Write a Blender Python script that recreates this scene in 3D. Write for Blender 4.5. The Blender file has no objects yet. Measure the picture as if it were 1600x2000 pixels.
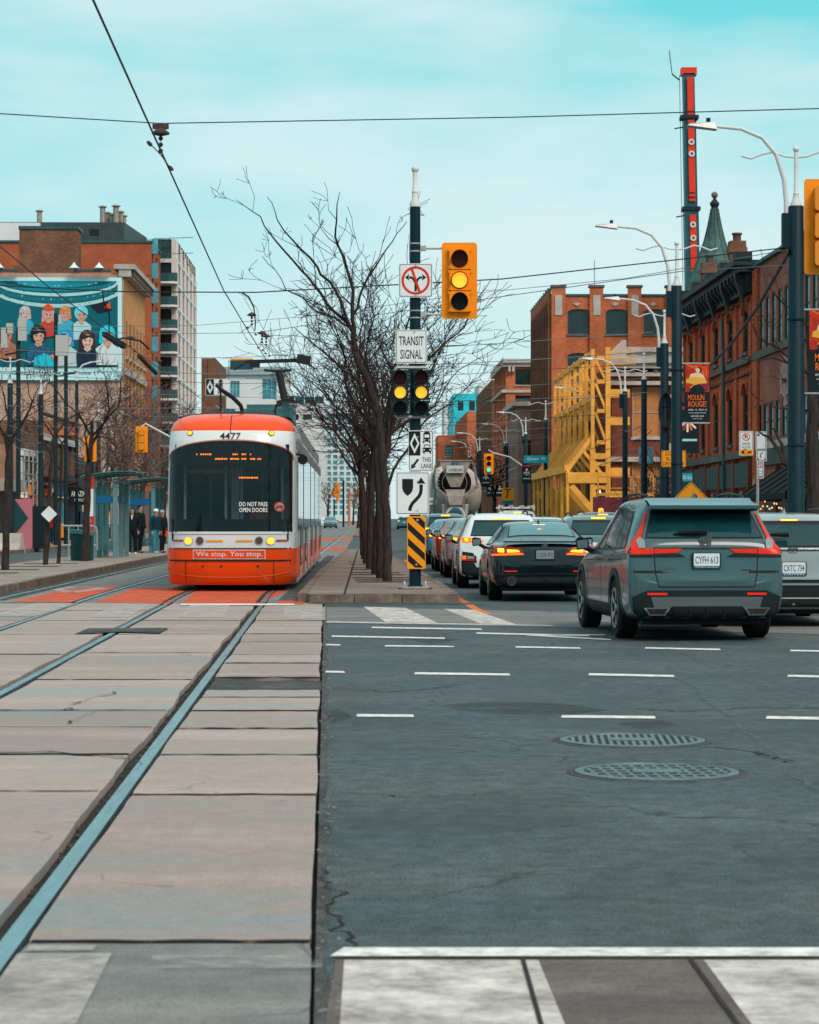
import bpy, bmesh, math, random
from mathutils import Vector, Matrix
from mathutils.bvhtree import BVHTree
S = bpy.context.scene
COL = S.collection
R = math.radians
V = Vector
F, HY, CH = 4600.0, 1012.0, 1.44        # focal length in photo pixels, horizon row, camera height
# ------------------------------------------------------------------ camera
cd = bpy.data.cameras.new('camera'); cam = bpy.data.objects.new('camera', cd); COL.objects.link(cam)
cam.location = (0, 0, CH); cam.rotation_euler = (R(90), 0, 0)
cd.sensor_fit = 'VERTICAL'; cd.sensor_height = 36; cd.lens = 36*F/2000
cd.shift_y = 12/2000; cd.clip_start = .1; cd.clip_end = 6000
cd.dof.use_dof = True; cd.dof.focus_distance = 40; cd.dof.aperture_fstop = 8
S.camera = cam
# ------------------------------------------------------------------ sky, sun, exposure
SUN_EL, SUN_AZ = 46, 146                # azimuth clockwise from +Y
w = bpy.data.worlds.new('World'); S.world = w; w.use_nodes = True
nt = w.node_tree; N = nt.nodes; L = nt.links
for n in list(N): N.remove(n)
wo = N.new('ShaderNodeOutputWorld'); bg = N.new('ShaderNodeBackground'); bg.inputs[1].default_value = .1
sky = N.new('ShaderNodeTexSky'); sky.sky_type = 'NISHITA'; sky.sun_disc = False
sky.sun_elevation = R(SUN_EL); sky.sun_rotation = R(SUN_AZ)
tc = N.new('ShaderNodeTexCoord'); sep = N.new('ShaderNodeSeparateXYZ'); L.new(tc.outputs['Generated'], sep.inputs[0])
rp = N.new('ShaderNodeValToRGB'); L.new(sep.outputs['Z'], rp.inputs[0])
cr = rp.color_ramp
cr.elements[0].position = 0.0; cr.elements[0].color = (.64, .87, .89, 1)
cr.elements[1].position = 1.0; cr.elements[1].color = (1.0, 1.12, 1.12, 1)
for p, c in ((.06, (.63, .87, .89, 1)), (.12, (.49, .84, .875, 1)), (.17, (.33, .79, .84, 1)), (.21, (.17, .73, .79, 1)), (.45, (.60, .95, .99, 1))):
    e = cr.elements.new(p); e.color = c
mp = N.new('ShaderNodeMapping'); mp.inputs['Scale'].default_value = (2.0, 2.0, 8.5)
L.new(tc.outputs['Generated'], mp.inputs[0])
nz = N.new('ShaderNodeTexNoise'); nz.inputs['Scale'].default_value = 2.3; nz.inputs['Detail'].default_value = 5; nz.inputs['Roughness'].default_value = .5
L.new(mp.outputs[0], nz.inputs['Vector'])
cm = N.new('ShaderNodeMapRange'); cm.inputs[1].default_value = .45; cm.inputs[2].default_value = .68; cm.inputs[3].default_value = 0; cm.inputs[4].default_value = .74
L.new(nz.outputs['Fac'], cm.inputs[0])
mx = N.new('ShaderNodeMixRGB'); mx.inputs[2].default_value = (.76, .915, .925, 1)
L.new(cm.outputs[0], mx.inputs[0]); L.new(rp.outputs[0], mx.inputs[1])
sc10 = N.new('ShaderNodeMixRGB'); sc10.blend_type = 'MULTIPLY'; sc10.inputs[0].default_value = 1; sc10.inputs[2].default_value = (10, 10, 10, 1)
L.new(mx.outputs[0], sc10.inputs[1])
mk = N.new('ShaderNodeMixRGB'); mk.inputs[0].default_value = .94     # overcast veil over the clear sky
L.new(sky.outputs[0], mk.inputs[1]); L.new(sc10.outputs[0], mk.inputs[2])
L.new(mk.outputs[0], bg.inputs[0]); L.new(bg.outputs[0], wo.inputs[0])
sl = bpy.data.lights.new('sun', 'SUN'); sl.energy = 2.7; sl.angle = R(26); sl.color = (1, .84, .72)
so = bpy.data.objects.new('sun', sl); COL.objects.link(so)
_d = V((math.sin(R(SUN_AZ))*math.cos(R(SUN_EL)), math.cos(R(SUN_AZ))*math.cos(R(SUN_EL)), math.sin(R(SUN_EL))))
so.rotation_euler = (-_d).to_track_quat('-Z', 'Y').to_euler(); so.location = (0, -20, 40)
S.view_settings.view_transform = 'Standard'; S.view_settings.look = 'None'
S.view_settings.exposure = 0; S.view_settings.gamma = 1; S.view_settings.use_curve_mapping = False
# ------------------------------------------------------------------ helpers
def Wp(px, py, D): return V(((px-800)/F*D, D, CH+(HY-py)/F*D))
def G(px, py, z=0.0):
    D = (CH-z)*F/(py-HY); return V(((px-800)/F*D, D, z))
def FX(v, D): return v-.0187*(D-44)          # street north of the crossing: lateral v at D=44, drifting with the street's axis
AX = math.atan(.0187)
def tag(o, label=None, cat=None, group=None, kind=None):
    for k, x in (('label', label), ('category', cat), ('group', group), ('kind', kind)):
        if x: o[k] = x
    return o
def link(o, parent=None):
    COL.objects.link(o)
    if parent: o.parent = parent
    return o
def thing(name, label, cat, loc=(0, 0, 0), rz=0.0, group=None):
    o = bpy.data.objects.new(name, None); o.empty_display_size = .2
    COL.objects.link(o); o.location = loc; o.rotation_euler = (0, 0, rz)
    return tag(o, label, cat, group)
def inst(name, me, parent=None, loc=(0, 0, 0), rz=0.0, mw=None):
    o = bpy.data.objects.new(name, me); link(o, parent)
    if mw is not None: o.matrix_local = mw
    else: o.location = loc; o.rotation_euler = (0, 0, rz)
    return o
def dup(root, loc=None, rz=None, parent=None):
    c = root.copy(); COL.objects.link(c); c.parent = parent
    if loc is not None: c.location = loc
    if rz is not None: c.rotation_euler = (0, 0, rz)
    for ch in list(root.children): dup(ch, parent=c)
    return c
class MB:
    def __init__(s): s.v = []; s.f = []; s.m = []; s.cm = 0
    def face(s, pts):
        b = len(s.v); s.v += [tuple(p) for p in pts]; s.f.append(tuple(range(b, b+len(pts)))); s.m.append(s.cm)
    def faces(s, vs, fs):
        b = len(s.v); s.v += [tuple(p) for p in vs]
        for f in fs: s.f.append(tuple(i+b for i in f)); s.m.append(s.cm)
    def box(s, x0, y0, z0, x1, y1, z1):
        s.faces([(x0,y0,z0),(x1,y0,z0),(x1,y1,z0),(x0,y1,z0),(x0,y0,z1),(x1,y0,z1),(x1,y1,z1),(x0,y1,z1)],
                [(0,3,2,1),(4,5,6,7),(0,1,5,4),(1,2,6,5),(2,3,7,6),(3,0,4,7)])
    def bar(s, a, b, w, h=None, up=(0, 0, 1)):          # rectangular bar from a to b
        a = V(a); b = V(b); h = h or w; d = (b-a).normalized(); u = V(up)
        if abs(d.dot(u)) > .95: u = V((0, 1, 0))
        x = d.cross(u).normalized()*w/2; y = x.cross(d).normalized()*h/2
        s.faces([a-x-y, a+x-y, a+x+y, a-x+y, b-x-y, b+x-y, b+x+y, b-x+y],
                [(0,1,2,3),(4,7,6,5),(0,4,5,1),(1,5,6,2),(2,6,7,3),(3,7,4,0)])
    def tube(s, pts, r, n=6, cap=True):
        pts = [V(p) for p in pts]; k = len(pts)
        rs = r if isinstance(r, (list, tuple)) else [r]*k
        b = len(s.v); px = None
        for i, p in enumerate(pts):
            d = (pts[min(i+1, k-1)]-pts[max(i-1, 0)])
            d = d.normalized() if d.length > 1e-9 else V((0, 0, 1))
            if px is None: px = d.orthogonal().normalized()
            else:
                px = px-d*px.dot(d); px = px.normalized() if px.length > 1e-6 else d.orthogonal().normalized()
            py = d.cross(px)
            for j in range(n):
                a = 2*math.pi*j/n; s.v.append(tuple(p+(px*math.cos(a)+py*math.sin(a))*rs[i]))
        for i in range(k-1):
            for j in range(n):
                j2 = (j+1) % n
                s.f.append((b+i*n+j, b+i*n+j2, b+(i+1)*n+j2, b+(i+1)*n+j)); s.m.append(s.cm)
        if cap:
            s.f.append(tuple(b+j for j in range(n-1, -1, -1))); s.m.append(s.cm)
            s.f.append(tuple(b+(k-1)*n+j for j in range(n))); s.m.append(s.cm)
    def lathe(s, prof, c=(0, 0, 0), n=16, axis='z'):       # prof: (radius, height)
        b = len(s.v); c = V(c)
        for r_, h in prof:
            for j in range(n):
                a = 2*math.pi*j/n; q = (r_*math.cos(a), r_*math.sin(a), h)
                if axis == 'x': q = (q[2], q[0], q[1])
                if axis == 'y': q = (q[1], q[2], q[0])
                s.v.append(tuple(c+V(q)))
        for i in range(len(prof)-1):
            for j in range(n):
                j2 = (j+1) % n
                s.f.append((b+i*n+j, b+i*n+j2, b+(i+1)*n+j2, b+(i+1)*n+j)); s.m.append(s.cm)
        s.f.append(tuple(b+j for j in range(n-1, -1, -1))); s.m.append(s.cm)
        s.f.append(tuple(b+(len(prof)-1)*n+j for j in range(n))); s.m.append(s.cm)
    def prism(s, poly, y0, y1):                            # polygon in x,z (counter-clockwise seen from -Y), extruded y0..y1
        n = len(poly); s.faces([(x, y0, z) for x, z in poly]+[(x, y1, z) for x, z in poly],
            [tuple(range(n)), tuple(range(2*n-1, n-1, -1))]+[(i, i+n, (i+1) % n+n, (i+1) % n) for i in range(n)])
    def slab(s, poly, z0, z1):                             # polygon in x,y counter-clockwise from above
        n = len(poly); s.faces([(x, y, z1) for x, y in poly]+[(x, y, z0) for x, y in poly],
            [tuple(range(n)), tuple(range(2*n-1, n-1, -1))]+[(i, i+n, (i+1) % n+n, (i+1) % n) for i in range(n)])
    def mesh(s, name, mats, smooth=False, uv=False):
        me = bpy.data.meshes.new(name); me.from_pydata(s.v, [], s.f)
        for m_ in (mats if isinstance(mats, (list, tuple)) else [mats]): me.materials.append(m_)
        if s.m and max(s.m): me.polygons.foreach_set('material_index', s.m)
        if smooth:
            me.polygons.foreach_set('use_smooth', [True]*len(s.f))
            try: me.set_sharp_from_angle(angle=R(38))
            except Exception: pass
        if uv:
            me.update(); ul = me.uv_layers.new(name='UVMap').data
            for p in me.polygons:
                n = p.normal
                if abs(n.z) > .7: ux, uy = V((1, 0, 0)), V((0, 1, 0))
                else:
                    ux = V((-n.y, n.x, 0)).normalized(); uy = V((0, 0, 1))
                for li in p.loop_indices:
                    c = me.vertices[me.loops[li].vertex_index].co; ul[li].uv = (c.dot(ux), c.dot(uy))
        me.update(); return me
    def build(s, name, mats, parent=None, smooth=False, uv=False, loc=(0, 0, 0), rz=0.0):
        return inst(name, s.mesh(name, mats, smooth, uv), parent, loc, rz)
def rrect(w_, h_, r_, n=4, cx=0, cz=0):
    out = []
    for sx, sz, a0 in ((1, -1, -90), (1, 1, 0), (-1, 1, 90), (-1, -1, 180)):
        for k in range(n+1):
            a = R(a0+90*k/n); out.append((cx+sx*(w_/2-r_)+r_*math.cos(a), cz+sz*(h_/2-r_)+r_*math.sin(a)))
    return out
def disc(r_, n=20, cx=0, cz=0, a0=0, a1=360):
    return [(cx+r_*math.cos(R(a0+(a1-a0)*k/n)), cz+r_*math.sin(R(a0+(a1-a0)*k/n))) for k in range(n if a1-a0 >= 360 else n+1)]
def ring(mb, r0, r1, y0, y1, cx=0, cz=0, n=24, sx=1.0, sz=1.0):
    for k in range(n):
        a, b = 2*math.pi*k/n, 2*math.pi*(k+1)/n
        mb.prism([(cx+sx*r0*math.cos(a), cz+sz*r0*math.sin(a)), (cx+sx*r1*math.cos(a), cz+sz*r1*math.sin(a)),
                  (cx+sx*r1*math.cos(b), cz+sz*r1*math.sin(b)), (cx+sx*r0*math.cos(b), cz+sz*r0*math.sin(b))], y0, y1)
_tx = {}
def text(body, h, mat, parent=None, loc=(0, 0, 0), w_=None, rz=0.0, bold=.0, name='lettering'):
    key = (body, h, w_, bold, mat.name)
    if key not in _tx:
        cu = bpy.data.curves.new('t', 'FONT'); cu.body = body; cu.offset = bold; cu.resolution_u = 2; cu.align_x = 'CENTER'
        to = bpy.data.objects.new('t', cu); COL.objects.link(to)
        dg = bpy.context.evaluated_depsgraph_get(); dg.update()
        me = bpy.data.meshes.new_from_object(to.evaluated_get(dg)); bpy.data.objects.remove(to)
        xs = [v.co.x for v in me.vertices]; ys = [v.co.y for v in me.vertices]
        x0, x1, y0, y1 = min(xs), max(xs), min(ys), max(ys)
        sz = h/(y1-y0); sx = w_/(x1-x0) if w_ else sz
        for v in me.vertices: v.co = ((v.co.x-(x0+x1)/2)*sx, 0, (v.co.y-(y0+y1)/2)*sz)
        me.materials.clear(); me.materials.append(mat); me.name = 'lettering'; _tx[key] = me
    return inst(name, _tx[key], parent, loc, rz)
# ------------------------------------------------------------------ materials
_M = {}
def mat(name, col, rough=.6, metal=0.0, var=.0, vs=3.0, bump=.0, bs=40.0, emit=0.0, spec=.16, col2=None, stretch=None, coat=0.0, pos=False):
    if name in _M: return _M[name]
    m = bpy.data.materials.new(name); m.use_nodes = True; n = m.node_tree.nodes; l = m.node_tree.links
    b = n['Principled BSDF']; b.inputs['Base Color'].default_value = (*col, 1); b.inputs['Roughness'].default_value = rough
    b.inputs['Metallic'].default_value = metal; b.inputs['Specular IOR Level'].default_value = spec; b.inputs['Coat Weight'].default_value = coat
    if coat: b.inputs['Coat Roughness'].default_value = .04
    if emit: b.inputs['Emission Color'].default_value = (*col, 1); b.inputs['Emission Strength'].default_value = emit
    if var or bump:
        if pos: vec = n.new('ShaderNodeNewGeometry').outputs['Position']
        else: vec = n.new('ShaderNodeTexCoord').outputs['Object']
        if stretch:
            mm = n.new('ShaderNodeMapping'); mm.inputs['Scale'].default_value = stretch; l.new(vec, mm.inputs[0]); vec = mm.outputs[0]
    if var:
        t = n.new('ShaderNodeTexNoise'); t.inputs['Scale'].default_value = vs; t.inputs['Detail'].default_value = 6; t.inputs['Roughness'].default_value = .65
        l.new(vec, t.inputs['Vector'])
        r_ = n.new('ShaderNodeValToRGB'); l.new(t.outputs['Fac'], r_.inputs[0])
        c2 = col2 or tuple(c*(1-var) for c in col)
        r_.color_ramp.elements[0].position = .32; r_.color_ramp.elements[0].color = (*c2, 1)
        r_.color_ramp.elements[1].position = .68; r_.color_ramp.elements[1].color = (*(min(1, c*(1+var*.5)) for c in col), 1)
        l.new(r_.outputs[0], b.inputs['Base Color'])
        rr = n.new('ShaderNodeMapRange'); rr.inputs[3].default_value = max(0, rough-.12*min(1, var*3)); rr.inputs[4].default_value = min(1, rough+.12*min(1, var*3))
        l.new(t.outputs['Fac'], rr.inputs[0]); l.new(rr.outputs[0], b.inputs['Roughness'])
    if bump:
        t2 = n.new('ShaderNodeTexNoise'); t2.inputs['Scale'].default_value = bs; t2.inputs['Detail'].default_value = 4; l.new(vec, t2.inputs['Vector'])
        bp = n.new('ShaderNodeBump'); bp.inputs['Strength'].default_value = bump; bp.inputs['Distance'].default_value = .02
        l.new(t2.outputs['Fac'], bp.inputs['Height']); l.new(bp.outputs[0], b.inputs['Normal'])
    _M[name] = m; return m
def brick(name, c1, c2, mortar, bw=.23, bh=.075, dirt=.35):
    m = bpy.data.materials.new(name); m.use_nodes = True; n = m.node_tree.nodes; l = m.node_tree.links; b = n['Principled BSDF']
    uv = n.new('ShaderNodeUVMap'); t = n.new('ShaderNodeTexBrick'); l.new(uv.outputs[0], t.inputs[0])
    t.inputs['Color1'].default_value = (*c1, 1); t.inputs['Color2'].default_value = (*c2, 1); t.inputs['Mortar'].default_value = (*mortar, 1)
    t.inputs['Scale'].default_value = 1; t.inputs['Brick Width'].default_value = bw; t.inputs['Row Height'].default_value = bh; t.inputs['Mortar Size'].default_value = .009
    t.inputs['Bias'].default_value = -.1
    no = n.new('ShaderNodeTexNoise'); no.inputs['Scale'].default_value = .55; no.inputs['Detail'].default_value = 8; no.inputs['Roughness'].default_value = .7; l.new(uv.outputs[0], no.inputs['Vector'])
    mr = n.new('ShaderNodeMapRange'); mr.inputs[1].default_value = .35; mr.inputs[2].default_value = .65; mr.inputs[3].default_value = 1-dirt; mr.inputs[4].default_value = 1.12; l.new(no.outputs['Fac'], mr.inputs[0])
    mu = n.new('ShaderNodeMixRGB'); mu.blend_type = 'MULTIPLY'; mu.inputs[0].default_value = 1; l.new(t.outputs['Color'], mu.inputs[1]); l.new(mr.outputs[0], mu.inputs[2])
    l.new(mu.outputs[0], b.inputs['Base Color']); b.inputs['Roughness'].default_value = .9; b.inputs['Specular IOR Level'].default_value = .08
    bp = n.new('ShaderNodeBump'); bp.inputs['Strength'].default_value = .5; bp.inputs['Distance'].default_value = .01; bp.invert = True
    l.new(t.outputs['Fac'], bp.inputs['Height']); l.new(bp.outputs[0], b.inputs['Normal']); _M[name] = m; return m
def ground_mat(name, a, b_, c, rough, speck=.0, scale=.5, bump=.25, streak=None, crack=0.0, tint=0.0):
    """asphalt / concrete: broad patches, fine grain, optional cracks"""
    m = bpy.data.materials.new(name); m.use_nodes = True; n = m.node_tree.nodes; l = m.node_tree.links; bs = n['Principled BSDF']
    g = n.new('ShaderNodeNewGeometry').outputs['Position']; vec = g
    if streak:
        mm = n.new('ShaderNodeMapping'); mm.inputs['Scale'].default_value = streak; l.new(g, mm.inputs[0]); vec = mm.outputs[0]
    t = n.new('ShaderNodeTexNoise'); t.inputs['Scale'].default_value = scale; t.inputs['Detail'].default_value = 9; t.inputs['Roughness'].default_value = .68; l.new(vec, t.inputs['Vector'])
    rp = n.new('ShaderNodeValToRGB'); l.new(t.outputs['Fac'], rp.inputs[0]); e = rp.color_ramp.elements
    e[0].position = .30; e[0].color = (*a, 1); e[1].position = .70; e[1].color = (*c, 1); k = e.new(.5); k.color = (*b_, 1)
    f = n.new('ShaderNodeTexNoise'); f.inputs['Scale'].default_value = 95; f.inputs['Detail'].default_value = 3; l.new(g, f.inputs['Vector'])
    f2 = n.new('ShaderNodeTexNoise'); f2.inputs['Scale'].default_value = 7; f2.inputs['Detail'].default_value = 9; f2.inputs['Roughness'].default_value = .85; l.new(g, f2.inputs['Vector'])
    ad = n.new('ShaderNodeMath'); ad.operation = 'ADD'; l.new(f.outputs['Fac'], ad.inputs[0]); l.new(f2.outputs['Fac'], ad.inputs[1])
    mr = n.new('ShaderNodeMapRange'); mr.inputs[1].default_value = .82; mr.inputs[2].default_value = 1.18; mr.inputs[3].default_value = 1-speck; mr.inputs[4].default_value = 1+speck; l.new(ad.outputs[0], mr.inputs[0])
    mu = n.new('ShaderNodeMixRGB'); mu.blend_type = 'MULTIPLY'; mu.inputs[0].default_value = 1; l.new(rp.outputs[0], mu.inputs[1]); l.new(mr.outputs[0], mu.inputs[2]); outc = mu.outputs[0]
    if tint:
        tn = n.new('ShaderNodeTexNoise'); tn.inputs['Scale'].default_value = .45; tn.inputs['Detail'].default_value = 10; tn.inputs['Roughness'].default_value = .8; l.new(g, tn.inputs['Vector'])
        tr = n.new('ShaderNodeValToRGB'); l.new(tn.outputs['Fac'], tr.inputs[0]); tr.color_ramp.elements[0].position = .38; tr.color_ramp.elements[0].color = (1.12, .93, .86, 1); tr.color_ramp.elements[1].position = .62; tr.color_ramp.elements[1].color = (.88, 1.03, 1.07, 1)
        tm = n.new('ShaderNodeMixRGB'); tm.blend_type = 'MULTIPLY'; tm.inputs[0].default_value = tint; l.new(outc, tm.inputs[1]); l.new(tr.outputs[0], tm.inputs[2]); outc = tm.outputs[0]
    if crack:
        vo = n.new('ShaderNodeTexVoronoi'); vo.feature = 'DISTANCE_TO_EDGE'; vo.inputs['Scale'].default_value = .33
        dn = n.new('ShaderNodeTexNoise'); dn.inputs['Scale'].default_value = 1.4; dn.inputs['Detail'].default_value = 6; l.new(g, dn.inputs['Vector'])
        vm = n.new('ShaderNodeVectorMath'); vm.operation = 'ADD'; l.new(g, vm.inputs[0]); l.new(dn.outputs['Color'], vm.inputs[1]); l.new(vm.outputs[0], vo.inputs['Vector'])
        lt = n.new('ShaderNodeMapRange'); lt.inputs[1].default_value = 0; lt.inputs[2].default_value = .006; lt.inputs[3].default_value = crack; lt.inputs[4].default_value = 0; l.new(vo.outputs['Distance'], lt.inputs[0])
        gate = n.new('ShaderNodeMath'); gate.operation = 'GREATER_THAN'; gate.inputs[1].default_value = .5; l.new(t.outputs['Fac'], gate.inputs[0])
        gm = n.new('ShaderNodeMath'); gm.operation = 'MULTIPLY'; l.new(lt.outputs[0], gm.inputs[0]); l.new(gate.outputs[0], gm.inputs[1])
        mc = n.new('ShaderNodeMixRGB'); mc.inputs[2].default_value = (.02, .025, .03, 1); l.new(gm.outputs[0], mc.inputs[0]); l.new(outc, mc.inputs[1]); outc = mc.outputs[0]
    oi = n.new('ShaderNodeObjectInfo'); ov = n.new('ShaderNodeMapRange'); ov.inputs[3].default_value = .86; ov.inputs[4].default_value = 1.1; l.new(oi.outputs['Random'], ov.inputs[0])
    om = n.new('ShaderNodeMixRGB'); om.blend_type = 'MULTIPLY'; om.inputs[0].default_value = 1 if streak else 0; l.new(outc, om.inputs[1]); l.new(ov.outputs[0], om.inputs[2]); l.new(om.outputs[0], bs.inputs['Base Color']); bs.inputs['Specular IOR Level'].default_value = .16
    ro = n.new('ShaderNodeMapRange'); ro.inputs[3].default_value = rough-.15; ro.inputs[4].default_value = rough+.15; l.new(t.outputs['Fac'], ro.inputs[0]); l.new(ro.outputs[0], bs.inputs['Roughness'])
    bp = n.new('ShaderNodeBump'); bp.inputs['Strength'].default_value = bump; bp.inputs['Distance'].default_value = .006
    l.new(f.outputs['Fac'], bp.inputs['Height']); l.new(bp.outputs[0], bs.inputs['Normal']); _M[name] = m; return m
def worn(name, col, amount=.5, scale=5.0, rough=.7):
    """worn paint: the colour breaks up and shows the pavement under it"""
    m = bpy.data.materials.new(name); m.use_nodes = True; n = m.node_tree.nodes; l = m.node_tree.links; b = n['Principled BSDF']
    b.inputs['Base Color'].default_value = (*col, 1); b.inputs['Roughness'].default_value = rough; b.inputs['Specular IOR Level'].default_value = .15
    g = n.new('ShaderNodeNewGeometry').outputs['Position']
    t = n.new('ShaderNodeTexNoise'); t.inputs['Scale'].default_value = scale; t.inputs['Detail'].default_value = 9; t.inputs['Roughness'].default_value = .75; l.new(g, t.inputs['Vector'])
    mr = n.new('ShaderNodeMapRange'); mr.inputs[1].default_value = amount-.2; mr.inputs[2].default_value = amount+.2; l.new(t.outputs['Fac'], mr.inputs[0])
    t2 = n.new('ShaderNodeTexNoise'); t2.inputs['Scale'].default_value = scale*.3; t2.inputs['Detail'].default_value = 4; l.new(g, t2.inputs['Vector'])
    hs = n.new('ShaderNodeMapRange'); hs.inputs[3].default_value = .78; hs.inputs[4].default_value = 1.15; l.new(t2.outputs['Fac'], hs.inputs[0])
    mu = n.new('ShaderNodeMixRGB'); mu.blend_type = 'MULTIPLY'; mu.inputs[0].default_value = 1; mu.inputs[1].default_value = (*col, 1); l.new(hs.outputs[0], mu.inputs[2]); l.new(mu.outputs[0], b.inputs['Base Color'])
    l.new(mr.outputs[0], b.inputs['Alpha']); _M[name] = m; return m
asph = ground_mat('asphalt', (.038, .050, .054), (.057, .075, .082), (.086, .107, .115), .75, .60, .5, .6, None, .9, 1.0)
conc = ground_mat('concrete', (.215, .245, .252), (.305, .232, .207), (.375, .312, .292), .72, .16, .5, .2, (.45, 2.0, 1), .35)
conc_b = ground_mat('concrete_grey', (.10, .105, .105), (.165, .16, .155), (.23, .215, .205), .75, .25, .9, .25, (.7, 1.5, 1), .5)
walk = ground_mat('pavement', (.18, .15, .13), (.25, .205, .18), (.31, .265, .24), .8, .25, .8, .2)
med = ground_mat('median_concrete', (.13, .095, .08), (.19, .14, .12), (.25, .195, .165), .85, .3, .9, .3)
conc_c = ground_mat('concrete_brown', (.07, .055, .05), (.115, .092, .084), (.17, .145, .135), .78, .25, 1.1, .25, (.7, 1.6, 1), .5)
dark_gap = mat('joint_dark', (.03, .026, .023), .95, var=.4, vs=8, pos=True)
rubble = ground_mat('gravel_asphalt', (.03, .03, .029), (.06, .06, .058), (.10, .10, .096), .9, .6, 1.6, .9)
white_paint = worn('worn_white_paint', (.66, .60, .56), .45, 3.5)
faded_paint = worn('faded_white_paint', (.50, .45, .42), .5, 3)
ghost_paint = worn('ghost_paint', (.42, .43, .43), .62, 2.2)
line_paint = worn('white_line_paint', (.72, .68, .66), .36, 9)
red_paint = worn('red_lane_paint', (.74, .095, .02), .45, 1.8)
yel_paint = worn('yellow_line_paint', (.72, .2, .03), .4, 6)
steel_rail = mat('rail_steel', (.30, .42, .46), .28, .9, var=.25, vs=3, pos=True, stretch=(6, .4, 1))
pole_green = mat('pole_green', (.003, .022, .033), .5, var=.3, vs=2)
galv = mat('galvanised', (.42, .43, .43), .45, .35, var=.2, vs=6)
lamp_white = mat('lamp_arm_white', (.62, .62, .61), .45, var=.1, vs=4)
sig_yel = mat('signal_yellow', (.90, .27, .008), .4, var=.08, vs=5)
sig_black = mat('signal_black', (.015, .02, .022), .45)
sign_white = mat('sign_white', (.72, .74, .75), .35, var=.06, vs=4)
ink = mat('ink_black', (.012, .014, .016), .5)
ink_red = mat('ink_red', (.62, .03, .012), .5)
sign_yel = mat('sign_yellow', (.86, .30, .012), .42)
amber_on = mat('amber_lit', (1.0, .40, .03), .3, emit=1.15)
amber_core = mat('amber_core', (1.0, .47, .03), .3, emit=1.15)
green_on = mat('green_lit', (.05, .85, .72), .3, emit=1.0)
lens_red = mat('lens_red_off', (.05, .008, .005), .3, spec=.12)
lens_dark = mat('lens_dark_off', (.006, .007, .008), .3, spec=.12)
bark = mat('bark', (.044, .033, .03), .95, var=.55, vs=14, bump=.8, bs=30, stretch=(1, 1, .25))
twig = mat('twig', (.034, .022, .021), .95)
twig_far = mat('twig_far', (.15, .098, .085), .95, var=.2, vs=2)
wire_m = mat('wire', (.02, .022, .025), .6)
wire_l = mat('wire_light', (.16, .19, .2), .5)
glass = mat('window_glass', (.008, .026, .032), .06, spec=.5, var=.5, vs=.8)
glass_l = mat('window_glass_light', (.05, .28, .35), .1, spec=.8, var=.4, vs=.6)
glass_b = mat('window_bright', (.35, .66, .72), .15, var=.3, vs=1.5)  # pale cyan base colour stands in for the reflected sky
# ------------------------------------------------------------------ ground, roads, track bed
rnd = random.Random(7)
def TX(u, D):                                   # lateral position of the tracks: u from the edge of the concrete bed
    return u-.03543*D if D <= 44 else u-.03543*44-.0187*(D-44)
def sheet(name, poly, z, m, parent=None, kind=None, z0=None):
    mb = MB(); poly = [(p[0], p[1]) for p in poly]
    a = sum(poly[i][0]*poly[(i+1) % len(poly)][1]-poly[(i+1) % len(poly)][0]*poly[i][1] for i in range(len(poly)))
    if a < 0: poly = poly[::-1]
    if z0 is None: mb.face([(x, y, z) for x, y in poly])
    else: mb.slab(poly, z0, z)
    o = mb.build(name, m, parent)
    if kind: o['kind'] = kind
    return o
sheet('ground', [(-3000, -300), (3000, -300), (3000, 5000), (-3000, 5000)], -.14, asph, kind='structure')
road = sheet('road', [(TX(-.03, -6), -6), (60, -6), (60, 40), (TX(-.03, 40), 40)], 0, asph, kind='structure')
sheet('road_surface', [(-90, 40), (90, 40), (90, 1500), (-90, 1500)], 0, asph, road)
sheet('road_surface', [(-60, -6), (TX(-8.1, -6), -6), (TX(-8.1, 40), 40), (-60, 40)], 0, asph, road)
bed = bpy.data.objects.new('track_bed', None); link(bed); bed['kind'] = 'structure'
sheet('bed_base', [(TX(-8.1, -6), -6), (TX(-.03, -6), -6), (TX(-.03, 40), 40), (TX(-8.1, 40), 40)], -.045, dark_gap, bed)
JA = [5.0, 8.0, 12.24, 14.3, 16.1, 17.6, 18.9, 19.75, 21.4, 23.4, 24.75, 27.4, 29.3, 31.2, 33.1, 36.0, 40.0]
JB = [5.0, 8.05, 12.4, 14.35, 16.2, 17.65, 21.0, 25.2, 29.1, 33.2, 36.8, 40.0]
JC = [5.0, 8.05, 12.6, 16.1, 20.3, 24.9, 29.1, 33.1, 36.6, 40.0]
def slab(u0, u1, a, b, m, jl, jr):
    z = rnd.uniform(-.004, .003); g = .012
    def edge(u, s, j, fl):
        n = max(3, int((b-a)/.16)); out = []
        for k in range(n+1):
            D = a+g+(b-a-2*g)*k/n; q = j*(1.6+1.2*math.sin(D*.9+u*9)+.8*math.sin(D*2.3+u*5)+.9*rnd.random())*min(1.6, max(.5, D/13)); q = max(0, q)
            if k in (0, n): q += g*.6
            out.append((TX(u, D)+s*q, D))
        return out
    r_ = edge(u1, -1, jr, 0); l_ = edge(u0, 1, jl, 0)[::-1]
    top = [(TX(u1+(u0-u1)*t, b)+0, b-g+rnd.gauss(0, .005)) for t in (.2, .4, .6, .8)]
    bot = [(TX(u0+(u1-u0)*t, a)+0, a+g+rnd.gauss(0, .005)) for t in (.2, .4, .6, .8)]
    mb = MB(); mb.slab(r_+top+l_+bot, -.045, z); return mb.build('slab', m, bed)
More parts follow.
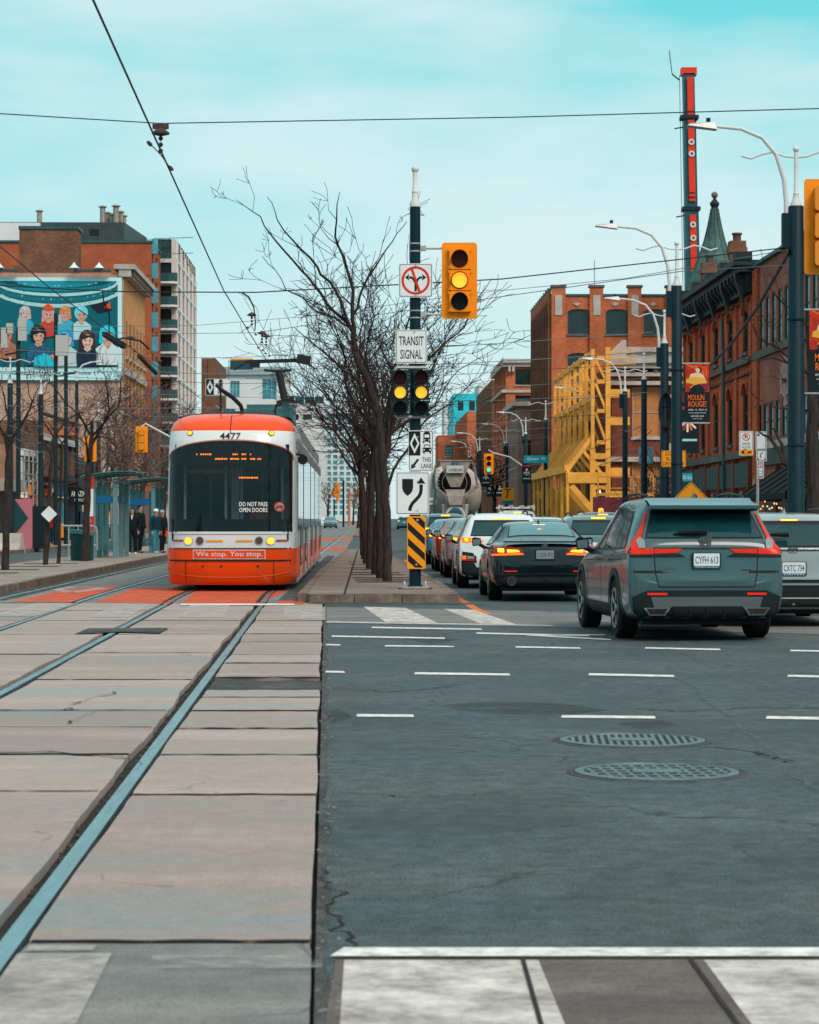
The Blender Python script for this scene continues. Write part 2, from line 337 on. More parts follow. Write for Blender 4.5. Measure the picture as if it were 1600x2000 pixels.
for (u0, u1, J, jl, jr) in ((-1.02, -.045, JA, .004, .004), (-2.60, -1.17, JB, .003, .007), (-4.15, -2.76, JC, .003, .006), (-5.70, -4.29, JC, .003, .005), (-8.1, -5.88, JC, .003, .004)):
    for a, b in zip(J, J[1:]):
        if J is JA and a == 19.75: continue
        slab(u0, u1, a, b, conc_b if b < 8.2 else conc, jl, jr)
for (u0, u1, J) in ((-1.0, -.05, JA), (-2.58, -1.2, JB), (-4.12, -2.8, JC), (-5.66, -4.33, JC), (-7.9, -5.95, JC)):   # dark ribbons laid on top of the slab joints
    for D in J[1:-1]:
        mb = MB(); n = 14; w0 = rnd.uniform(.014, .03)*(1.5 if D in (14.3, 14.35, 24.75, 16.1) else 1); ph = rnd.uniform(0, 6)
        up_ = [(TX(u0+(u1-u0)*k/n, D), D+w0*(1+.5*math.sin(k*1.3+ph)+rnd.uniform(-.3, .5))) for k in range(n+1)]; dn = [(TX(u0+(u1-u0)*k/n, D), D-w0*(1+.4*math.sin(k*.9+ph)+rnd.uniform(-.3, .3))) for k in range(n+1)]
        for k in range(n): mb.face([(*dn[k], .0055), (*dn[k+1], .0055), (*up_[k+1], .0055), (*up_[k], .0055)])
        mb.build('joint', dark_gap, bed)
mb = MB()                                         # the broken-out slab filled with patching asphalt
pts = [(TX(-1.0, 19.8), 19.8), (TX(-.04, 19.8), 19.8), (TX(-.02, 21.0), 21.0), (TX(-.3, 21.15), 21.15), (TX(-.55, 21.0), 21.0), (TX(-.8, 21.2), 21.2), (TX(-1.0, 21.3), 21.3)]
mb.slab(pts, -.045, -.012); mb.build('patched_hole', rubble, bed)
for u in (-1.07, -2.67, -4.215, -5.775):          # the four rails, each a head with a flangeway beside it
    mb = MB(); Ds = [-5, 10, 20, 30, 40, 44, 60, 90, 140, 220, 400, 700]
    for a, b in zip(Ds, Ds[1:]):
        h = .036 if a < 40 else .045; z0, z1 = (-.045, .004) if a < 40 else (.005, .018)
        mb.slab([(TX(u, a)-h, a), (TX(u, a)+h, a), (TX(u, b)+h, b), (TX(u, b)-h, b)], z0, z1)
    mb.build('rail', steel_rail, bed)
    mb = MB()
    for a, b in zip(Ds[4:], Ds[5:]):
        mb.face([(TX(u, a)-.13, a, .010), (TX(u, a)+.06, a, .010), (TX(u, b)+.06, b, .010), (TX(u, b)-.13, b, .010)])
    mb.build('flangeway', dark_gap, bed)
    mb = MB()                                     # crumbled mortar along the rail
    for k in range(int(260)):
        D = rnd.uniform(6.5, 39); s_ = rnd.choice((-1, -1, 1)); x = TX(u, D)+s_*rnd.uniform(.05, .10)
        e = rnd.uniform(.004, .013); mb.slab([(x-e, D-e*2), (x+e, D-e), (x+e*.6, D+e*2), (x-e, D+e)], -.04, rnd.uniform(-.035, -.018))
    o = mb.build('rail_grit', rubble, bed); o['kind'] = 'stuff'
mb = MB()                                          # track pavement north of the crossing
Ds = [40, 44, 60, 80, 105, 140, 220, 400, 700]
for a, b in zip(Ds, Ds[1:]):
    mb.face([(TX(-8.0, a), a, .005), (TX(-.16, a), a, .005), (TX(-.16, b), b, .005), (TX(-8.0, b), b, .005)])
mb.build('track_pavement', conc_b, bed)
sheet('asphalt_patch', [G(146, 1240), G(172, 1229), G(330, 1228), G(312, 1238), G(236, 1236)], .012, rubble, bed)
def crack(pl, wd=.02, z=.009):
    mb = MB(); pts = []
    pl = [G(*p) for p in pl]; out = [pl[0]]
    for a, b in zip(pl, pl[1:]):
        for k in range(1, 5):
            out.append(a.lerp(b, k/4)+V((rnd.gauss(0, .015), rnd.gauss(0, .06), 0)))
    for i, (a, b) in enumerate(zip(out, out[1:])):
        h = wd*(.5+rnd.random())*(1-.7*i/len(out))
        mb.face([(a.x, a.y-h*2, z), (b.x, b.y-h*2, z), (b.x, b.y+h*2, z), (a.x, a.y+h*2, z)])
    mb.build('crack', dark_gap, bed)
crack([(122, 1388), (148, 1385)]); crack([(136, 1378), (178, 1366), (220, 1356), (240, 1342)]); crack([(122, 1421), (152, 1406), (192, 1390)])
crack([(0, 1472), (190, 1474), (240, 1482), (278, 1494)], .012)
# edge between concrete bed and asphalt: crumbling seam
mb = MB()
for k in range(240):
    D = rnd.uniform(6.5, 38); x = TX(-.02, D)+rnd.uniform(-.02, .07); e = rnd.uniform(.003, .010)
    mb.slab([(x-e, D-e*2), (x+e, D-e*1.5), (x+e*.7, D+e*2), (x-e*.8, D+e*2)], -.002, rnd.uniform(.003, .007))
o = mb.build('seam_grit', conc_b, bed); o['kind'] = 'stuff'
mb = MB()
Ds = [6+.4*k for k in range(82)]
for a, b in zip(Ds, Ds[1:]):
    wa = .018+.012*math.sin(a*3)+.01*math.sin(a*7.1); wb = .018+.012*math.sin(b*3)+.01*math.sin(b*7.1)
    mb.face([(TX(-.035, a), a, .003), (TX(-.01, a)+wa, a, .003), (TX(-.01, b)+wb, b, .003), (TX(-.035, b), b, .003)])
mb.build('edge_seam', rubble, bed)
# ---- painted markings (structure, children of the road)
marks = bpy.data.objects.new('road_markings', None); link(marks); marks['kind'] = 'structure'
def paint(px, z, m, name='marking'): return sheet(name, [G(*p) for p in px], z, m, marks)
# south crosswalk, close to the camera
sheet('crosswalk_pavement', [(-.24, 2), (40, 2), (40, 7.66), (-.24, 7.66)], .004, conc_c, marks)
sheet('crosswalk_joint', [(-.24, 7.66), (40, 7.66), (40, 7.70), (-.24, 7.70)], .004, dark_gap, marks)
for (a, b) in (((1030/1600, 1), (0, 0)),): pass
mb = MB(); mb.face([(.36, 7.66, .010), (.375, 7.66, .010), (.385, 5.5, .010), (.37, 5.5, .010)]); mb.face([(.905, 7.66, .010), (.92, 7.66, .010), (.955, 5.5, .010), (.94, 5.5, .010)])
mb.build('crosswalk_joint', dark_gap, marks)
sheet('stop_line', [(-.26, 7.705), (3.5, 7.705), (3.5, 7.86), (-.22, 7.86)], .008, line_paint, marks)
for x in (-.212, .955, 2.1, 3.25):
    sheet('crosswalk_stripe', [(x, 7.64), (x+.63, 7.64), (x+.63+.06, 5), (x+.04, 5)], .007, white_paint, marks)
for x, w_ in ((-1.29, .31), (-2.35, .6)):
    sheet('crosswalk_stripe', [(x, 7.75), (x+w_, 7.75), (x+w_+.09, 5), (x+.09, 5)], .009, faded_paint, marks)
sheet('stop_line', [(-1.27, 7.80), (-1.05, 7.80), (-1.05, 7.9), (-1.27, 7.9)], .009, faded_paint, marks)
sheet('stop_line', [(-.84, 7.5), (-.28, 7.5), (-.28, 7.72), (-.84, 7.72)], .009, ghost_paint, marks)
# north crosswalk
paint([(638, 1186), (925, 1191.5), (1130, 1196), (1700, 1206), (1700, 1242), (1120, 1226), (638, 1217)], .004, conc_b, 'crosswalk_pavement')
for q in ([(710, 1186), (792, 1188), (855, 1218), (753, 1216)], [(866, 1190), (924, 1191.5), (1009, 1221), (938, 1219)],
          [(372, 1183), (448, 1183), (438, 1207), (348, 1207)], [(554, 1186), (636, 1186), (636, 1212), (554, 1210)],
          [(232, 1181), (296, 1181), (252, 1206), (176, 1206)], [(72, 1179), (150, 1179), (70, 1205), (-20, 1205)]):
    paint(q, .009, white_paint if q[0][0] > 600 else faded_paint, 'crosswalk_stripe')
paint([(353, 1180), (575, 1180), (575, 1183), (353, 1183)], .010, line_paint, 'stop_line')
paint([(638, 1214.5), (1080, 1222), (1080, 1223.5), (638, 1217)], .008, white_paint, 'crosswalk_edge_line')
# dashed guide lines across the junction
for x0, y0, x1, y1, t in ((727, 1225, 940, 1228.5, 2.4), (649, 1242, 868, 1246, 2.6), (638, 1259, 664, 1259.5, 2.2), (753, 1261, 886, 1262.5, 2.4), (1008, 1263, 1133, 1265.5, 2.6),
    (932, 1236, 1150, 1241, 2.6), (1030, 1240, 1192, 1249, 2), (1080, 1239, 1180, 1240, 1.6), (1261, 1265, 1406, 1268, 2.8), (1545, 1270, 1640, 1272, 2.8), (811, 1314, 995, 1316.5, 4), (1151, 1316, 1316, 1319.5, 4), (1540, 1319, 1680, 1322, 4),
    (637, 1311, 672, 1312, 3.4), (698, 1396, 807, 1397, 5), (1098, 1398, 1279, 1400, 5), (1498, 1400, 1690, 1403, 5.4)):
    paint([(x0, y0), (x1, y1), (x1+2, y1+t), (x0-2, y0+t)], .006, line_paint, 'guide_dash')
# red transit lane paint
for q in ([(22, 1176), (120, 1154), (236, 1145), (152, 1177)], [(186, 1177), (262, 1150), (372, 1146), (332, 1180)], [(354, 1180), (386, 1152), (566, 1152), (510, 1180)],
          [(538, 1181), (560, 1160), (600, 1158), (594, 1181)], [(-60, 1176), (-60, 1160), (95, 1147), (20, 1172)]):
    paint(q, .0085, red_paint, 'red_lane_patch')
for a, b in ((104, 116), (152, 170)):
    sheet('red_lane_patch', [(TX(-8, a), a), (TX(-.2, a), a), (TX(-.2, b), b), (TX(-8, b), b)], .0085, red_paint, marks)
mb = MB()
for (p, q) in (((112, 1153), (150, 1147)), ((150, 1147), (203, 1150)), ((203, 1150), (140, 1159)), ((140, 1159), (112, 1153))):
    a, b = G(*p), G(*q); d = (b-a).normalized(); x = V((-d.y, d.x, 0))*.13
    mb.face([tuple(v+V((0, 0, .014))) for v in (a-x, b-x, b+x, a+x)])
mb.build('lane_diamond', faded_paint, marks)
mb = MB()
pl = [(947, 1200), (925, 1191), (888, 1168), (858, 1149), (835, 1131), (806, 1110), (789, 1094)]
for (p, q) in zip(pl, pl[1:]):
    a, b = G(*p), G(*q); mb.face([(a.x-.02, a.y, .006), (a.x+.12, a.y, .006), (b.x+.12, b.y, .006), (b.x-.02, b.y, .006)])
mb.build('yellow_edge_line', yel_paint, marks)
def seam(pl, wd, name, m=dark_gap):                # tar seams and cracks in the asphalt
    mb = MB(); pts = [G(*p) for p in pl]; out = []
    for a, b in zip(pts, pts[1:]):
        for k in range(8): out.append(a.lerp(b, k/8)+V((rnd.gauss(0, .025), rnd.gauss(0, .03), 0)))
    out.append(pts[-1])
    for a, b in zip(out, out[1:]):
        d = (b-a); n_ = V((-d.y, d.x, 0)).normalized()*wd*rnd.uniform(.4, 1); mb.face([(p.x, p.y, .0045) for p in (a-n_, b-n_, b+n_, a+n_)])
    mb.build(name, m, marks)
seam([(1240, 1385), (1330, 1390), (1480, 1383), (1640, 1384)], .012, 'asphalt_crack'); seam([(1380, 1460), (1450, 1465), (1500, 1474), (1540, 1490)], .012, 'asphalt_crack'); seam([(625, 1700), (640, 1730), (655, 1800), (700, 1862)], .008, 'asphalt_crack'); seam([(640, 1545), (820, 1560), (1000, 1548)], .006, 'asphalt_crack'); seam([(1300, 1300), (1420, 1400), (1520, 1490), (1640, 1570)], .035, 'asphalt_seam', worn('seam_pale', (.095, .128, .134), .55, 3)); seam([(660, 1345), (760, 1352), (900, 1340)], .01, 'asphalt_crack')
for q in ([(850, 1378), (960, 1370), (1100, 1374), (1190, 1388), (1080, 1398), (930, 1392)], [(780, 1246), (850, 1243), (905, 1249), (840, 1258)], [(632, 1392), (660, 1384), (690, 1400), (650, 1412)], [(1200, 1412), (1290, 1408), (1330, 1418), (1250, 1424)]):
    paint(q, .0035, worn('worn_aggregate', (.05, .05, .047), .55, 1.3), 'worn_patch')
for q in ([(640, 1400), (1600, 1395), (1700, 1440), (640, 1470)], [(640, 1560), (1100, 1545), (1250, 1600), (640, 1660)], [(1250, 1620), (1700, 1600), (1700, 1760), (1100, 1770)]):
    paint(q, .0028, worn('tyre_polish', (.082, .104, .110), .66, .7), 'wheel_path')
for k in range(14):                              # white lane dashes north of the junction
    D = 44+k*9; sheet('lane_dash', [(FX(3.55, D), D), (FX(3.67, D), D), (FX(3.67, D+3), D+3), (FX(3.55, D+3), D+3)], .006, line_paint, marks)
# ---- raised medians, platform, pavements
curb_m = ground_mat('curb_concrete', (.09, .065, .055), (.16, .12, .10), (.25, .20, .17), .9, .3, 2.2, .5)
def raised(name, left, right, z=.15, m=walk, step=1.8, ends=True):
    """left/right: polylines of (v, D); a kerb of single stones round a top slab"""
    root = bpy.data.objects.new(name, None); link(root); root['kind'] = 'structure'
    Lp = [(FX(v, D), D) for v, D in left]; Rp = [(FX(v, D), D) for v, D in right]
    mb = MB(); mb.slab(Rp+Lp[::-1], -.02, z); mb.build('top_slab', m, root)
    for pl, s in ((Lp, -1), (Rp, 1)):
        for (a, b) in zip(pl, pl[1:]):
            if a[1] > 130: st = 12
            else: st = step
            n = max(1, int(abs(b[1]-a[1])/st))
            for k in range(n):
                x0, y0 = a[0]+(b[0]-a[0])*k/n, a[1]+(b[1]-a[1])*k/n; x1, y1 = a[0]+(b[0]-a[0])*(k+1)/n, a[1]+(b[1]-a[1])*(k+1)/n
                j = rnd.uniform(-.004, .01); o = .15*s
                q = [(x0, y0+.012), (x0+o+s*j, y0+.012), (x1+o+s*j, y1-.012), (x1, y1-.012)]
                mb = MB(); mb.slab(q if s > 0 else q[::-1], -.02, z+.004+rnd.uniform(-.004, .006)); mb.build('kerb_stone', curb_m, root)
    a, b = Lp[0], Rp[0]; n = max(1, int((b[0]-a[0])/.62))
    for k in range(n):
        x0, x1 = a[0]+(b[0]-a[0])*k/n, a[0]+(b[0]-a[0])*(k+1)/n
        mb = MB(); c = .05*(k in (0, n-1)); mb.slab([(x0+.006+(c if k == 0 else 0), a[1]-.16-rnd.uniform(0, .01)), (x1-.006-(c*4 if k == n-1 else 0), a[1]-.16+(.0 if k < n-1 else .06)), (x1-.006, a[1]-.002), (x0+.006, a[1]-.002)], -.02, z+rnd.uniform(-.006, .006)); mb.build('kerb_stone', curb_m, root)
    return root
median = raised('median', [(-1.82, 40.2), (-1.80, 60), (-1.62, 80), (-1.45, 98)], [(.62, 40.2), (.50, 50), (.12, 72), (-.35, 98)], m=med)
raised('median', [(-1.6, 176), (-1.4, 420)], [(-.2, 176), (-.4, 420)], m=med)
platform = raised('platform', [(-10.7, 41), (-10.8, 70), (-10.8, 118)], [(-7.86, 41), (-7.9, 70), (-8.0, 118)])
raised('pavement', [(-19.5, 50), (-19.5, 165)], [(-15.1, 50), (-15.0, 165)])
raised('pavement', [(-19.5, 170), (-19.5, 700)], [(-14.2, 170), (-14.2, 700)])
raised('pavement', [(6.95, 40), (7.0, 64), (9.0, 70), (9.2, 165)], [(14.2, 40), (14.2, 64), (14.2, 70), (14.2, 165)])
raised('pavement', [(9.2, 170), (9.0, 700)], [(14.2, 170), (14.2, 700)])
# saw-cut seam and dirt in front of the median
crackm = MB(); crackm.face([(FX(-1.2, 40.1), 40.1, .152), (FX(-1.16, 40.1), 40.1, .152), (FX(-1.1, 95), 95, .152), (FX(-1.16, 95), 95, .152)]); crackm.build('saw_cut', dark_gap, median)
sheet('gutter_dirt', [(FX(-1.9, 40), 40.02), (FX(.9, 40), 40.02), (FX(1.2, 39), 38.9), (FX(.3, 39), 39.3), (FX(-1.7, 39), 39.5)], .0062, rubble, marks)
sheet('gutter_dirt', [(FX(-1.98, 41), 41), (FX(-2.35, 41), 41), (FX(-2.3, 90), 90), (FX(-1.98, 90), 90)], .0095, rubble, marks)
sheet('gutter_dirt', [(FX(-7.74, 41), 41), (FX(-7.1, 41), 41), (FX(-7.3, 115), 115), (FX(-7.84, 115), 115)], .0095, rubble, marks)
for k, (D, xl, xr) in enumerate(((47.2, -1.35, -.05), (48.8, -1.4, -.1), (50.6, -1.45, -.12), (53.4, -1.5, -.2), (55.4, -1.5, -.25), (58.6, -1.55, -.4), (61.5, -1.55, -.45), (65, -1.6, -.6), (69, -1.7, -.7))):
    sheet('planter_slot', [(FX(xl, D)+.35, D), (FX(xr, D)+.25, D), (FX(xr, D)+.25, D+.55), (FX(xl, D)+.35, D+.55)], .1565, dark_gap, median)
for D in (45.5, 50, 55, 58.5, 62.5, 66.5):
    sheet('planter_slot', [(FX(-10.5, D), D), (FX(-9.0, D), D), (FX(-9.0, D+.7), D+.7), (FX(-10.5, D+.7), D+.7)], .1565, dark_gap, platform)
# ---- manhole covers
def manhole(px, py, rad, label, cross):
    c = G(px, py); t = thing('manhole_cover', label, 'manhole cover', (c.x, c.y, 0), R(4 if cross else -3))
    iron = mat('cast_iron', (.13, .17, .18), .5, .4, var=.35, vs=9); dk = mat('iron_recess', (.025, .03, .033), .8)
    m1 = MB(); m1.lathe([(rad, -.03), (rad, .010), (rad-.045, .014), (rad-.05, -.0)], n=40); m1.build('frame', iron, t, smooth=False)
    m2 = MB(); m2.lathe([(rad-.055, -.03), (rad-.055, .005)], n=40); m2.build('lid', dk, t)
    rr = rad-.062; n = 12 if cross else 17
    for k in range(n):
        x = -rr+2*rr*(k+.5)/n; h = math.sqrt(max(0, rr*rr-x*x))
        g = MB(); ww = .011 if cross else .012
        hb = h
        if abs(x) < rr*.36 and not cross: pass
        g.box(x-ww, -hb, .005, x+ww, hb, .0105); g.build('rib', iron, t)
    if cross:
        for k in range(6):
            y = -rr+2*rr*(k+.5)/6; h = math.sqrt(rr*rr-y*y); g = MB(); g.box(-h, y-.018, .005, h, y+.018, .0115); g.build('cross_rib', iron, t)
    g = MB(); g.slab([(x*.34*rr, y*.22*rr) for x, y in ((-1, -1), (1, -1), (1, 1), (-1, 1))], .005, .0135); g.build('maker_plate', iron, t)
    mb = MB(); mb.lathe([(rad+.06, -.02), (rad+.05, .003)], n=28); mb.build('collar', rubble, t)
manhole(1235, 1447, .468, 'round iron manhole cover with fine straight bars, the farther of two in the asphalt', False)
manhole(1283, 1509, .463, 'round iron manhole cover with a square grid pattern, nearest the camera', True)
# ------------------------------------------------------------------ buildings
br_red = brick('brick_red', (.70, .125, .042), (.48, .075, .027), (.20, .11, .08))
br_or = brick('brick_orange', (.66, .155, .055), (.52, .105, .036), (.32, .18, .12))
br_mauve = brick('brick_mauve', (.40, .125, .08), (.31, .09, .06), (.28, .14, .11))
br_brown = brick('brick_brown', (.26, .105, .055), (.15, .06, .035), (.16, .12, .10))
br_dark = brick('brick_dark_red', (.28, .065, .034), (.2, .046, .026), (.12, .08, .065))
br_tower = brick('brick_tower', (.46, .105, .04), (.39, .085, .034), (.20, .11, .08), dirt=.18)
stone_l = mat('stone_light', (.46, .40, .36), .85, var=.3, vs=1.2)
stone_d = mat('stone_dark', (.13, .115, .105), .9, var=.35, vs=1.5)
cornice_dk = mat('cornice_dark', (.022, .032, .036), .6, var=.4, vs=3)
plaster = mat('plaster_peach', (.50, .315, .245), .9, var=.18, vs=.7)
tan_wall = mat('tan_wall', (.62, .27, .11), .9, var=.2, vs=.9)
concr_l = mat('precast_light', (.60, .52, .47), .85, var=.15, vs=.5)
concr_w = mat('precast_white', (.66, .66, .66), .8, var=.08, vs=.4)
metal_teal = mat('metal_teal', (.03, .10, .11), .5, var=.25, vs=2)
metal_grey = mat('metal_grey', (.06, .075, .08), .5, var=.25, vs=1)
frame_dk = mat('frame_dark', (.02, .035, .04), .5)
frame_w = mat('frame_white', (.6, .6, .58), .5)
copper = mat('copper_green', (.065, .135, .125), .65, var=.5, vs=2.2)
shop_dk = mat('shopfront_dark', (.012, .02, .024), .4)
shop_teal = mat('shopfront_teal', (.012, .05, .06), .45, var=.3, vs=2)
awn_bk = mat('awning_black', (.012, .014, .016), .8)
turq = mat('panel_turquoise', (.03, .55, .66), .5, var=.1, vs=.5)
_win = {}
def window_me(w_, h_, cols, rows, fm, gm, arch):
    k = (round(w_, 2), round(h_, 2), cols, rows, fm.name, gm.name, arch)
    if k in _win: return _win[k]
    f = MB(); t = min(.07, w_*.09)
    f.box(0, 0, 0, t, .08, h_); f.box(w_-t, 0, 0, w_, .08, h_); f.box(t, 0, h_-t, w_-t, .08, h_); f.box(t, 0, 0, w_-t, .08, t)
    for c in range(1, cols): f.box(w_*c/cols-t*.35, .015, t, w_*c/cols+t*.35, .07, h_-t)
    for r_ in range(1, rows): f.box(t, .02, h_*r_/rows-t*.35, w_-t, .065, h_*r_/rows+t*.35)
    g = MB(); g.box(t*.5, .05, t*.5, w_-t*.5, .058, h_-t*.5)
    a = None
    if arch:
        a = MB(); rise = arch; n = 8; xs = [w_*i/n for i in range(n+1)]
        arcz = [h_-rise*(1-math.sqrt(max(0, 1-((x-w_/2)/(w_/2))**2))) for x in xs]
        for i in range(n): a.prism([(xs[i], arcz[i]), (xs[i+1], arcz[i+1]), (xs[i+1], h_+.002), (xs[i], h_+.002)], -.13, .02)
    _win[k] = (f.mesh('window', fm), g.mesh('pane', gm), a.mesh('arch_head', MATA[0], uv=True) if a else None)
    return _win[k]
MATA = [br_red]
def wall(mb, o, u, wd, ht, holes=(), dp=.16):
    """a wall with real openings; returns a function giving the frame matrix of a point on it"""
    o, u = V(o), V(u).normalized(); z = V((0, 0, 1)); n = u.cross(z)
    us = sorted({0, wd, *[h[0] for h in holes], *[h[0]+h[2] for h in holes]}); zs = sorted({0, ht, *[h[1] for h in holes], *[h[1]+h[3] for h in holes]})
    P = lambda a, b, d=0: o+u*a+z*b-n*d
    for b0, b1 in zip(zs, zs[1:]):
        run = None
        for a0, a1 in zip(us, us[1:]):
            ca, cb = (a0+a1)/2, (b0+b1)/2
            solid = not any(h[0] < ca < h[0]+h[2] and h[1] < cb < h[1]+h[3] for h in holes)
            if solid: run = (run[0] if run else a0, a1)
            if run and (not solid or a1 == us[-1]): mb.face([P(run[0], b0), P(run[1], b0), P(run[1], b1), P(run[0], b1)])
            if not solid: run = None
    for h in holes:
        a0, b0, a1, b1 = h[0], h[1], h[0]+h[2], h[1]+h[3]
        mb.face([P(a0, b0), P(a1, b0), P(a1, b0, dp), P(a0, b0, dp)]); mb.face([P(a0, b1, dp), P(a1, b1, dp), P(a1, b1), P(a0, b1)])
        mb.face([P(a0, b0), P(a0, b0, dp), P(a0, b1, dp), P(a0, b1)]); mb.face([P(a1, b0, dp), P(a1, b0), P(a1, b1), P(a1, b1, dp)])
    return o, u, n
def windows(parent, o, u, holes, cols=1, rows=2, fm=frame_dk, gm=glass, dp=.13, sill=stone_l, arch=0.0, name='window'):
    o, u = V(o), V(u).normalized(); z = V((0, 0, 1)); n = u.cross(z)
    for h in holes:
        f, g, a = window_me(h[2], h[3], cols, rows, fm, gm, arch)
        m4 = Matrix.Translation(o+u*h[0]+z*h[1]-n*dp) @ Matrix(((u.x, -n.x, 0, 0), (u.y, -n.y, 0, 0), (0, 0, 1, 0), (0, 0, 0, 1)))
        wo_ = inst(name, f, parent, mw=m4); inst('pane', g, wo_)
        if a: inst('arch_head', a, wo_)
        if sill:
            k = ('sill', round(h[2], 2), sill.name)
            if k not in _win: s_ = MB(); s_.box(-.08, -dp-.09, -.11, h[2]+.08, .02, -.002); _win[k] = s_.mesh('sill', sill)
            inst('sill', _win[k], wo_)
def bld(name, label, v, D, cat='building', x=None): return thing(name, label, cat, (FX(v, D) if x is None else x, D, 0), AX)
def trim(parent, name, m, boxes, uv=False):
    for b in boxes:
        mb = MB(); mb.box(*b); mb.build(name, m, parent, uv=uv)
def shell(parent, m, w_, d_, h_, fh=(), sh=(), side=1, name='wall', roof=True, par=.0):
    """front wall (facing the camera), street wall, far and back walls. side=+1: building lies right of the street"""
    f = MB()
    if side > 0:
        wall(f, (0, 0, 0), (1, 0, 0), w_, h_, fh); wall(f, (0, d_, 0), (0, -1, 0), d_, h_, sh)
        f.face([(w_, 0, 0), (w_, d_, 0), (w_, d_, h_), (w_, 0, h_)]); f.face([(w_, d_, 0), (0, d_, 0), (0, d_, h_), (w_, d_, h_)])
    else:
        wall(f, (-w_, 0, 0), (1, 0, 0), w_, h_, fh); wall(f, (0, 0, 0), (0, 1, 0), d_, h_, sh)
        f.face([(-w_, d_, 0), (-w_, 0, 0), (-w_, 0, h_), (-w_, d_, h_)]); f.face([(0, d_, 0), (-w_, d_, 0), (-w_, d_, h_), (0, d_, h_)])
    f.build(name, m, parent, uv=True)
    if roof:
        r_ = MB(); x0, x1 = (0, w_) if side > 0 else (-w_, 0); r_.face([(x0, 0, h_-.02), (x1, 0, h_-.02), (x1, d_, h_-.02), (x0, d_, h_-.02)]); r_.build('roof', metal_grey, parent)
# ---- A: mauve brick block at the right edge
D0, D1 = 58.0, 83.6; v0 = 13.0; dA = D1-D0
A = bld('brick_building', 'long mauve brick block with bright narrow windows and a black awning at the right edge', v0, D0)
up = [(dA-1.6-1.22*(k+1), 7.25, .78, 1.85) for k in range(18) if k % 6 != 5]      # u runs from the far end (u = -Y)
up = [(1.0+1.22*k, 7.3, .74, 1.8) for k in range(18) if k % 6 != 5]; lo = [(.55+1.22*k, 4.15, .78, 1.25) for k in range(18) if k % 7 != 6]
shell(A, br_mauve, 12, dA, 10.3, [], up+lo)
windows(A, (0, dA, 0), (0, -1, 0), up, 1, 2, frame_dk, glass_b, dp=.03, sill=None); windows(A, (0, dA, 0), (0, -1, 0), lo, 1, 2, frame_dk, glass_b, dp=.03, sill=None)
trim(A, 'belt_course', stone_d, [(-.12, .02, 7.02, 0, dA-.02, 7.27)]); trim(A, 'belt_course', stone_l, [(-.16, .02, 3.80, 0, dA-2.2, 4.05)])
trim(A, 'coping', metal_teal, [(-.14, -.1, 10.3, 12.1, dA, 10.42)]); trim(A, 'quoin_pier', br_red, [(-.1, dA-1.0, 0, 0, dA-.02, 10.2)], uv=True)
for k in range(9):                                 # the storefront: fascia boards and glazing bays
    trim(A, 'fascia_board', shop_teal, [(-.14, .1+k*2.6, 3.25, -.01, .1+k*2.6+2.52, 3.78)])
    trim(A, 'shop_window', shop_dk, [(-.06, .25+k*2.6, .4, -.01, .1+k*2.6+2.4, 2.3)]); trim(A, 'shop_pier', br_dark, [(-.12, .0+k*2.6-.1, 0, 0, .0+k*2.6+.1, 3.2)], uv=True)
def awning(y0, y1, zt, zb, out, m, lab, side_m=None):
    t = thing('shop_awning', lab, 'awning', (FX(v0, D0)-0.0, D0, 0), AX)
    n = 5; cv = MB(); cv.face([(-.15, y0, zt), (-.15, y1, zt), (-out, y1, zb), (-out, y0, zb)]); cv.face([(-out, y0, zb), (-out, y1, zb), (-out, y1, zb-.2), (-out, y0, zb-.2)]); cv.build('canopy', m, t)
    for y in (y0, y1):
        s_ = MB(); s_.face([(-.15, y, zt), (-out, y, zb), (-out, y, zb-.2), (-.15, y, zb-.2)]); s_.build('side_panel', side_m or m, t)
    for k in range(n+1):
        r_ = MB(); y = y0+(y1-y0)*k/n; r_.bar((-.15, y, zt+.01), (-out, y, zb+.01), .05); r_.build('rib', m, t)
    return t
a1 = awning(11.2, 19.3, 3.1, 2.2, 1.5, awn_bk, 'black sloping fabric awning over the string lights')
text('eW', .22, frame_w, a1, (-1.2, 18.6, 2.62), name='lettering').rotation_euler = (R(0), 0, R(-90))
a2 = awning(1.5, 9.6, 3.15, 2.15, 1.7, awn_bk, 'black awning with a teal end panel nearest the right light pole', mat('awning_teal', (.02, .20, .25), .7))
trim(A, 'entry_screen', shop_teal, [(-1.1, 9.9, 0, -.1, 10.0, 2.1)])
t = thing('string_lights', 'string of small warm bulbs draped under the black awning', 'string lights', (FX(v0, D0), D0, 0), AX)
cord = MB(); bulb_m = mat('bulb_warm', (1, .66, .25), .4, emit=1.1); pts = []
for k in range(17):
    y = 20.2-k*.42; pts.append(V((-1.2, y, 2.02-.24*abs(math.sin(k*.7))-(.26*(3-k) if k < 3 else 0))))
cord.tube(pts, .008, 4); cord.build('cord', wire_m, t)
for p in pts[::1]:
    b_ = MB(); b_.lathe([(.01, -.03), (.028, -.015), (.028, .015), (.01, .03)], p-V((0, 0, .05)), 6); b_.build('bulb', bulb_m, t)
rl = thing('wall_sculpture', 'pale carved hand shaped relief of bricks on the mauve wall', 'wall relief', (FX(v0, D0), D0, 0), AX)
rlm = mat('relief_pink', (.42, .26, .21), .9, var=.4, vs=5)
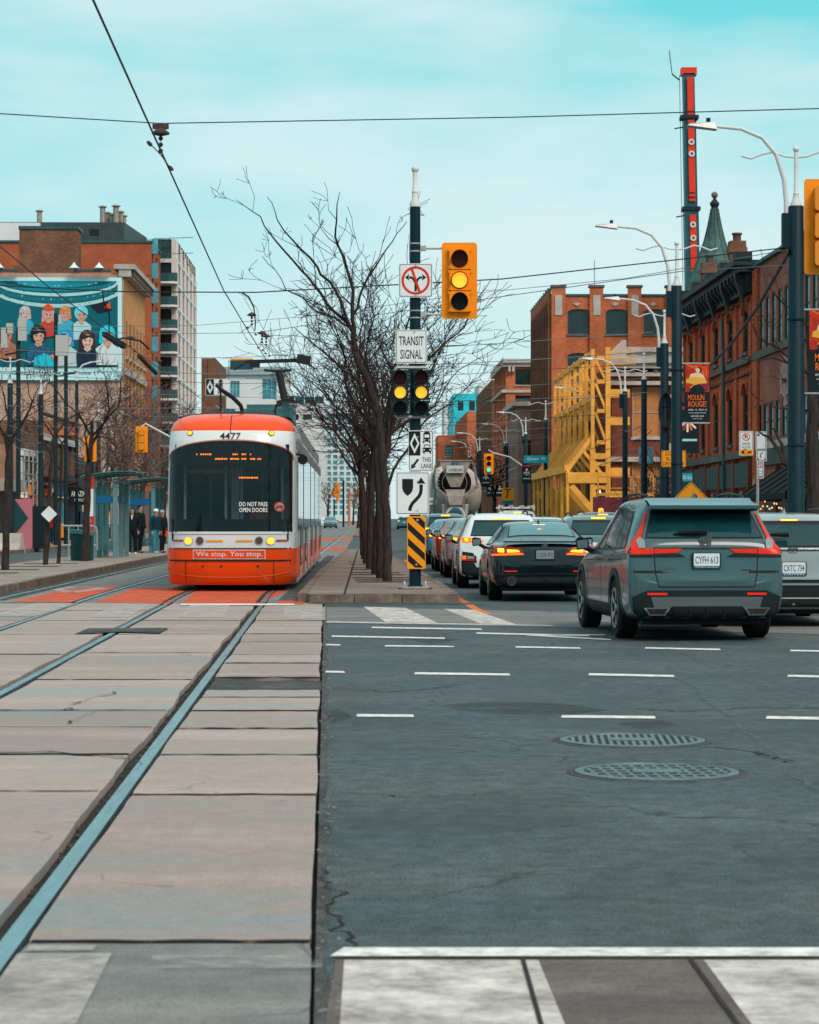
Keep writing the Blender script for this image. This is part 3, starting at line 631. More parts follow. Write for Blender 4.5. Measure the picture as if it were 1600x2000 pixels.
for (y, z, a_, b_) in ((.0, 5.85, .3, .55), (.36, 5.95, .26, .62), (.68, 6.0, .26, .66), (1.0, 5.95, .25, .6), (1.3, 5.85, .24, .5), (.1, 5.45, .42, .35), (.6, 5.42, .5, .36), (1.15, 5.5, .4, .3), (.35, 5.1, .6, .28)):
    m_ = MB(); yy = dA-7.4+y; m_.prism([(0, 0), (a_, .03), (a_*.95, b_), (a_*.5, b_+.08), (.02, b_-.04)], -.14, 0)
    o = m_.build('carved_block', rlm, rl); o.location = (-.0, yy+a_, z); o.rotation_euler = (0, 0, R(-90))
# ---- B: Victorian brick row with black cornice
vB, DB, dB, hB = 13.0, 83.9, 18.0, 10.0
B = bld('victorian_building', 'red brick Victorian block with heavy black bracketed cornice and arched windows', vB, DB)
up = [(dB-1.8-3.6*k-.6, 7.45, 1.2, 1.85) for k in range(5)]; lo = [(dB-1.8-3.6*k-.6, 4.2, 1.2, 2.15) for k in range(5)]
up += [(dB-1.8-3.6*k-.4+1.1, 7.45, .5, 1.5) for k in range(0)]
MATA[0] = br_red
shell(B, br_red, 13, dB, hB, [], up+lo)
windows(B, (0, dB, 0), (0, -1, 0), up, 1, 2, frame_dk, glass, arch=.45, sill=stone_d, dp=.06); windows(B, (0, dB, 0), (0, -1, 0), lo, 1, 2, frame_dk, glass, arch=.45, sill=stone_d, dp=.06)
for k in range(6):
    y = 3.6*k; trim(B, 'pilaster', br_red, [(-.09, max(.02, y-.22), 3.6, 0, min(dB-.02, y+.22), hB-.6)], uv=True)
    trim(B, 'shop_pilaster', br_dark, [(-.2, max(.02, y-.2), 0, 0, min(dB-.02, y+.2), 3.55)], uv=True)
trim(B, 'belt_course', stone_d, [(-.22, .03, 3.62, 0, dB-.03, 3.9), (-.2, .03, 7.0, 0, dB-.03, 7.22)]); trim(B, 'string_course', br_dark, [(-.1, .03, 9.28, 0, dB-.03, 9.36), (-.1, .03, 6.62, 0, dB-.03, 6.7)], uv=True)
trim(B, 'cornice', cornice_dk, [(-.75, -.3, hB+.42, .3, dB, hB+.62), (-.55, -.2, hB+.2, .2, dB, hB+.42), (-.28, -.05, hB-.5, .0, dB-.02, hB+.2)])
for k in range(21):
    y = .2+k*.87; b_ = MB(); b_.prism([(0, 0), (.35, 0), (.35, .62), (0, .62)], 0, .16); big = (k % 4 == 0)
    q = MB(); h_ = 1.15 if big else .6; wd = .42 if big else .2
    q.faces([(-.28, y, hB+.2), (-.62, y, hB+.2), (-.62, y, hB), (-.3, y, hB+.2-h_), (-.28, y+wd, hB+.2), (-.62, y+wd, hB+.2), (-.62, y+wd, hB), (-.3, y+wd, hB+.2-h_)],
            [(0, 1, 2, 3), (7, 6, 5, 4), (0, 4, 5, 1), (1, 5, 6, 2), (2, 6, 7, 3), (3, 7, 4, 0)]); q.build('cornice_bracket', cornice_dk, B)
for k in range(5):
    trim(B, 'end_block', cornice_dk, [(-.7, 3.6*k-.35, hB+.62, -.1, 3.6*k+.35, hB+.9)])
    for j in range(7): trim(B, 'shop_panel', mat('panel_grey_green', (.045, .085, .085), .6, var=.3, vs=3), [(-.17, 3.6*k+.3+j*.44, 2.55, -.03, 3.6*k+.3+j*.44+.36, 3.45)])
    trim(B, 'shop_door', shop_teal, [(-.08, 3.6*k+.5, .1, -.02, 3.6*k+1.5, 2.4)]); trim(B, 'shop_window', glass, [(-.08, 3.6*k+1.8, .6, -.02, 3.6*k+3.2, 2.4)])
nm = text('50', .42, frame_w, B, (-.2, 6.6, 2.0), name='house_number'); nm.rotation_euler = (0, 0, R(-90))
drain = MB(); drain.tube([(-.3, 5.4, 9.0), (-.25, 5.4, 6.4), (-.25, 5.4, .2)], .06, 6); drain.build('downpipe', metal_teal, B)
for (x, y, z0, z1, s_) in ((.42, 6.4, 10.0, 12.05, .26), (.42, 13.6, 10.0, 12.0, .28)):   # chimneys on the roof
    ch = thing('brick_chimney', {6.4: 'corbelled brick chimney right of the copper spire', 13.6: 'orange brick chimney left of the copper spire under the crane boom'}[y], 'chimney', (FX(vB, DB), DB, 0), AX)
    q = MB(); q.box(x-s_, y-s_, z0, x+s_, y+s_, z1-.7); q.build('shaft', br_or, ch, uv=True)
    for i, (e, a_, b_) in enumerate(((.04, -.7, -.45), (.09, -.45, -.25), (.05, -.25, 0))): q = MB(); q.box(x-s_-e, y-s_-e, z1+a_, x+s_+e, y+s_+e, z1+b_-.002); q.build('corbel', br_brown, ch, uv=True)
    q = MB(); q.lathe([(.16, z1), (.16, z1+.25), (.2, z1+.25), (.2, z1+.32)], (x, y, 0), 10); q.build('chimney_pot', br_dark, ch)
tt = thing('turret', 'green copper bell shaped spire with ball finial behind the Victorian cornice', 'spire', (13.86, 107, -.35), 0)
prof = [(1.32, 12.0), (1.14, 12.6), (.90, 13.2), (.66, 13.8), (.46, 14.4), (.31, 15.0), (.21, 15.5), (.15, 15.85)]
for (p0, p1) in zip(prof, prof[1:]):
    for j in range(12):
        a0, a1_ = 2*math.pi*j/12, 2*math.pi*(j+1)/12; q = MB(); e = .012*((j*7+int(p0[1]*10)) % 3)
        q.face([(p0[0]*math.cos(a0), p0[0]*math.sin(a0), p0[1]), (p0[0]*math.cos(a1_), p0[0]*math.sin(a1_), p0[1]), ((p1[0]+e)*math.cos(a1_), (p1[0]+e)*math.sin(a1_), p1[1]+.01), ((p1[0]+e)*math.cos(a0), (p1[0]+e)*math.sin(a0), p1[1]+.01)])
        q.build('copper_sheet', copper, tt)
for j in range(12):
    a0 = 2*math.pi*j/12; q = MB(); q.tube([((r_+.02)*math.cos(a0), (r_+.02)*math.sin(a0), h_) for r_, h_ in prof], .028, 4); q.build('standing_seam', copper, tt)
q = MB(); q.lathe([(.15, 15.8), (.16, 15.92), (.22, 16.05), (.22, 16.1), (.12, 16.22), (.07, 16.3), (.07, 16.34)], n=12); q.build('finial_base', cornice_dk, tt)
q = MB(); q.lathe([(.155*math.sin(R(a)), 16.47-.155*math.cos(R(a))) for a in range(5, 180, 17)], n=12); q.build('finial_ball', mat('finial_gold', (.16, .15, .11), .5, var=.3), tt, smooth=True)
q = MB(); q.lathe([(1.35, 0), (1.35, 12.0), (1.6, 12.05)], n=12); q.build('drum', br_red, tt, uv=True)
# ---- crane behind the rooftops
cr_ = thing('mobile_crane', 'tall telescopic crane boom in teal and red rising behind the rooftops', 'crane', (19.0, 160, 0), 0)
crm = mat('crane_teal', (.02, .10, .125), .4, var=.25, vs=.6); crr = mat('crane_red', (.72, .045, .018), .45, var=.1, vs=.5); dk = mat('crane_dark', (.02, .025, .028), .5)
def bx(z): return (1353-9*(z-16)/16-800)/4600*160-19.0
for z0, z1, h_ in ((3.0, 22.4, .50), (22.4, 28.6, .44), (28.6, 31.6, .40)):
    q = MB(); n = 6
    for k in range(n):
        a, b = z0+(z1-z0)*k/n, z0+(z1-z0)*(k+1)/n; q.bar((bx(a), 0, a), (bx(b), 0, b), h_*2*.95, h_*2, up=(0, 1, 0))
    q.build('boom_section', crm, cr_)
for z0, z1 in ((17.6, 18.0), (18.1, 18.3), (18.35, 22.0), (22.9, 23.1), (23.2, 23.4), (23.5, 27.9), (28.2, 28.4), (29.0, 31.3), (28.75, 28.9)):
    q = MB(); q.bar((bx(z0)+.06, -.56, z0), (bx(z1)+.06, -.56, z1), .42, .05, up=(0, 1, 0)); q.build('red_stripe', crr, cr_)
for z in (22.4, 28.6): q = MB(); q.box(bx(z)-.6, -.6, z-.1, bx(z)+.6, .6, z+.15); q.build('collar', dk, cr_)
for z in (15.2, 20.4, 21.3, 26.1, 26.9):
    q = MB(); ring(q, .1, .21, -.66, -.58, bx(z)+.06, z, 12); q.build('sheave_ring', frame_w, cr_)
q = MB(); q.box(bx(31.6)-.5, -.4, 31.5, bx(31.6)+.55, .4, 32.0); q.build('boom_head', crr, cr_); q = MB(); q.bar((bx(31)-.6, 0, 31.2), (bx(31)-1.1, 0, 31.6), .08); q.bar((bx(31)-1.1, 0, 31.6), (bx(31)-1.3, 0, 33.2), .05); q.bar((bx(28)-.4, 0, 28.0), (bx(28)-1.0, 0, 27.9), .08); q.bar((bx(22)-.4, 0, 22.0), (bx(22)-1.0, 0, 21.9), .08); q.build('boom_gear', dk, cr_)
q = MB(); q.tube([(bx(31)-.62, -.2, 31.5), (bx(15)-.62, -.2, 12)], .025, 4); q.build('hoist_cable', dk, cr_)
q = MB(); q.box(-2.2, -1.3, 1.1, 5.0, 1.3, 1.7); q.box(-1.4, -1.2, 1.7, 1.6, 1.2, 3.2); q.build('carrier', crr, cr_)
for x in (-1.6, 0, 2.6, 4.2):
    for y in (-1.2, 1.2): q = MB(); q.lathe([(.2, -.18), (.55, -.18), (.55, .18), (.2, .18)], (x, y, .55), 14, 'y'); q.build('wheel', dk, cr_)
# ---- C: heritage facade with white cornices
C_ = bld('heritage_building', 'ornate brick and stone heritage hall with white cornices behind the yellow steel', 11.9, 121.5)
fh = [(1.05, 5.6, 1.5, 2.6), (3.9, 5.6, 1.5, 2.6), (6.7, 5.6, 1.5, 2.6), (1.05, 1.8, 1.5, 2.6), (3.9, 1.8, 1.5, 2.6)]
shell(C_, br_dark, 11, 33, 9.4, fh, [])
windows(C_, (0, 0, 0), (1, 0, 0), fh, 1, 2, stone_l, mat('boarded', (.5, .2, .07), .7, var=.2), sill=stone_l)
trim(C_, 'cornice', stone_l, [(-.5, -.6, 9.4, 11, 0, 9.62), (-.35, -.45, 9.15, 11, 0, 9.4), (.4, -.3, 10.0, 11, 2, 10.25), (-.2, -.28, 8.3, 11, 0, 8.5), (-.2, -.3, 8.75, 11, 0, 8.95)])
trim(C_, 'parapet', stone_l, [(.6, -.1, 9.62, 11, 1.2, 10.0)])
for k in range(18): trim(C_, 'dentil', stone_d, [(-.3+k*.6, -.34, 8.95, -.05+k*.6, -.02, 9.15)])
for x in (3.25, 6.0, 8.9): trim(C_, 'pilaster', stone_l, [(x-.22, -.26, 5.3, x+.22, 0, 8.3), (x-.34, -.34, 4.9, x+.34, 0, 5.3), (x-.3, -.3, 7.6, x+.3, -.0, 7.8)])
trim(C_, 'belt_course', stone_l, [(-.1, -.2, 4.35, 11, 0, 4.6)]); trim(C_, 'balcony_slab', stone_d, [(1.6, -1.0, 2.7, 5.0, 0, 2.9)])
for k in range(14): trim(C_, 'baluster', stone_d, [(1.7+k*.24, -.9, 2.9, 1.82+k*.24, -.78, 3.5)])
trim(C_, 'balcony_rail', stone_d, [(1.6, -.95, 3.5, 5.0, -.72, 3.62)])
q = MB(); q.prism([(-.5, 9.62), (.7, 9.62), (.7, 10.6), (.5, 10.6)], -.4, 0); q.build('gable_scroll', stone_l, C_)
# ---- yellow steel facade retention frame
ys = mat('yellow_steel', (.92, .40, .07), .5, var=.3, vs=1.1)
Y = bld('facade_frame', 'big yellow steel retention frame propping the heritage facade', 10.75, 120, cat='steel frame')
def yb(name, a, b, w_=.22, h_=None): q = MB(); q.bar(a, b, w_, h_); return q.build(name, ys, Y)
for k in range(8):
    y = 3.4*k; zt = 10.05
    yb('post', (0, y, 5.0), (0, y, zt), .17, .34)
    if k in (0, 4, 7): yb('post', (.78, y, 0), (.78, y, zt+.1), .24, .26)
    for z in (5.3, 6.9, 8.4, 9.6): yb('cross_beam', (.2, y, z), (.62, y, z), .16, .2)
    for z0, z1 in ((5.3, 6.9), (6.9, 8.4), (8.4, 9.6)): yb('diagonal', (.15, y, z1-.1), (.66, y, z0+.1), .12)
    yb('rafter', (-.05, y, 5.55), (-1.3, y, 3.85), .2, .2); yb('lower_post', (-1.28, y, .9), (-1.28, y, 3.9), .13, .3); yb('knee_brace', (-1.1, y, 3.1), (.65, y, 1.1), .24, .3); yb('strut', (-.5, y, 4.9), (.7, y, 3.4), .16)
    if k < 7: yb('rafter', (-.05, y+1.7, 5.55), (-1.3, y+1.7, 3.85), .14, .16); yb('post', (.12, y+1.7, 5.2), (.12, y+1.7, zt-.25), .09, .3)
for z in (5.1, 7.6, 9.9): yb('long_beam', (.05, 0, z), (.05, 24, z), .12, .3)
yb('long_beam', (-1.28, 0, 3.95), (-1.28, 24, 3.95), .3, .4); yb('cross_tie', (-1.28, -.05, 3.5), (.78, -.05, 3.5), .3, .55); yb('cross_tie', (-.1, -.05, 4.6), (.78, -.05, 4.6), .2, .3)
for z in (4.2, 3.0, 2.2, 1.2): yb('cross_beam', (.0, -.02, z), (.78, -.02, z), .16, .2)
for z0, z1 in ((3.1, 4.5), (1.3, 3.0)): yb('diagonal', (0, 0, z1), (.75, 0, z0), .14)
yb('post', (0, 0, 0), (0, 0, 5.0), .26)
for z in (6.4, 7.8, 2.6, 3.8):
    for x in (.9,): yb('outrigger', (x, .1, z), (x+1.0, .1, z), .2, .42)
for k in range(3): yb('top_rail', (.8, .05, 9.3+.3*k), (2.2, .05, 9.3+.3*k), .06)
hoard = thing('site_hoarding', 'maroon plywood hoarding with small white lettering below the yellow frame', 'hoarding', (Wp(1158, 1012, 113).x, 113, 0), AX)
for k in range(4): q = MB(); q.box(k*1.25+.01, 0, 0, k*1.25+1.24, .08, 2.45); q.build('hoarding_panel', mat('maroon_ply', (.23, .045, .06), .6, var=.12, vs=1), hoard)
text('ALTERRA', .13, frame_w, hoard, (1.6, -.02, 1.75), w_=.95)
rail = thing('scaffold_walkway', 'yellow railed walkway platform above the maroon hoarding', 'walkway', (Wp(1168, 1012, 114.5).x, 114.5, 0), AX)
for x in (0, .5, 1.6, 2.7): q = MB(); q.bar((x, 0, 0), (x, 0, 3.5), .07); q.build('stanchion', ys, rail)
for z in (2.6, 2.9, 3.45): q = MB(); q.bar((0, 0, z), (2.7, 0, z), .06 if z > 2.6 else .16); q.build('guard_rail', ys, rail)
# ---- D: five storey brick warehouse
Dd = bld('warehouse', 'tall red brick warehouse with stone diamonds and big dark windows behind the yellow frame', 12.1, 164)
cols = [1.15+2.66*k for k in range(4)]
fh = [(x, z, 1.62, 1.75) for x in cols for z in (14.25, 11.2, 8.1, 5.0, 1.9)]
sh = [(.45+1.9*k, z, 1.0, 1.9) for k in range(9) for z in (14.1, 11.1, 8.0, 4.9, 1.9)]
MATA[0] = br_or
shell(Dd, br_or, 11.2, 17.2, 16.9, fh, sh)
windows(Dd, (0, 0, 0), (1, 0, 0), fh, 2, 1, metal_teal, glass, arch=.18, sill=stone_d); windows(Dd, (0, 17.2, 0), (0, -1, 0), sh, 2, 3, frame_dk, glass, sill=stone_d)
for k, x in enumerate((0, 2.66, 5.32, 7.98, 10.6)):
    trim(Dd, 'pier', br_or, [(x+.02, -.22, 0, x+.96 if k else 1.0, 0, 17.5)], uv=True); trim(Dd, 'pier_cap', stone_d, [(x-.03, -.3, 17.5, x+1.05, .5, 17.66)]); trim(Dd, 'stone_panel', stone_l, [(x+.26, -.28, 15.55, x+.76, -.2, 16.95)])
    if k < 4: q = MB(); q.prism([(x+1.55, 16.35), (x+1.82, 16.2), (x+2.09, 16.35), (x+1.82, 16.5)], -.06, 0); q.build('stone_diamond', stone_l, Dd)
for k in range(10): trim(Dd, 'side_pier', br_brown, [(-.22, max(.02, 1.9*k-.2), 0, 0, min(17.15, 1.9*k+.25), 17.3)], uv=True); trim(Dd, 'pier_cap', stone_d, [(-.26, max(.02, 1.9*k-.24), 17.3, .1, min(17.15, 1.9*k+.3), 17.45)])
trim(Dd, 'coping', metal_teal, [(0, -.08, 16.9, 11.2, .2, 17.05)]); trim(Dd, 'antenna', dk, [(3.2, 2, 16.8, 3.24, 2.04, 19.6)])
# ---- E and the smaller ones up the street
def simple(name, label, v, D, w_, d_, h_, m, fr, sr, fm=frame_dk, gm=glass, cols=2, rows=3, side=1, corn=None, sill=stone_l, x=None):
    t = bld(name, label, v, D, x=x)
    fh = [(a, z, ww, hh) for (a, z, ww, hh) in fr]; sh = list(sr)
    shell(t, m, w_, d_, h_, fh, sh, side)
    windows(t, (0, 0, 0) if side > 0 else (-w_, 0, 0), (1, 0, 0), fh, cols, rows, fm, gm, sill=sill)
    windows(t, (0, d_, 0) if side > 0 else (0, 0, 0), (0, -1, 0) if side > 0 else (0, 1, 0), sh, cols, rows, fm, gm, sill=sill)
    if corn:
        x0, x1 = (-.4, w_) if side > 0 else (-w_, .4)
        for z, e, hh in corn: trim(t, 'cornice', stone_l if h_ > 5 else stone_d, [(x0 if side > 0 else -w_, -e, z, w_ if side > 0 else x1, d_ , z+hh)])
    return t
E = simple('brick_building', 'orange brick corner building with white cornice left of the tall warehouse', 12.0, 215, 9, 19, 15.6, br_or, [(.85, z, 1.4, 1.4) for z in (13.6, 11.25, 8.8, 6)], [(1.2+3*k, z, 1.6, 1.5) for k in range(6) for z in (13.4, 11.0, 8.5)], corn=[(15.6, .6, .35), (15.25, .35, .35), (12.9, .15, .25)])
for x in (.2, .55, 2.3, 2.6): trim(E, 'cornice_bracket', stone_l, [(x, -.4, 14.75, x+.22, 0, 15.25)])
simple('stone_building', 'low brown stone building with a pointed parapet by the warehouse corner', 11.2, 186, 3, 14, 10.3, mat('brownstone', (.24, .15, .12), .9, var=.25, vs=1.2), [(.8, 6.0, .7, 1.6)], [(1+2*k, 5.5, .7, 1.8) for k in range(6)], corn=[(10.3, .3, .4)])
simple('brick_building', 'plain brown brick building beyond the white corniced corner', 12.1, 241, 8, 34, 15.6, br_brown, [(.9, 11.5, .5, 2.2)], [(2+4*k, z, 1.2, 2.0) for k in range(8) for z in (11.6, 8, 4.4)])
simple('brick_building', 'orange brick block with one large dark window below the turquoise storey', 12.0, 290, 8, 40, 14.6, br_or, [(5.2, 8.5, 2.6, 4.2)], [], x=7.1)
tq = simple('office_block', 'bright turquoise panelled storey on top of a far orange block', 12, 332, 6.5, 20, 19.0, turq, [(.6, 16.6, .8, 1.4), (2.2, 16.6, .8, 1.4)], [], x=6.2, sill=None)
trim(tq, 'roof_slab', concr_w, [(3.6, 0, 19.0, 8, 14, 20.4)])
simple('apartment_tower', 'white and blue apartment tower far behind the cement mixer', 12, 365, 4.6, 12, 18.6, concr_w, [(.5+1.4*k, 5.2+2.9*j, .8, 1.9) for k in range(3) for j in range(5)], [], gm=glass_l, x=5.4, sill=None)
simple('brick_building', 'low far brick block with blue window left of the traffic signal', 12, 300, 4.4, 12, 12.0, br_or, [(.9, 9.3, 1.0, 1.4)], [], gm=glass_l, x=3.65)
# ---- centre: long gridded block closing the view
far = thing('apartment_block', 'long pale gridded apartment block with blue windows closing the street', 'building', (-55, 1100, 0), 0)
fw, fh_ = 46, 46
holes = [(1.0+3.05*c, 3+2.62*r_, 2.0, 1.75) for c in range(15) for r_ in range(16)]
q = MB(); wall(q, (0, 0, 0), (1, 0, 0), fw, fh_, holes, .4); q.face([(fw, 0, 0), (fw, 20, 0), (fw, 20, fh_), (fw, 0, fh_)]); q.face([(0, 0, fh_), (fw, 0, fh_), (fw, 20, fh_), (0, 20, fh_)]); q.build('wall', concr_w, far)
g = MB(); g.box(0, 0, 0, 2.0, .05, 1.75); gme = g.mesh('pane', glass_l)
for h in holes: inst('window', gme, far, (h[0], .3, h[1]))
for k in range(16): trim(far, 'glazed_bay', glass_b, [(.3+k*2.88, 1.0, fh_, .3+k*2.88+2.7, 1.2, fh_+3.6)])
trim(far, 'roof_slab', metal_teal, [(-.5, -.5, fh_+3.6, fw+.5, 18, fh_+4.4)])
# ---- left side of the street
K = bld('apartment_building', 'pale concrete apartment building with stacked curved balconies left of the street', -23.7, 285)
fl = [4.6+2.82*k for k in range(11)]
wl = [(-0+.25, z, 1.4, 1.9) for z in fl]
fh = [(1.5, z, .7, 2.1) for z in fl]+[(2.35, z+.05, 1.65, 2.35) for z in fl]
sh = [(.85+6.4*b_+2.9*j, z, 2.6, 2.3) for b_ in range(5) for j in range(2) for z in fl]
q = MB(); wall(q, (-4.6, 0, 0), (1, 0, 0), 4.6, 34.2, fh, .3); wall(q, (0, 0, 0), (0, 1, 0), 32.5, 34.0, sh, .2); q.face([(-4.6, 0, 34.2), (0, 0, 34.2), (0, 32, 34.2), (-4.6, 32, 34.2)]); q.build('wall', concr_l, K)
windows(K, (-4.6, 0, 0), (1, 0, 0), fh, 1, 2, frame_dk, glass, sill=None); windows(K, (0, 0, 0), (0, 1, 0), sh, 2, 1, frame_dk, glass, dp=.1, sill=None)
for b_ in range(6): trim(K, 'concrete_fin', concr_w, [(0, 6.4*b_+.05, 0, .14, 6.4*b_+.75, 35.0-.35*b_)]); trim(K, 'concrete_fin', concr_l, [(0, 6.4*b_+3.45, 0, .05, 6.4*b_+3.7, 33.8)]) if b_ < 5 else None
for z in fl: trim(K, 'floor_band', concr_w, [(0, .05, z-.35, .08, 32.4, z-.02)])
for z in fl[:-1]:
    q = MB(); pts = [(-3.4, .0)]+[(-2.35+1.15*math.cos(a), -1.35*math.sin(a)-.05) for a in [math.pi*k/8 for k in range(8, -1, -1)]]+[(-1.2, .0)]
    pts = [(-3.45, -.02), (-3.45, -.9)]+[(-2.5+1.5*math.cos(a), -.9-.5*math.sin(a)) for a in (math.pi*.6, math.pi*.4, math.pi*.2, 0)]+[(-1.0, -.02)]
    pts = [(a+1.2, b) for a, b in pts]; q.slab(pts, z-.25, z); sl_ = q.build('balcony', concr_w, K)
    q = MB()
    for (a, b) in zip(pts[1:-1], pts[2:]): q.face([(a[0], a[1], z+.05), (b[0], b[1], z+.05), (b[0], b[1], z+1.0), (a[0], a[1], z+1.0)])
    q.face([(pts[0][0], pts[0][1], z+.05), (pts[1][0], pts[1][1], z+.05), (pts[1][0], pts[1][1], z+1.0), (pts[0][0], pts[0][1], z+1.0)])
    q.build('balustrade', mat('balustrade_glass', (.03, .08, .09), .15), sl_)
    q = MB(); q.tube([(p[0], p[1], z+1.03) for p in pts[:-1]], .03, 4); q.build('handrail', frame_dk, sl_)
T = thing('apartment_tower', 'big orange brick tower with dark metal penthouse behind the billboard', 'building', (-29.6, 270, 0), AX)
shell(T, br_tower, 46, 12, 33.0, [], [(1.0+5*k, 4+2.9*j, 2.2, 1.9) for k in range(2) for j in range(10)], -1)
windows(T, (0, 0, 0), (0, 1, 0), [(1.0+5*k, 4+2.9*j, 2.2, 1.9) for k in range(2) for j in range(10)], 2, 1, frame_dk, glass_l)
trim(T, 'coping', metal_teal, [(-46, -.15, 33.0, .15, 12, 33.25)]); trim(T, 'brick_band', br_brown, [(-46, -.06, 29.2, .0, -.003, 29.35)], uv=True)
q = MB(); q.faces([(-46, 2, 33.2), (-3.3, 2, 33.2), (-1.6, 11.8, 33.2), (-46, 11.8, 33.2), (-46, 2, 35.6), (-3.3, 2, 35.6), (-1.6, 11.8, 35.0), (-46, 11.8, 35.0)], [(4, 5, 6, 7), (0, 1, 5, 4), (1, 2, 6, 5), (3, 0, 4, 7)]); q.build('penthouse', metal_grey, T)
for k in range(26): trim(T, 'metal_seam', metal_grey, [(-12.4+k*.36, 1.93, 33.25, -12.32+k*.36, 1.998, 35.55)])
trim(T, 'louvre', shop_dk, [(-7.2, 1.9, 34.1, -6.2, 2.0, 34.8)]); trim(T, 'white_band', concr_w, [(-46, 1.0, 33.25, -12.9, 1.9, 35.4)])
for x, y, z, r_ in ((-5.9, 3, 37.4, .32), (-5.5, 4.5, 36.9, .26), (-4.9, 3.8, 36.6, .28), (-4.35, 3, 37.5, .34), (-3.9, 4.4, 37.0, .26), (-3.6, 5, 36.6, .24), (-13.2, 3, 36.9, .3)):
    q = MB(); q.lathe([(r_, 35.3), (r_, z), (r_*1.6, z+.06), (r_*1.6, z+.14), (.05, z+.3)], (x, y, 0), 12); q.build('vent_stack', mat('stack_metal', (.36, .30, .26), .5, .4, var=.3), T, smooth=True)
for k in range(11): trim(T, 'bay_window', glass_l, [(.02, .2, 3.6+2.82*k, .75, .28, 3.6+2.82*k+1.7)])
for z0 in (33.6, 31.8): q = MB(); q.bar((.2, 1, z0), (4.9-.2*z0/33, 1, z0+.15), .07); q.bar((1.0, 1, z0), (.8, 1, z0-1.6), .06); q.bar((2.0, 1, z0), (.8, 1, z0-1.2), .06); q.build('davit_arm', metal_teal, T)
simple('brick_building', 'brown brick building right of the pale apartment block', -31.0, 335, 2.0, 26, 24.2, br_brown, [], [(1+3*k, 3+2.9*j, 1.5, 1.8) for k in range(8) for j in range(7)], gm=glass, side=-1, sill=concr_l, x=-27.6)
O_ = thing('apartment_building', 'white terraced modern apartment building behind the pantograph', 'building', (-34.5, 420, 0), 0)
oh = [(1.0+3.3*k, z, 2.4, 1.9) for k in range(4) for z in (3, 6.2, 9.4, 12.6, 15.8, 19.0)]+[(8.2, 22.6, 2.6, 3.6), (2.4, 22.9, 1.8, 3.0)]
q = MB(); wall(q, (0, 0, 0), (1, 0, 0), 12.2, 27.0, oh, .3); q.face([(12.2, 0, 0), (12.2, 12, 0), (12.2, 12, 27), (12.2, 0, 27)]); q.build('wall', concr_w, O_); windows(O_, (0, 0, 0), (1, 0, 0), oh, 3, 2, frame_w, glass_l, sill=None)
trim(O_, 'roof_slab', mat('slab_grey', (.30, .36, .38), .7), [(-.4, -.6, 27.0, 12.6, 12, 28.4)])
oh2 = [(.8+2.4*k, 19.0, 1.6, 1.0) for k in range(2)]+[(.6+2.0*k, z, 1.5, 1.5) for k in range(3) for z in (3, 6, 9)]
q = MB(); wall(q, (12.25, 1, 0), (1, 0, 0), 7.2, 22.0, oh2, .3); q.face([(19.45, 1, 0), (19.45, 12, 0), (19.45, 12, 22), (19.45, 1, 22)]); q.build('terrace_wall', concr_w, O_); windows(O_, (12.25, 1, 0), (1, 0, 0), oh2, 2, 1, frame_dk, glass, sill=None)
for k in range(4): trim(O_, 'terrace_rail', metal_teal, [(12.3+k*1.75, .9, 22.0, 12.3+k*1.75+1.6, .98, 23.2)])
tl = thing('office_block', 'low teal clad block between the streetcar roof and the white terraces', 'building', (-28.0, 405, 0), 0); q = MB(); wall(q, (0, 0, 0), (1, 0, 0), 8.0, 21.0, [(.6+2.5*k, z, 1.9, 1.6) for k in range(3) for z in (4, 8, 12, 15.5)], .2); q.face([(8, 0, 0), (8, 10, 0), (8, 10, 21), (8, 0, 21)]); q.face([(0, 0, 21), (8, 0, 21), (8, 10, 21), (0, 10, 21)]); q.build('wall', mat('clad_teal', (.05, .13, .145), .5, var=.15), tl); windows(tl, (0, 0, 0), (1, 0, 0), [(.6+2.5*k, z, 1.9, 1.6) for k in range(3) for z in (4, 8, 12, 15.5)], 1, 1, frame_dk, glass_l, sill=None)
# the street behind the camera, mirrored in windscreens and paint
for (x, y, w_, h_, m, lab) in ((-30, -58, 16, 15, br_or, 'orange brick block behind the camera on the left'), (14, -48, 20, 13, br_brown, 'brown brick block behind the camera on the right'), (-12, -130, 26, 20, br_dark, 'dark brick block far behind the camera'), (-62, -40, 22, 18, br_dark, 'dark brick block well left behind the camera'), (40, -70, 26, 17, br_red, 'red brick block well right behind the camera')):
    t = thing('rear_building', lab, 'building', (x, y, 0)); hs_ = [(1.2+3*k, z, 1.6, 2.0) for k in range(int(w_/3)) for z in (1, 4.5, 8, 11)]; q = MB(); wall(q, (w_, 0, 0), (-1, 0, 0), w_, h_, hs_, .2); q.box(0, -12, 0, w_, -.01, h_); q.build('wall', m, t, uv=True); windows(t, (w_, 0, 0), (-1, 0, 0), hs_, 1, 2, frame_dk, glass, sill=None)
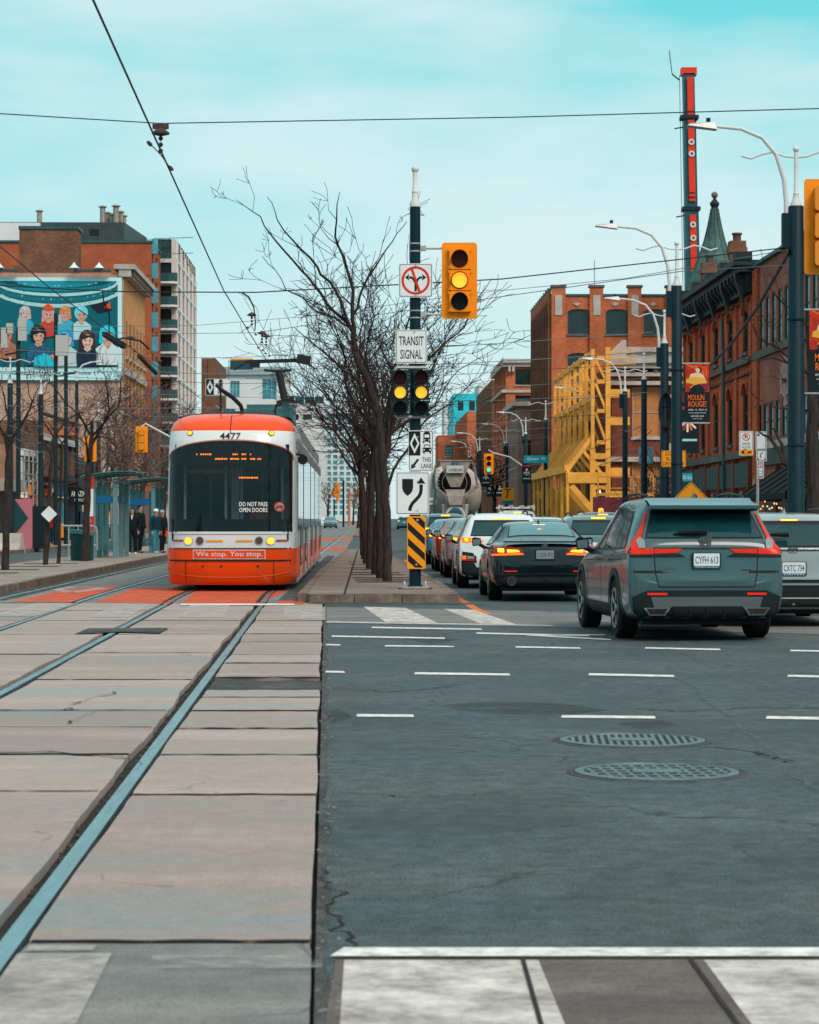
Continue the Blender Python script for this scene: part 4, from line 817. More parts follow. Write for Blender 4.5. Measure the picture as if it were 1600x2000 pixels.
# billboard building
Mb = bld('billboard_building', 'plastered end wall of an old tan building carrying the huge billboard', -20.4, 190)
sh = [(1.2+3.0*k+(.55*j), 14.6-4.6*r_, .42, 2.9) for k in range(6) for j in range(3) for r_ in range(3)]
shell(Mb, plaster, 40, 18, 21.2, [], [], -1, roof=True)
q = MB(); wall(q, (.12, 0, 0), (0, 1, 0), 17.8, 20.9, sh, .12); q.build('street_wall', tan_wall, Mb); windows(Mb, (.12, 0, 0), (0, 1, 0), sh, 1, 2, frame_dk, glass, dp=.02, sill=None)
for r_ in range(3):
    for k in range(6): trim(Mb, 'sill', stone_l, [(.12, 1.0+3*k, 14.35-4.6*r_, .3, 3.0+3*k, 14.55-4.6*r_)])
trim(Mb, 'belt_course', stone_l, [(.12, 0, 13.0, .3, 17.8, 13.6)])
trim(Mb, 'cornice', stone_l, [(-.7, -.4, 21.5, 1.0, 18, 21.9), (-.3, -.3, 20.9, .7, 18, 21.5)])
for k in range(20): trim(Mb, 'dentil', stone_d, [(.7, .1+k*.9, 21.0, .9, .5+k*.9, 21.48)])
trim(Mb, 'quoin', plaster, [(-1.1, -.08, 0, 0.1, -.002, 20.9)])
q = MB(); q.box(-8.4, .5, 21.2, -3.7, 3, 24.8); q.build('chimney_block', br_brown, Mb, uv=True); trim(Mb, 'coping', metal_teal, [(-8.45, .4, 24.8, -3.6, 3.1, 25.05)]); trim(Mb, 'gable_stub', br_brown, [(-8.8, .2, 21.2, -3.4, .49, 21.8)], uv=True)
for x in (-3.6, -1.6, -9.6):
    q = MB(); q.lathe([(.05, .45), (.12, .3), (.42, .0), (.40, -.02)], (x-.2, -1.0, 21.5), 12); l_ = q.build('flood_lamp', mat('lamp_blue_white', (.55, .75, .8), .4), Mb); q = MB(); q.bar((x-.2, -1.0, 21.95), (x, 0, 21.3), .06); q.build('lamp_bracket', dk, Mb)
trim(Mb, 'catwalk', metal_teal, [(-3.8, -1.1, 21.25, -.9, -.5, 21.4), (-24, -1.1, 21.25, -8.3, -.5, 21.4)])
# ------------------------------------------------------------------ draping thin pieces onto curved bodies
def drape(bvh, poly, dirn, off, m, parent, name, maxlen=.12, thick=.0, smooth=True, mx_=1):
    """poly: 2-D outline seen along dirn ('y': x,z from behind/front; '-x' / 'x': y,z from the side); laid on the body's surface"""
    bm = bmesh.new()
    P3 = {'y': lambda a, b: V((a, -4, b)), 'x': lambda a, b: V((-6, a, b)), '-x': lambda a, b: V((6, a, b)), 'z': lambda a, b: V((a, b, 8))}[dirn]
    DV = {'y': V((0, 1, 0)), 'x': V((1, 0, 0)), '-x': V((-1, 0, 0)), 'z': V((0, 0, -1))}[dirn]
    vs = [bm.verts.new(P3(*p)) for p in poly]; f = bm.faces.new(vs); f.normal_update()
    bmesh.ops.triangulate(bm, faces=[f])
    for _ in range(7):
        lg = [e for e in bm.edges if e.calc_length() > maxlen]
        if not lg: break
        bmesh.ops.subdivide_edges(bm, edges=lg, cuts=1); bmesh.ops.triangulate(bm, faces=[f_ for f_ in bm.faces if len(f_.verts) > 3])
    bad = []
    for v in bm.verts:
        h, n, i, d = bvh.ray_cast(v.co, DV, 12)
        if h is None: bad.append(v); continue
        v.co = h-DV*off*.3+ (n if n.dot(DV) < 0 else -n)*off*.9
    if bad: bmesh.ops.delete(bm, geom=bad, context='VERTS')
    for f_ in bm.faces:
        f_.normal_update()
        if f_.normal.dot(DV) > 0: f_.normal_flip()
        f_.smooth = smooth
    me = bpy.data.meshes.new(name); bm.to_mesh(me); bm.free(); me.materials.append(m)
    return inst(name, me, parent)
def strip(pts, w_):
    """closed outline of a ribbon along 2-D points"""
    L_, R_ = [], []
    for i, p in enumerate(pts):
        a = pts[max(0, i-1)]; b = pts[min(len(pts)-1, i+1)]; d = math.hypot(b[0]-a[0], b[1]-a[1]) or 1
        nx, ny = -(b[1]-a[1])/d*w_/2, (b[0]-a[0])/d*w_/2; L_.append((p[0]+nx, p[1]+ny)); R_.append((p[0]-nx, p[1]-ny))
    return L_+R_[::-1]
# ------------------------------------------------------------------ streetcar
tr_white = mat('streetcar_white', (.62, .64, .65), .28, coat=.4, var=.05, vs=.8)
tr_red = mat('streetcar_red', (.78, .068, .006), .3, coat=.25, var=.1, vs=1.2)
tr_grey = mat('streetcar_grey', (.26, .29, .30), .35, var=.15, vs=2)
tr_glass = mat('streetcar_glass', (.006, .012, .014), .04, spec=.6)
blackp = mat('black_plastic', (.012, .014, .016), .5, var=.3, vs=4)
rubber = mat('rubber', (.013, .013, .014), .85)
chrome = mat('chrome', (.62, .65, .66), .18, 1.0)
def clear_glass():
    m = bpy.data.materials.new('windscreen'); m.use_nodes = True; n = m.node_tree.nodes; l = m.node_tree.links; b = n['Principled BSDF']
    b.inputs['Base Color'].default_value = (.004, .012, .014, 1); b.inputs['Roughness'].default_value = .03; b.inputs['Alpha'].default_value = .64; b.inputs['Specular IOR Level'].default_value = .4
    return m
windscreen = clear_glass()
ZL = [(.13, 1.20, .16), (.20, 1.25, .09), (.45, 1.27, .03), (.62, 1.27, .01), (.845, 1.27, 0), (1.0, 1.27, .01), (1.16, 1.27, .02), (1.6, 1.27, .06), (2.1, 1.27, .14), (2.6, 1.265, .25), (2.96, 1.26, .35), (3.17, 1.25, .46), (3.26, 1.235, .53), (3.36, 1.19, .66), (3.45, 1.09, .85), (3.51, .95, 1.1), (3.54, .78, 1.4)]
AN = [-90, -80, -70, -60, -50, -40, -30, -20, -10, 0, 10, 20, 30, 40, 50, 60, 70, 80, 90]
def nose_pt(zi, a):
    z, hw, f = ZL[zi]; s_, c = math.sin(R(a)), math.cos(R(a))
    return (hw*math.copysign(abs(s_)**.72, s_), f+.95*(1-abs(c)**.72), z)
def streetcar(name, label, x, D, rz, full=True):
    t = thing(name, label, 'streetcar', (x, D, 0), rz)
    YM = 6.2
    grid = []
    for zi in range(len(ZL)):
        row = [nose_pt(zi, a) for a in AN]; hw = ZL[zi][1]
        ys_ = [6.2, 3.4, 1.6+.3*(ZL[zi][2])]; row = [(-hw, y, ZL[zi][0]) for y in ys_]+row+[(hw, y, ZL[zi][0]) for y in ys_[::-1]]
        grid.append(row)
    nv = len(grid[0]); vs = [p for r_ in grid for p in r_]; fs = []; rows = []
    for i in range(len(ZL)-1):
        for j in range(nv-1): fs.append((i*nv+j, i*nv+j+1, (i+1)*nv+j+1, (i+1)*nv+j)); rows.append((i, j))
    bvh = BVHTree.FromPolygons([V(p) for p in vs], fs)
    body = MB(); body.v = vs; body.f = []; body.m = []
    for f, (i, j) in zip(fs, rows):
        zm = ZL[i][0]
        if full and 1.15 < zm < 2.9 and 5 <= j <= nv-7: continue       # the windscreen opening
        body.f.append(f); body.m.append(1 if zm < .84 else (1 if (zm > 3.05 and 3 <= j <= nv-5) else 0))
    body.f.append(tuple((len(ZL)-1)*nv+j for j in range(nv))); body.m.append(0)
    body.build('body', [tr_white, tr_red], t, smooth=True)
    # windscreen and its white arch
    arc = [(-1.21, 1.16), (1.21, 1.16)]+[(1.21*math.cos(R(a)), 2.60+.36*math.sin(R(a))**.8 if a not in (0, 180) else 2.60) for a in range(0, 181, 12)]
    drape(bvh, arc, 'y', .012, windscreen if full else tr_glass, t, 'windscreen', .10)
    drape(bvh, [(-1.25, 2.60)]+[(-1.215, 2.62)]+[(1.23*math.cos(R(a)), 2.615+.37*math.sin(R(a))**.8 if 0 < a < 180 else 2.62) for a in range(180, -1, -12)]+[(1.25, 2.60), (1.25, 3.09), (-1.25, 3.09)], 'y', .006, tr_white, t, 'brow', .10)
    drape(bvh, strip([(1.225*math.cos(R(a)), 2.61+.365*math.sin(R(a))**.8 if 0 < a < 180 else 2.61) for a in range(180, -1, -9)], .022), 'y', .018, mat('trim_pink', (.45, .14, .1), .5), t, 'windscreen_trim', .10)
    drape(bvh, [(-1.24, 1.13), (1.24, 1.13), (1.24, 1.175), (-1.24, 1.175)], 'y', .014, tr_white, t, 'lower_trim', .15)
    if full:
        ins = MB(); ins.faces([(-1.15, .5, 1.0), (1.15, .5, 1.0), (1.15, 5.5, 1.0), (-1.15, 5.5, 1.0), (-1.15, 1.0, 3.1), (1.15, 1.0, 3.1), (1.15, 5.5, 3.1), (-1.15, 5.5, 3.1)], [(0, 1, 2, 3), (4, 7, 6, 5), (1, 5, 6, 2), (0, 3, 7, 4), (3, 2, 6, 7)])
        it = mat('cabin_interior', (.012, .018, .02), .8, var=.4, vs=1.5); ci = ins.build('cabin', it, t)
        q = MB(); q.box(-1.15, .35, 1.0, 1.15, .75, 1.42); q.build('dashboard', blackp, ci)
        pl = mat('cabin_pale', (.75, .82, .84), .4)
        for x_, w_, y_ in ((-.14, .05, 1.3), (.04, .16, 1.5), (.17, .06, 1.5), (-.95, .05, 1.2), (1.0, .06, 1.2), (-.5, .035, 2.2), (.55, .035, 2.4)): q = MB(); q.box(x_-w_/2, y_, 1.0, x_+w_/2, y_+.05, 3.0); q.build('streak_pole', pl, ci)  # pale cabin poles, added to imitate bright streaks reflected in the windscreen
        q = MB(); q.box(-.95, 1.6, 2.35, .05, 1.66, 2.42); q.build('partition_rail', pl, ci); q = MB(); q.box(.35, 1.0, 1.35, .75, 1.15, 1.75); q.build('driver_seat', mat('seat_brown', (.20, .07, .03), .8), ci)
        q = MB(); q.box(-.25, .62, 2.46, 1.15, .75, 2.9); q.box(-1.1, .62, 2.5, -.3, .75, 2.9); q.build('sign_box', blackp, ci)
    led = mat('led_orange', (1.0, .20, .015), .4, emit=.9); dot = random.Random(4477)
    for x0, x1, z in ((-.66, -.41, 2.69), (-.08, .40, 2.69), (-.29, .62, 2.60), (.18, .55, 2.23)):
        xx = x0
        while xx < x1:
            w_ = dot.choice((.02, .03, .05))
            if dot.random() > .2: drape(bvh, [(xx, z-.014), (xx+w_, z-.014), (xx+w_, z+.014), (xx, z+.014)], 'y', .017, led, t, 'sign_segment', .2)
            xx += w_+.014
    # band of lights
    def disc_on(x_, z_, r_, m, name, off=.018): return drape(bvh, disc(r_, 18, x_, z_), 'y', off, m, t, name, .08)
    for x_ in (-.80, .80):
        disc_on(x_, .997, .088, chrome, 'headlight_ring', .012); disc_on(x_, .997, .07, amber_core, 'headlight', .022); disc_on(x_*1.0, 3.115, .058, blackp, 'marker_ring', .012); disc_on(x_, 3.115, .044, amber_on, 'marker_light', .02)
        x2 = x_*.72; disc_on(x2, .997, .085, chrome, 'fog_ring', .012); disc_on(x2, .997, .07, mat('lens_brown', (.10, .055, .045), .3), 'fog_light', .02)
        s_ = 1 if x_ > 0 else -1
        a, b = sorted((s_*.12, s_*.46)); drape(bvh, rrect(b-a, .036, .017, cx=(a+b)/2, cz=1.0), 'y', .016, mat('led_bar_amber', (.85, .33, .03), .4), t, 'indicator_bar', .1)
        a, b = sorted((s_*.90, s_*1.13)); drape(bvh, rrect(b-a, .036, .017, cx=(a+b)/2, cz=1.0), 'y', .016, mat('bar_red', (.42, .05, .025), .4), t, 'tail_bar', .08)
        drape(bvh, strip([(s_*.86, .12), (s_*.86, .61)], .012), 'y', .01, dark_gap, t, 'panel_gap', .1)
    drape(bvh, [(-1.19, .838), (1.19, .838), (1.19, .856), (-1.19, .856)], 'y', .012, dark_gap, t, 'panel_gap', .15)
    drape(bvh, [(-1.19, .595), (1.19, .595), (1.19, .625), (-1.19, .625)], 'y', .012, dark_gap, t, 'panel_gap', .15)
    drape(bvh, strip([(-1.2, .40), (-.9, .33), (-.5, .295), (0, .285), (.5, .295), (.9, .33), (1.2, .40)], .016), 'y', .01, mat('crease_pale', (.8, .16, .06), .4), t, 'bumper_crease', .12)
    for x_ in (-.52, .55, -.16): disc_on(x_, .5, .022, dark_gap, 'tow_hole', .012)
    fr = [(-.71, .64), (.70, .64), (.70, .825), (-.71, .825)]
    drape(bvh, fr, 'y', .012, tr_white, t, 'slogan_border', .12); drape(bvh, [(-.695, .655), (.685, .655), (.685, .81), (-.695, .81)], 'y', .016, tr_red, t, 'slogan_panel', .12)
    def dtext(body_, h, w_, cx, cz, m, bold=0):
        o = text(body_, h, m, None, w_=w_, bold=bold); me = o.data.copy(); bpy.data.objects.remove(o)
        for v in me.vertices:
            hh, n, i, d = bvh.ray_cast(V((v.co.x+cx, -4, v.co.z+cz)), V((0, 1, 0)), 12)
            v.co = (v.co.x+cx, (hh.y if hh else .1)-.026, v.co.z+cz)
        return inst('lettering', me, t)
    if full:
        dtext('We stop. You stop.', .125, 1.30, -.005, .728, tr_white, .012); dtext('4477', .13, .41, 0, 3.06, ink, .012)
        dtext('DO NOT PASS', .085, .55, .465, 1.715, sign_white, .012); dtext('OPEN DOORS', .085, .55, .465, 1.60, sign_white, .012)
        drape(bvh, [p for p in disc(.098, 18, .96, 1.66)], 'y', .018, ink_red, t, 'decal_ring', .06); drape(bvh, disc(.075, 18, .96, 1.66), 'y', .022, mat('decal_grey', (.22, .3, .32), .5), t, 'decal_disc', .06)
        drape(bvh, strip([(.90, 1.63), (.96, 1.68), (1.02, 1.65)], .03), 'y', .026, ink, t, 'decal_mark', .05); drape(bvh, strip([(.91, 1.71), (1.01, 1.61)], .018), 'y', .028, ink_red, t, 'decal_bar', .05)
        q = MB(); q.bar((.02, .2, 1.2), (-.15, .12, 1.55), .025); q.build('wiper', blackp, t)
        drape(bvh, strip([(.0, 3.1), (.0, 3.50)], .014), 'y', .01, dark_gap, t, 'panel_gap', .1)
    # side of the leading module and the modules behind it
    def module(y0, y1, first=False):
        if not first:
            q = MB(); q.box(-1.27, y0, .25, 1.27, y1, 3.12); q.build('body', tr_white, t)
            q = MB(); q.box(-1.22, y0, 3.122, 1.22, y1, 3.5); q.build('roof_fairing', tr_grey, t)
        for s_ in (-1, 1):
            xs = sorted((s_*1.262, s_*1.300)); xo = sorted((s_*1.262, s_*1.288)); n = max(1, int((y1-y0-.4)/1.45)); st = (y1-y0-.3)/n
            for k in range(n):
                a = y0+.15+k*st; dr = (k % 3 == 1)
                q = MB(); q.box(xs[0], a+.06, .45 if dr else 1.22, xs[1], a+st-.06, 2.78); q.build('door' if dr else 'window', tr_glass, t)
                q = MB(); q.box(xo[0], a-.05, .86, xo[1], a+.05, 3.0); q.build('door_pillar', tr_grey, t)
                q = MB(); q.box(xo[0], a+.1, .22, xo[1], a+st-.1, .84); q.build('skirt_panel', tr_red if k % 2 == 0 else tr_white, t)
                q = MB(); q.box(xs[0], a+.02, .15, xs[1], a+st-.05, .215); q.build('skirt_edge', tr_grey, t)
            q = MB(); q.box(xo[0], y0+.1, 2.83, xo[1], y1-.1, 3.06); q.build('side_band', tr_red if False else tr_grey, t)
    module(1.75, 6.2, True)
    yy = 6.2
    for L_ in ((7.0, 5.2, 6.6, 4.5) if full else (7.0,)):
        q = MB(); q.box(-1.14, yy, .3, 1.14, yy+.55, 3.4); q.build('bellows', rubber, t)
        module(yy+.55, yy+.55+L_); yy += .55+L_
    q = MB(); q.box(-.95, .9, .12, .95, yy-.5, .34); q.build('underframe', blackp, t)
    for y in (2.2, 3.9, 14.5, 16.2, 25, 27):
        if y < yy:
            for x_ in (-.75, .75): q = MB(); q.lathe([(.1, -.06), (.33, -.06), (.33, .06), (.1, .06)], (x_, y, .35), 14, 'x'); q.build('wheel', steel_rail, t)
    q = MB(); q.faces([(-1.15, 1.5, 3.48), (1.15, 1.5, 3.48), (1.15, 5.9, 3.48), (-1.15, 5.9, 3.48), (-.45, 1.7, 3.60), (.45, 1.7, 3.60), (.45, 5.9, 3.60), (-.45, 5.9, 3.60)], [(0, 1, 5, 4), (1, 2, 6, 5), (2, 3, 7, 6), (3, 0, 4, 7), (4, 5, 6, 7)]); q.build('roof_fairing', mat('roof_dark', (.03, .04, .043), .6), t)
    if full:
        q = MB(); q.lathe([(.10, -.05), (.10, .05)], (1.40, 1.5, 2.62), 12, 'y'); q.build('mirror', blackp, t); q = MB(); q.bar((1.2, 1.5, 2.75), (1.42, 1.5, 2.70), .05); q.build('mirror_arm', blackp, t)
        q = MB(); q.tube([(.18, 1.6, 3.6), (.14, 1.6, 3.72), (-.02, 1.6, 3.88), (-.20, 1.6, 4.0)], .045, 6); q.tube([(-.26, 1.6, 3.6), (-.26, 1.6, 4.25)], .022, 5); q.tube([(-.2, 1.6, 4.0), (-.36, 1.6, 4.14)], .04, 6); q.build('antenna', blackp, t)
        # pantograph
        pb = V((.60, 13.0, 3.5)); PZ = -.17; q = MB(); q.box(pb.x-.55, pb.y-.5, 3.45, pb.x+.35, pb.y+.6, 3.62); pg = q.build('pantograph', tr_grey, t)
        def part(nm, *bars):
            q = MB()
            for a, b, w_ in bars: q.bar(a, b, w_)
            q.build(nm, wire_m, pg)
        q = MB(); q.bar((.72, 13, 3.6), (.70, 13, 4.35), .16); q.build('lower_arm', metal_teal, pg)
        part('knuckle', ((.48, 13, 4.30), (.92, 13, 4.42), .14)); part('upper_arm', ((.68, 13, 4.38), (.52, 13.2, 5.15), .13)); part('yoke', ((.52, 13.2, 5.13), (.15, 13.2, 5.16), .06)); part('yoke', ((.52, 13.2, 5.13), (.85, 13.2, 5.16), .06))
        part('contact_strip', ((-.28, 13.2, 5.37), (1.12, 13.2, 5.41), .09)); part('horn', ((-.28, 13.2, 5.37), (-.60, 13.2, 5.16), .04)); part('horn', ((1.12, 13.2, 5.41), (1.45, 13.2, 5.19), .04))
        part('end_block', ((.98, 13.1, 5.45), (1.32, 13.1, 5.39), .22)); part('insulator', ((-.2, 13.1, 5.29), (.05, 13.1, 5.29), .14)); part('cable', ((.48, 13, 4.3), (.42, 13, 4.1), .05)); part('cable', ((.42, 13, 4.1), (.5, 13, 3.95), .05))
    return t
streetcar('streetcar', 'modern red and white streetcar facing the camera with slogan on its bumper', -3.52, 46.0, R(1.25))
streetcar('streetcar', 'second streetcar far behind the leading one with only its right edge showing', -9.1, 184, R(1.0), False)
# ------------------------------------------------------------------ poles, signals, signs, wires
def prism_part(name, poly, y0, y1, m, parent, loc=None):
    q = MB(); q.prism(poly, y0, y1); o = q.build(name, m, parent)
    if loc: o.location = loc
    return o
def board(label, w_, h_, loc, bg=None, border=True, r_=.035, cat='sign', name='traffic_sign', rz=0.0, group=None):
    t = thing(name, label, cat, loc, rz, group); bg = bg or sign_white
    prism_part('panel', rrect(w_, h_, r_), -.004, .012, bg, t)
    if border:
        prism_part('border', rrect(w_-.03, h_-.03, r_*.8), -.0055, -.004, ink, t); prism_part('face', rrect(w_-.05, h_-.05, r_*.7), -.007, -.0055, bg, t)
    return t
def bolt(t, x, z): prism_part('bolt', disc(.014, 8, x, z), -.02, -.007, galv, t)
def arrowhead(x, z, ang, s):
    a = R(ang); c, n = math.cos(a), math.sin(a)
    return [(x+s*(c*p-n*q), z+s*(n*p+c*q)) for p, q in ((1, 0), (-.6, .85), (-.25, 0), (-.6, -.85))][::1]
def ccw(poly):
    a = sum(poly[i][0]*poly[(i+1) % len(poly)][1]-poly[(i+1) % len(poly)][0]*poly[i][1] for i in range(len(poly)))
    return poly if a > 0 else poly[::-1]
YP = -.0085
def sym(t, poly, m=ink, y=YP, name='symbol'): return prism_part(name, ccw(poly), y, y+.0012, m, t)
# ---- main signal pole on the median
PX0, PD = (811-800)/F*43, 43.0
def mp_(px, py, dy=0.0): return (PX0+(px-811)/107.0, PD+dy, 1.44+(1012-py)/107.0)
P = thing('signal_pole', 'dark teal pole with white ball finial at the end of the tree median', 'pole', (PX0, PD, .15))
q = MB(); q.lathe([(.108, 0), (.104, 2), (.096, 6.96), (.096, 6.97)], n=20); q.build('shaft', pole_green, P, smooth=True)
q = MB(); q.lathe([(.10, 6.97), (.10, 7.03), (.065, 7.1), (.055, 7.22), (.062, 7.23), (.062, 7.26), (.048, 7.28), (.044, 7.6), (.044, 7.62)], n=16); q.build('finial_post', lamp_white, P, smooth=True)
q = MB(); q.lathe([(.068*math.sin(R(a)), 7.66-.068*math.cos(R(a))) for a in range(8, 180, 16)], n=14); q.build('finial_ball', lamp_white, P, smooth=True)
q = MB(); q.slab(rrect(.52, .46, .08), .0, .045); q.build('base_plate', galv, P); q = MB(); q.slab(rrect(.62, .5, .1), -.0, .012); q.build('grout_pad', dark_gap, P)
for x in (-.19, .19):
    for y in (-.16, .16): q = MB(); q.lathe([(.028, .045), (.028, .11), (.012, .14)], (x, y, 0), 6); q.build('anchor_bolt', galv, P)
q = MB(); q.box(-.14, -.14, .045, .14, .14, .07); q.build('flange', pole_green, P)
for z in (1012-476, 1012-491, 1012-607, 1012-621): q = MB(); q.lathe([(.104, z/107+1.29-.012), (.104, z/107+1.29+.012)], n=16); q.build('clamp_band', galv, P)
def signal_head(label, loc, scale=1.0, lit=1, back=True, housing=None, rz=0.0, lens_r=.14, w_=.37, h_=1.16, bw=.645, bh=1.39, away=False, name='traffic_signal', lit_m=None, simple=False):
    t = thing(name, label, 'traffic light', loc, rz); t.scale = (scale,)*3; hm = housing or sig_yel
    if back: prism_part('backplate', rrect(bw, bh, .06), -.02, 0, sig_yel, t)
    step = h_/3
    for k in range(3):
        z = step*(1-k)
        if away: prism_part('lamp_unit', rrect(w_*.8, step*.9, .06, cz=z), -.22, -.02, mat('signal_back', (.72, .24, .03), .5), t); continue
        prism_part('lamp_unit', rrect(w_, step-.015, .03, cz=z), -.12, -.02, hm, t)
        lm = [lens_red, lens_red, lens_dark][k]; on = (k == lit)
        prism_part('lens_rim', disc(lens_r*1.12, 22, 0, z), -.135, -.12, sig_black, t)
        lens = prism_part('lens', disc(lens_r, 22, 0, z), -.15, -.135, (lit_m or amber_on) if on else lm, t)
        if on and not simple: prism_part('lens_glow', disc(lens_r*.62, 18, 0, z), -.155, -.15, amber_core if lit_m is None else lit_m, lens)
        vs = MB(); n = 14
        for i in range(n):
            a, b = R(-25+230*i/n), R(-25+230*(i+1)/n); ra = lens_r*1.1
            la, lb = .28*(.45+.55*max(0, math.sin(a))), .28*(.45+.55*max(0, math.sin(b)))
            vs.face([(ra*math.cos(a), -.12, z+ra*math.sin(a)), (ra*math.cos(a), -.12-la*.7, z+ra*math.sin(a)), (ra*math.cos(b), -.12-lb*.7, z+ra*math.sin(b)), (ra*math.cos(b), -.12, z+ra*math.sin(b))])
        vs.build('visor', hm, t)
        if not simple:
            for sx in (-1, 1):
                for sz in (-.42, .42): prism_part('hinge', rrect(.03, .05, .008, cx=sx*w_*.53, cz=z+sz*step), -.10, -.03, hm, t)
    return t
signal_head('large yellow traffic light on the median pole, amber lens lit', mp_(897.5, 548.5, -.02))
for py, lab in ((485, 'upper'), (614, 'lower')):
    a = MB(); x, y, z = mp_(0, py); a.bar((PX0+.1, PD, z), (PX0+.2, PD, z), .09); a.tube([(PX0+.18, PD, z), (PX0+.56, PD+.0, z)], .022, 8)
    o = a.build('signal_arm', galv, P); o.location = (-PX0, -PD, -.15)
hd_m = mat('transit_housing', (.012, .03, .034), .45)
signal_head('left of two dark transit signal heads, amber lens lit', mp_(782, 768, -.12), 1, 1, False, hd_m, lens_r=.105, w_=.275, h_=.83, name='transit_signal')
signal_head('right of two dark transit signal heads, amber lens lit', mp_(823, 768, -.12), 1, 1, False, hd_m, lens_r=.105, w_=.275, h_=.83, name='transit_signal')
for py, lab in ((719, 'pale bracket across the pole above the twin transit signals'), (815, 'pale bracket across the pole below the twin transit signals')):
    x, y, z = mp_(803, py); a = MB(); a.tube([(x-.3, PD-.13, z-.06 if py < 760 else z+.05), (x-.25, PD-.14, z), (x+.28, PD-.14, z), (x+.33, PD-.13, z-.06 if py < 760 else z+.05)], .03, 8); o = a.build('signal_bracket', galv); tag(o, lab, 'bracket')
# no turns
t = board('square no left or right turn sign below the big signal', .617, .617, mp_(812, 549, -.13))
q = MB(); ring(q, .215, .258, -.011, -.0085, n=32); q.build('red_ring', ink_red, t)
sym(t, [(-.022, -.20), (.022, -.20), (.022, .01), (-.022, .01)])
for s_ in (-1, 1):
    sym(t, [(s_*.0, -.02), (s_*.02, .03), (s_*.07, .07), (s_*.12, .075), (s_*.12, .035), (s_*.075, .03), (s_*.05, .0), (s_*.035, -.04)]); sym(t, [(s_*.195, .055), (s_*.115, .115), (s_*.13, .055), (s_*.115, -.005)])
sym(t, [(-.10, .225), (-.058, .24), (.10, -.225), (.058, -.24)], ink_red, -.0115, 'red_slash'); bolt(t, 0, .27); bolt(t, 0, -.27)
t = board('white sign reading TRANSIT SIGNAL on the median pole', .575, .617, mp_(803.5, 678, -.13))
text('TRANSIT', .17, ink, t, (0, YP, .105), w_=.45, bold=.012); text('SIGNAL', .17, ink, t, (0, YP, -.14), w_=.40, bold=.012); bolt(t, .06, .27); bolt(t, .08, -.27)
def tram_icon(t, cx, cz, s):
    sym(t, rrect(.075*s, .10*s, .015*s, cx=cx, cz=cz)); sym(t, rrect(.052*s, .034*s, .006*s, cx=cx, cz=cz+.012*s), sign_white, -.0105); sym(t, [(cx-.03*s, cz+.05*s), (cx+.03*s, cz+.05*s), (cx+.02*s, cz+.062*s), (cx-.02*s, cz+.062*s)])
    for e in (-1, 1): sym(t, disc(.008*s, 8, cx+e*.024*s, cz-.03*s), sign_white, -.0105); sym(t, [(cx+e*.035*s-.008*s, cz-.065*s), (cx+e*.035*s+.008*s, cz-.065*s), (cx+e*.035*s+.004*s, cz-.045*s), (cx+e*.035*s-.012*s, cz-.045*s)])
def car_icon(t, cx, cz, s):
    sym(t, [(cx-.045*s, cz-.035*s), (cx+.045*s, cz-.035*s), (cx+.05*s, cz), (cx+.038*s, cz+.012*s), (cx+.03*s, cz+.045*s), (cx-.03*s, cz+.045*s), (cx-.038*s, cz+.012*s), (cx-.05*s, cz)]); sym(t, [(cx-.03*s, cz+.012*s), (cx+.03*s, cz+.012*s), (cx+.024*s, cz+.035*s), (cx-.024*s, cz+.035*s)], sign_white, -.0105)
    for e in (-1, 1): sym(t, disc(.009*s, 8, cx+e*.033*s, cz-.012*s), sign_white, -.0105); sym(t, rrect(.018*s, .02*s, .004*s, cx=cx+e*.034*s, cz=cz-.043*s))
t = board('white diamond lane sign with streetcar and car symbols reading THIS LANE', .458, .748, mp_(822.5, 881, -.13))
sym(t, [(-.222, -.085), (-.012, -.085), (-.012, .352), (-.222, .352)]); sym(t, [(-.117, -.05), (-.03, .135), (-.117, .325), (-.205, .135)], sign_white, -.0105); sym(t, [(-.117, .03), (-.065, .135), (-.117, .24), (-.168, .135)], ink, -.0125)
tram_icon(t, .105, .25, 1.65); car_icon(t, .11, .04, 1.7)
text('THIS', .085, ink, t, (.10, YP, -.16), w_=.165, bold=.01); text('LANE', .085, ink, t, (.10, YP, -.275), w_=.20, bold=.01)
sym(t, strip([(-.05, -.15), (-.14, -.27)], .04)); sym(t, arrowhead(-.15, -.285, 233, .06)); bolt(t, -.06, .25)
t = board('white keep right sign with shield and curving arrow', .605, .776, mp_(806, 963.5, -.15))
sym(t, [(-.19, .26)]+[(-.19, .1)]+[(-.19+.19*(1-math.cos(R(a)))/1.0*1.0/1*.5*1.0, .1-.13*math.sin(R(a))) for a in ()]+[(-.175, .04), (-.14, -.01), (-.09, -.05), (-.04, -.01), (-.005, .04), (.01, .1), (.01, .26)])
sym(t, strip([(-.055, -.32), (-.04, -.25), (0, -.18), (.06, -.12), (.115, -.06), (.145, .0), (.155, .07), (.155, .16)], .062)); sym(t, [(.155, .29), (.075, .17), (.12, .175), (.19, .175), (.235, .17)]); bolt(t, .09, .22); bolt(t, .09, -.31)
t = board('yellow and black striped hazard board low on the median pole', .335, .96, mp_(813.5, 1059.5, -.14), sign_yel, False, .04)
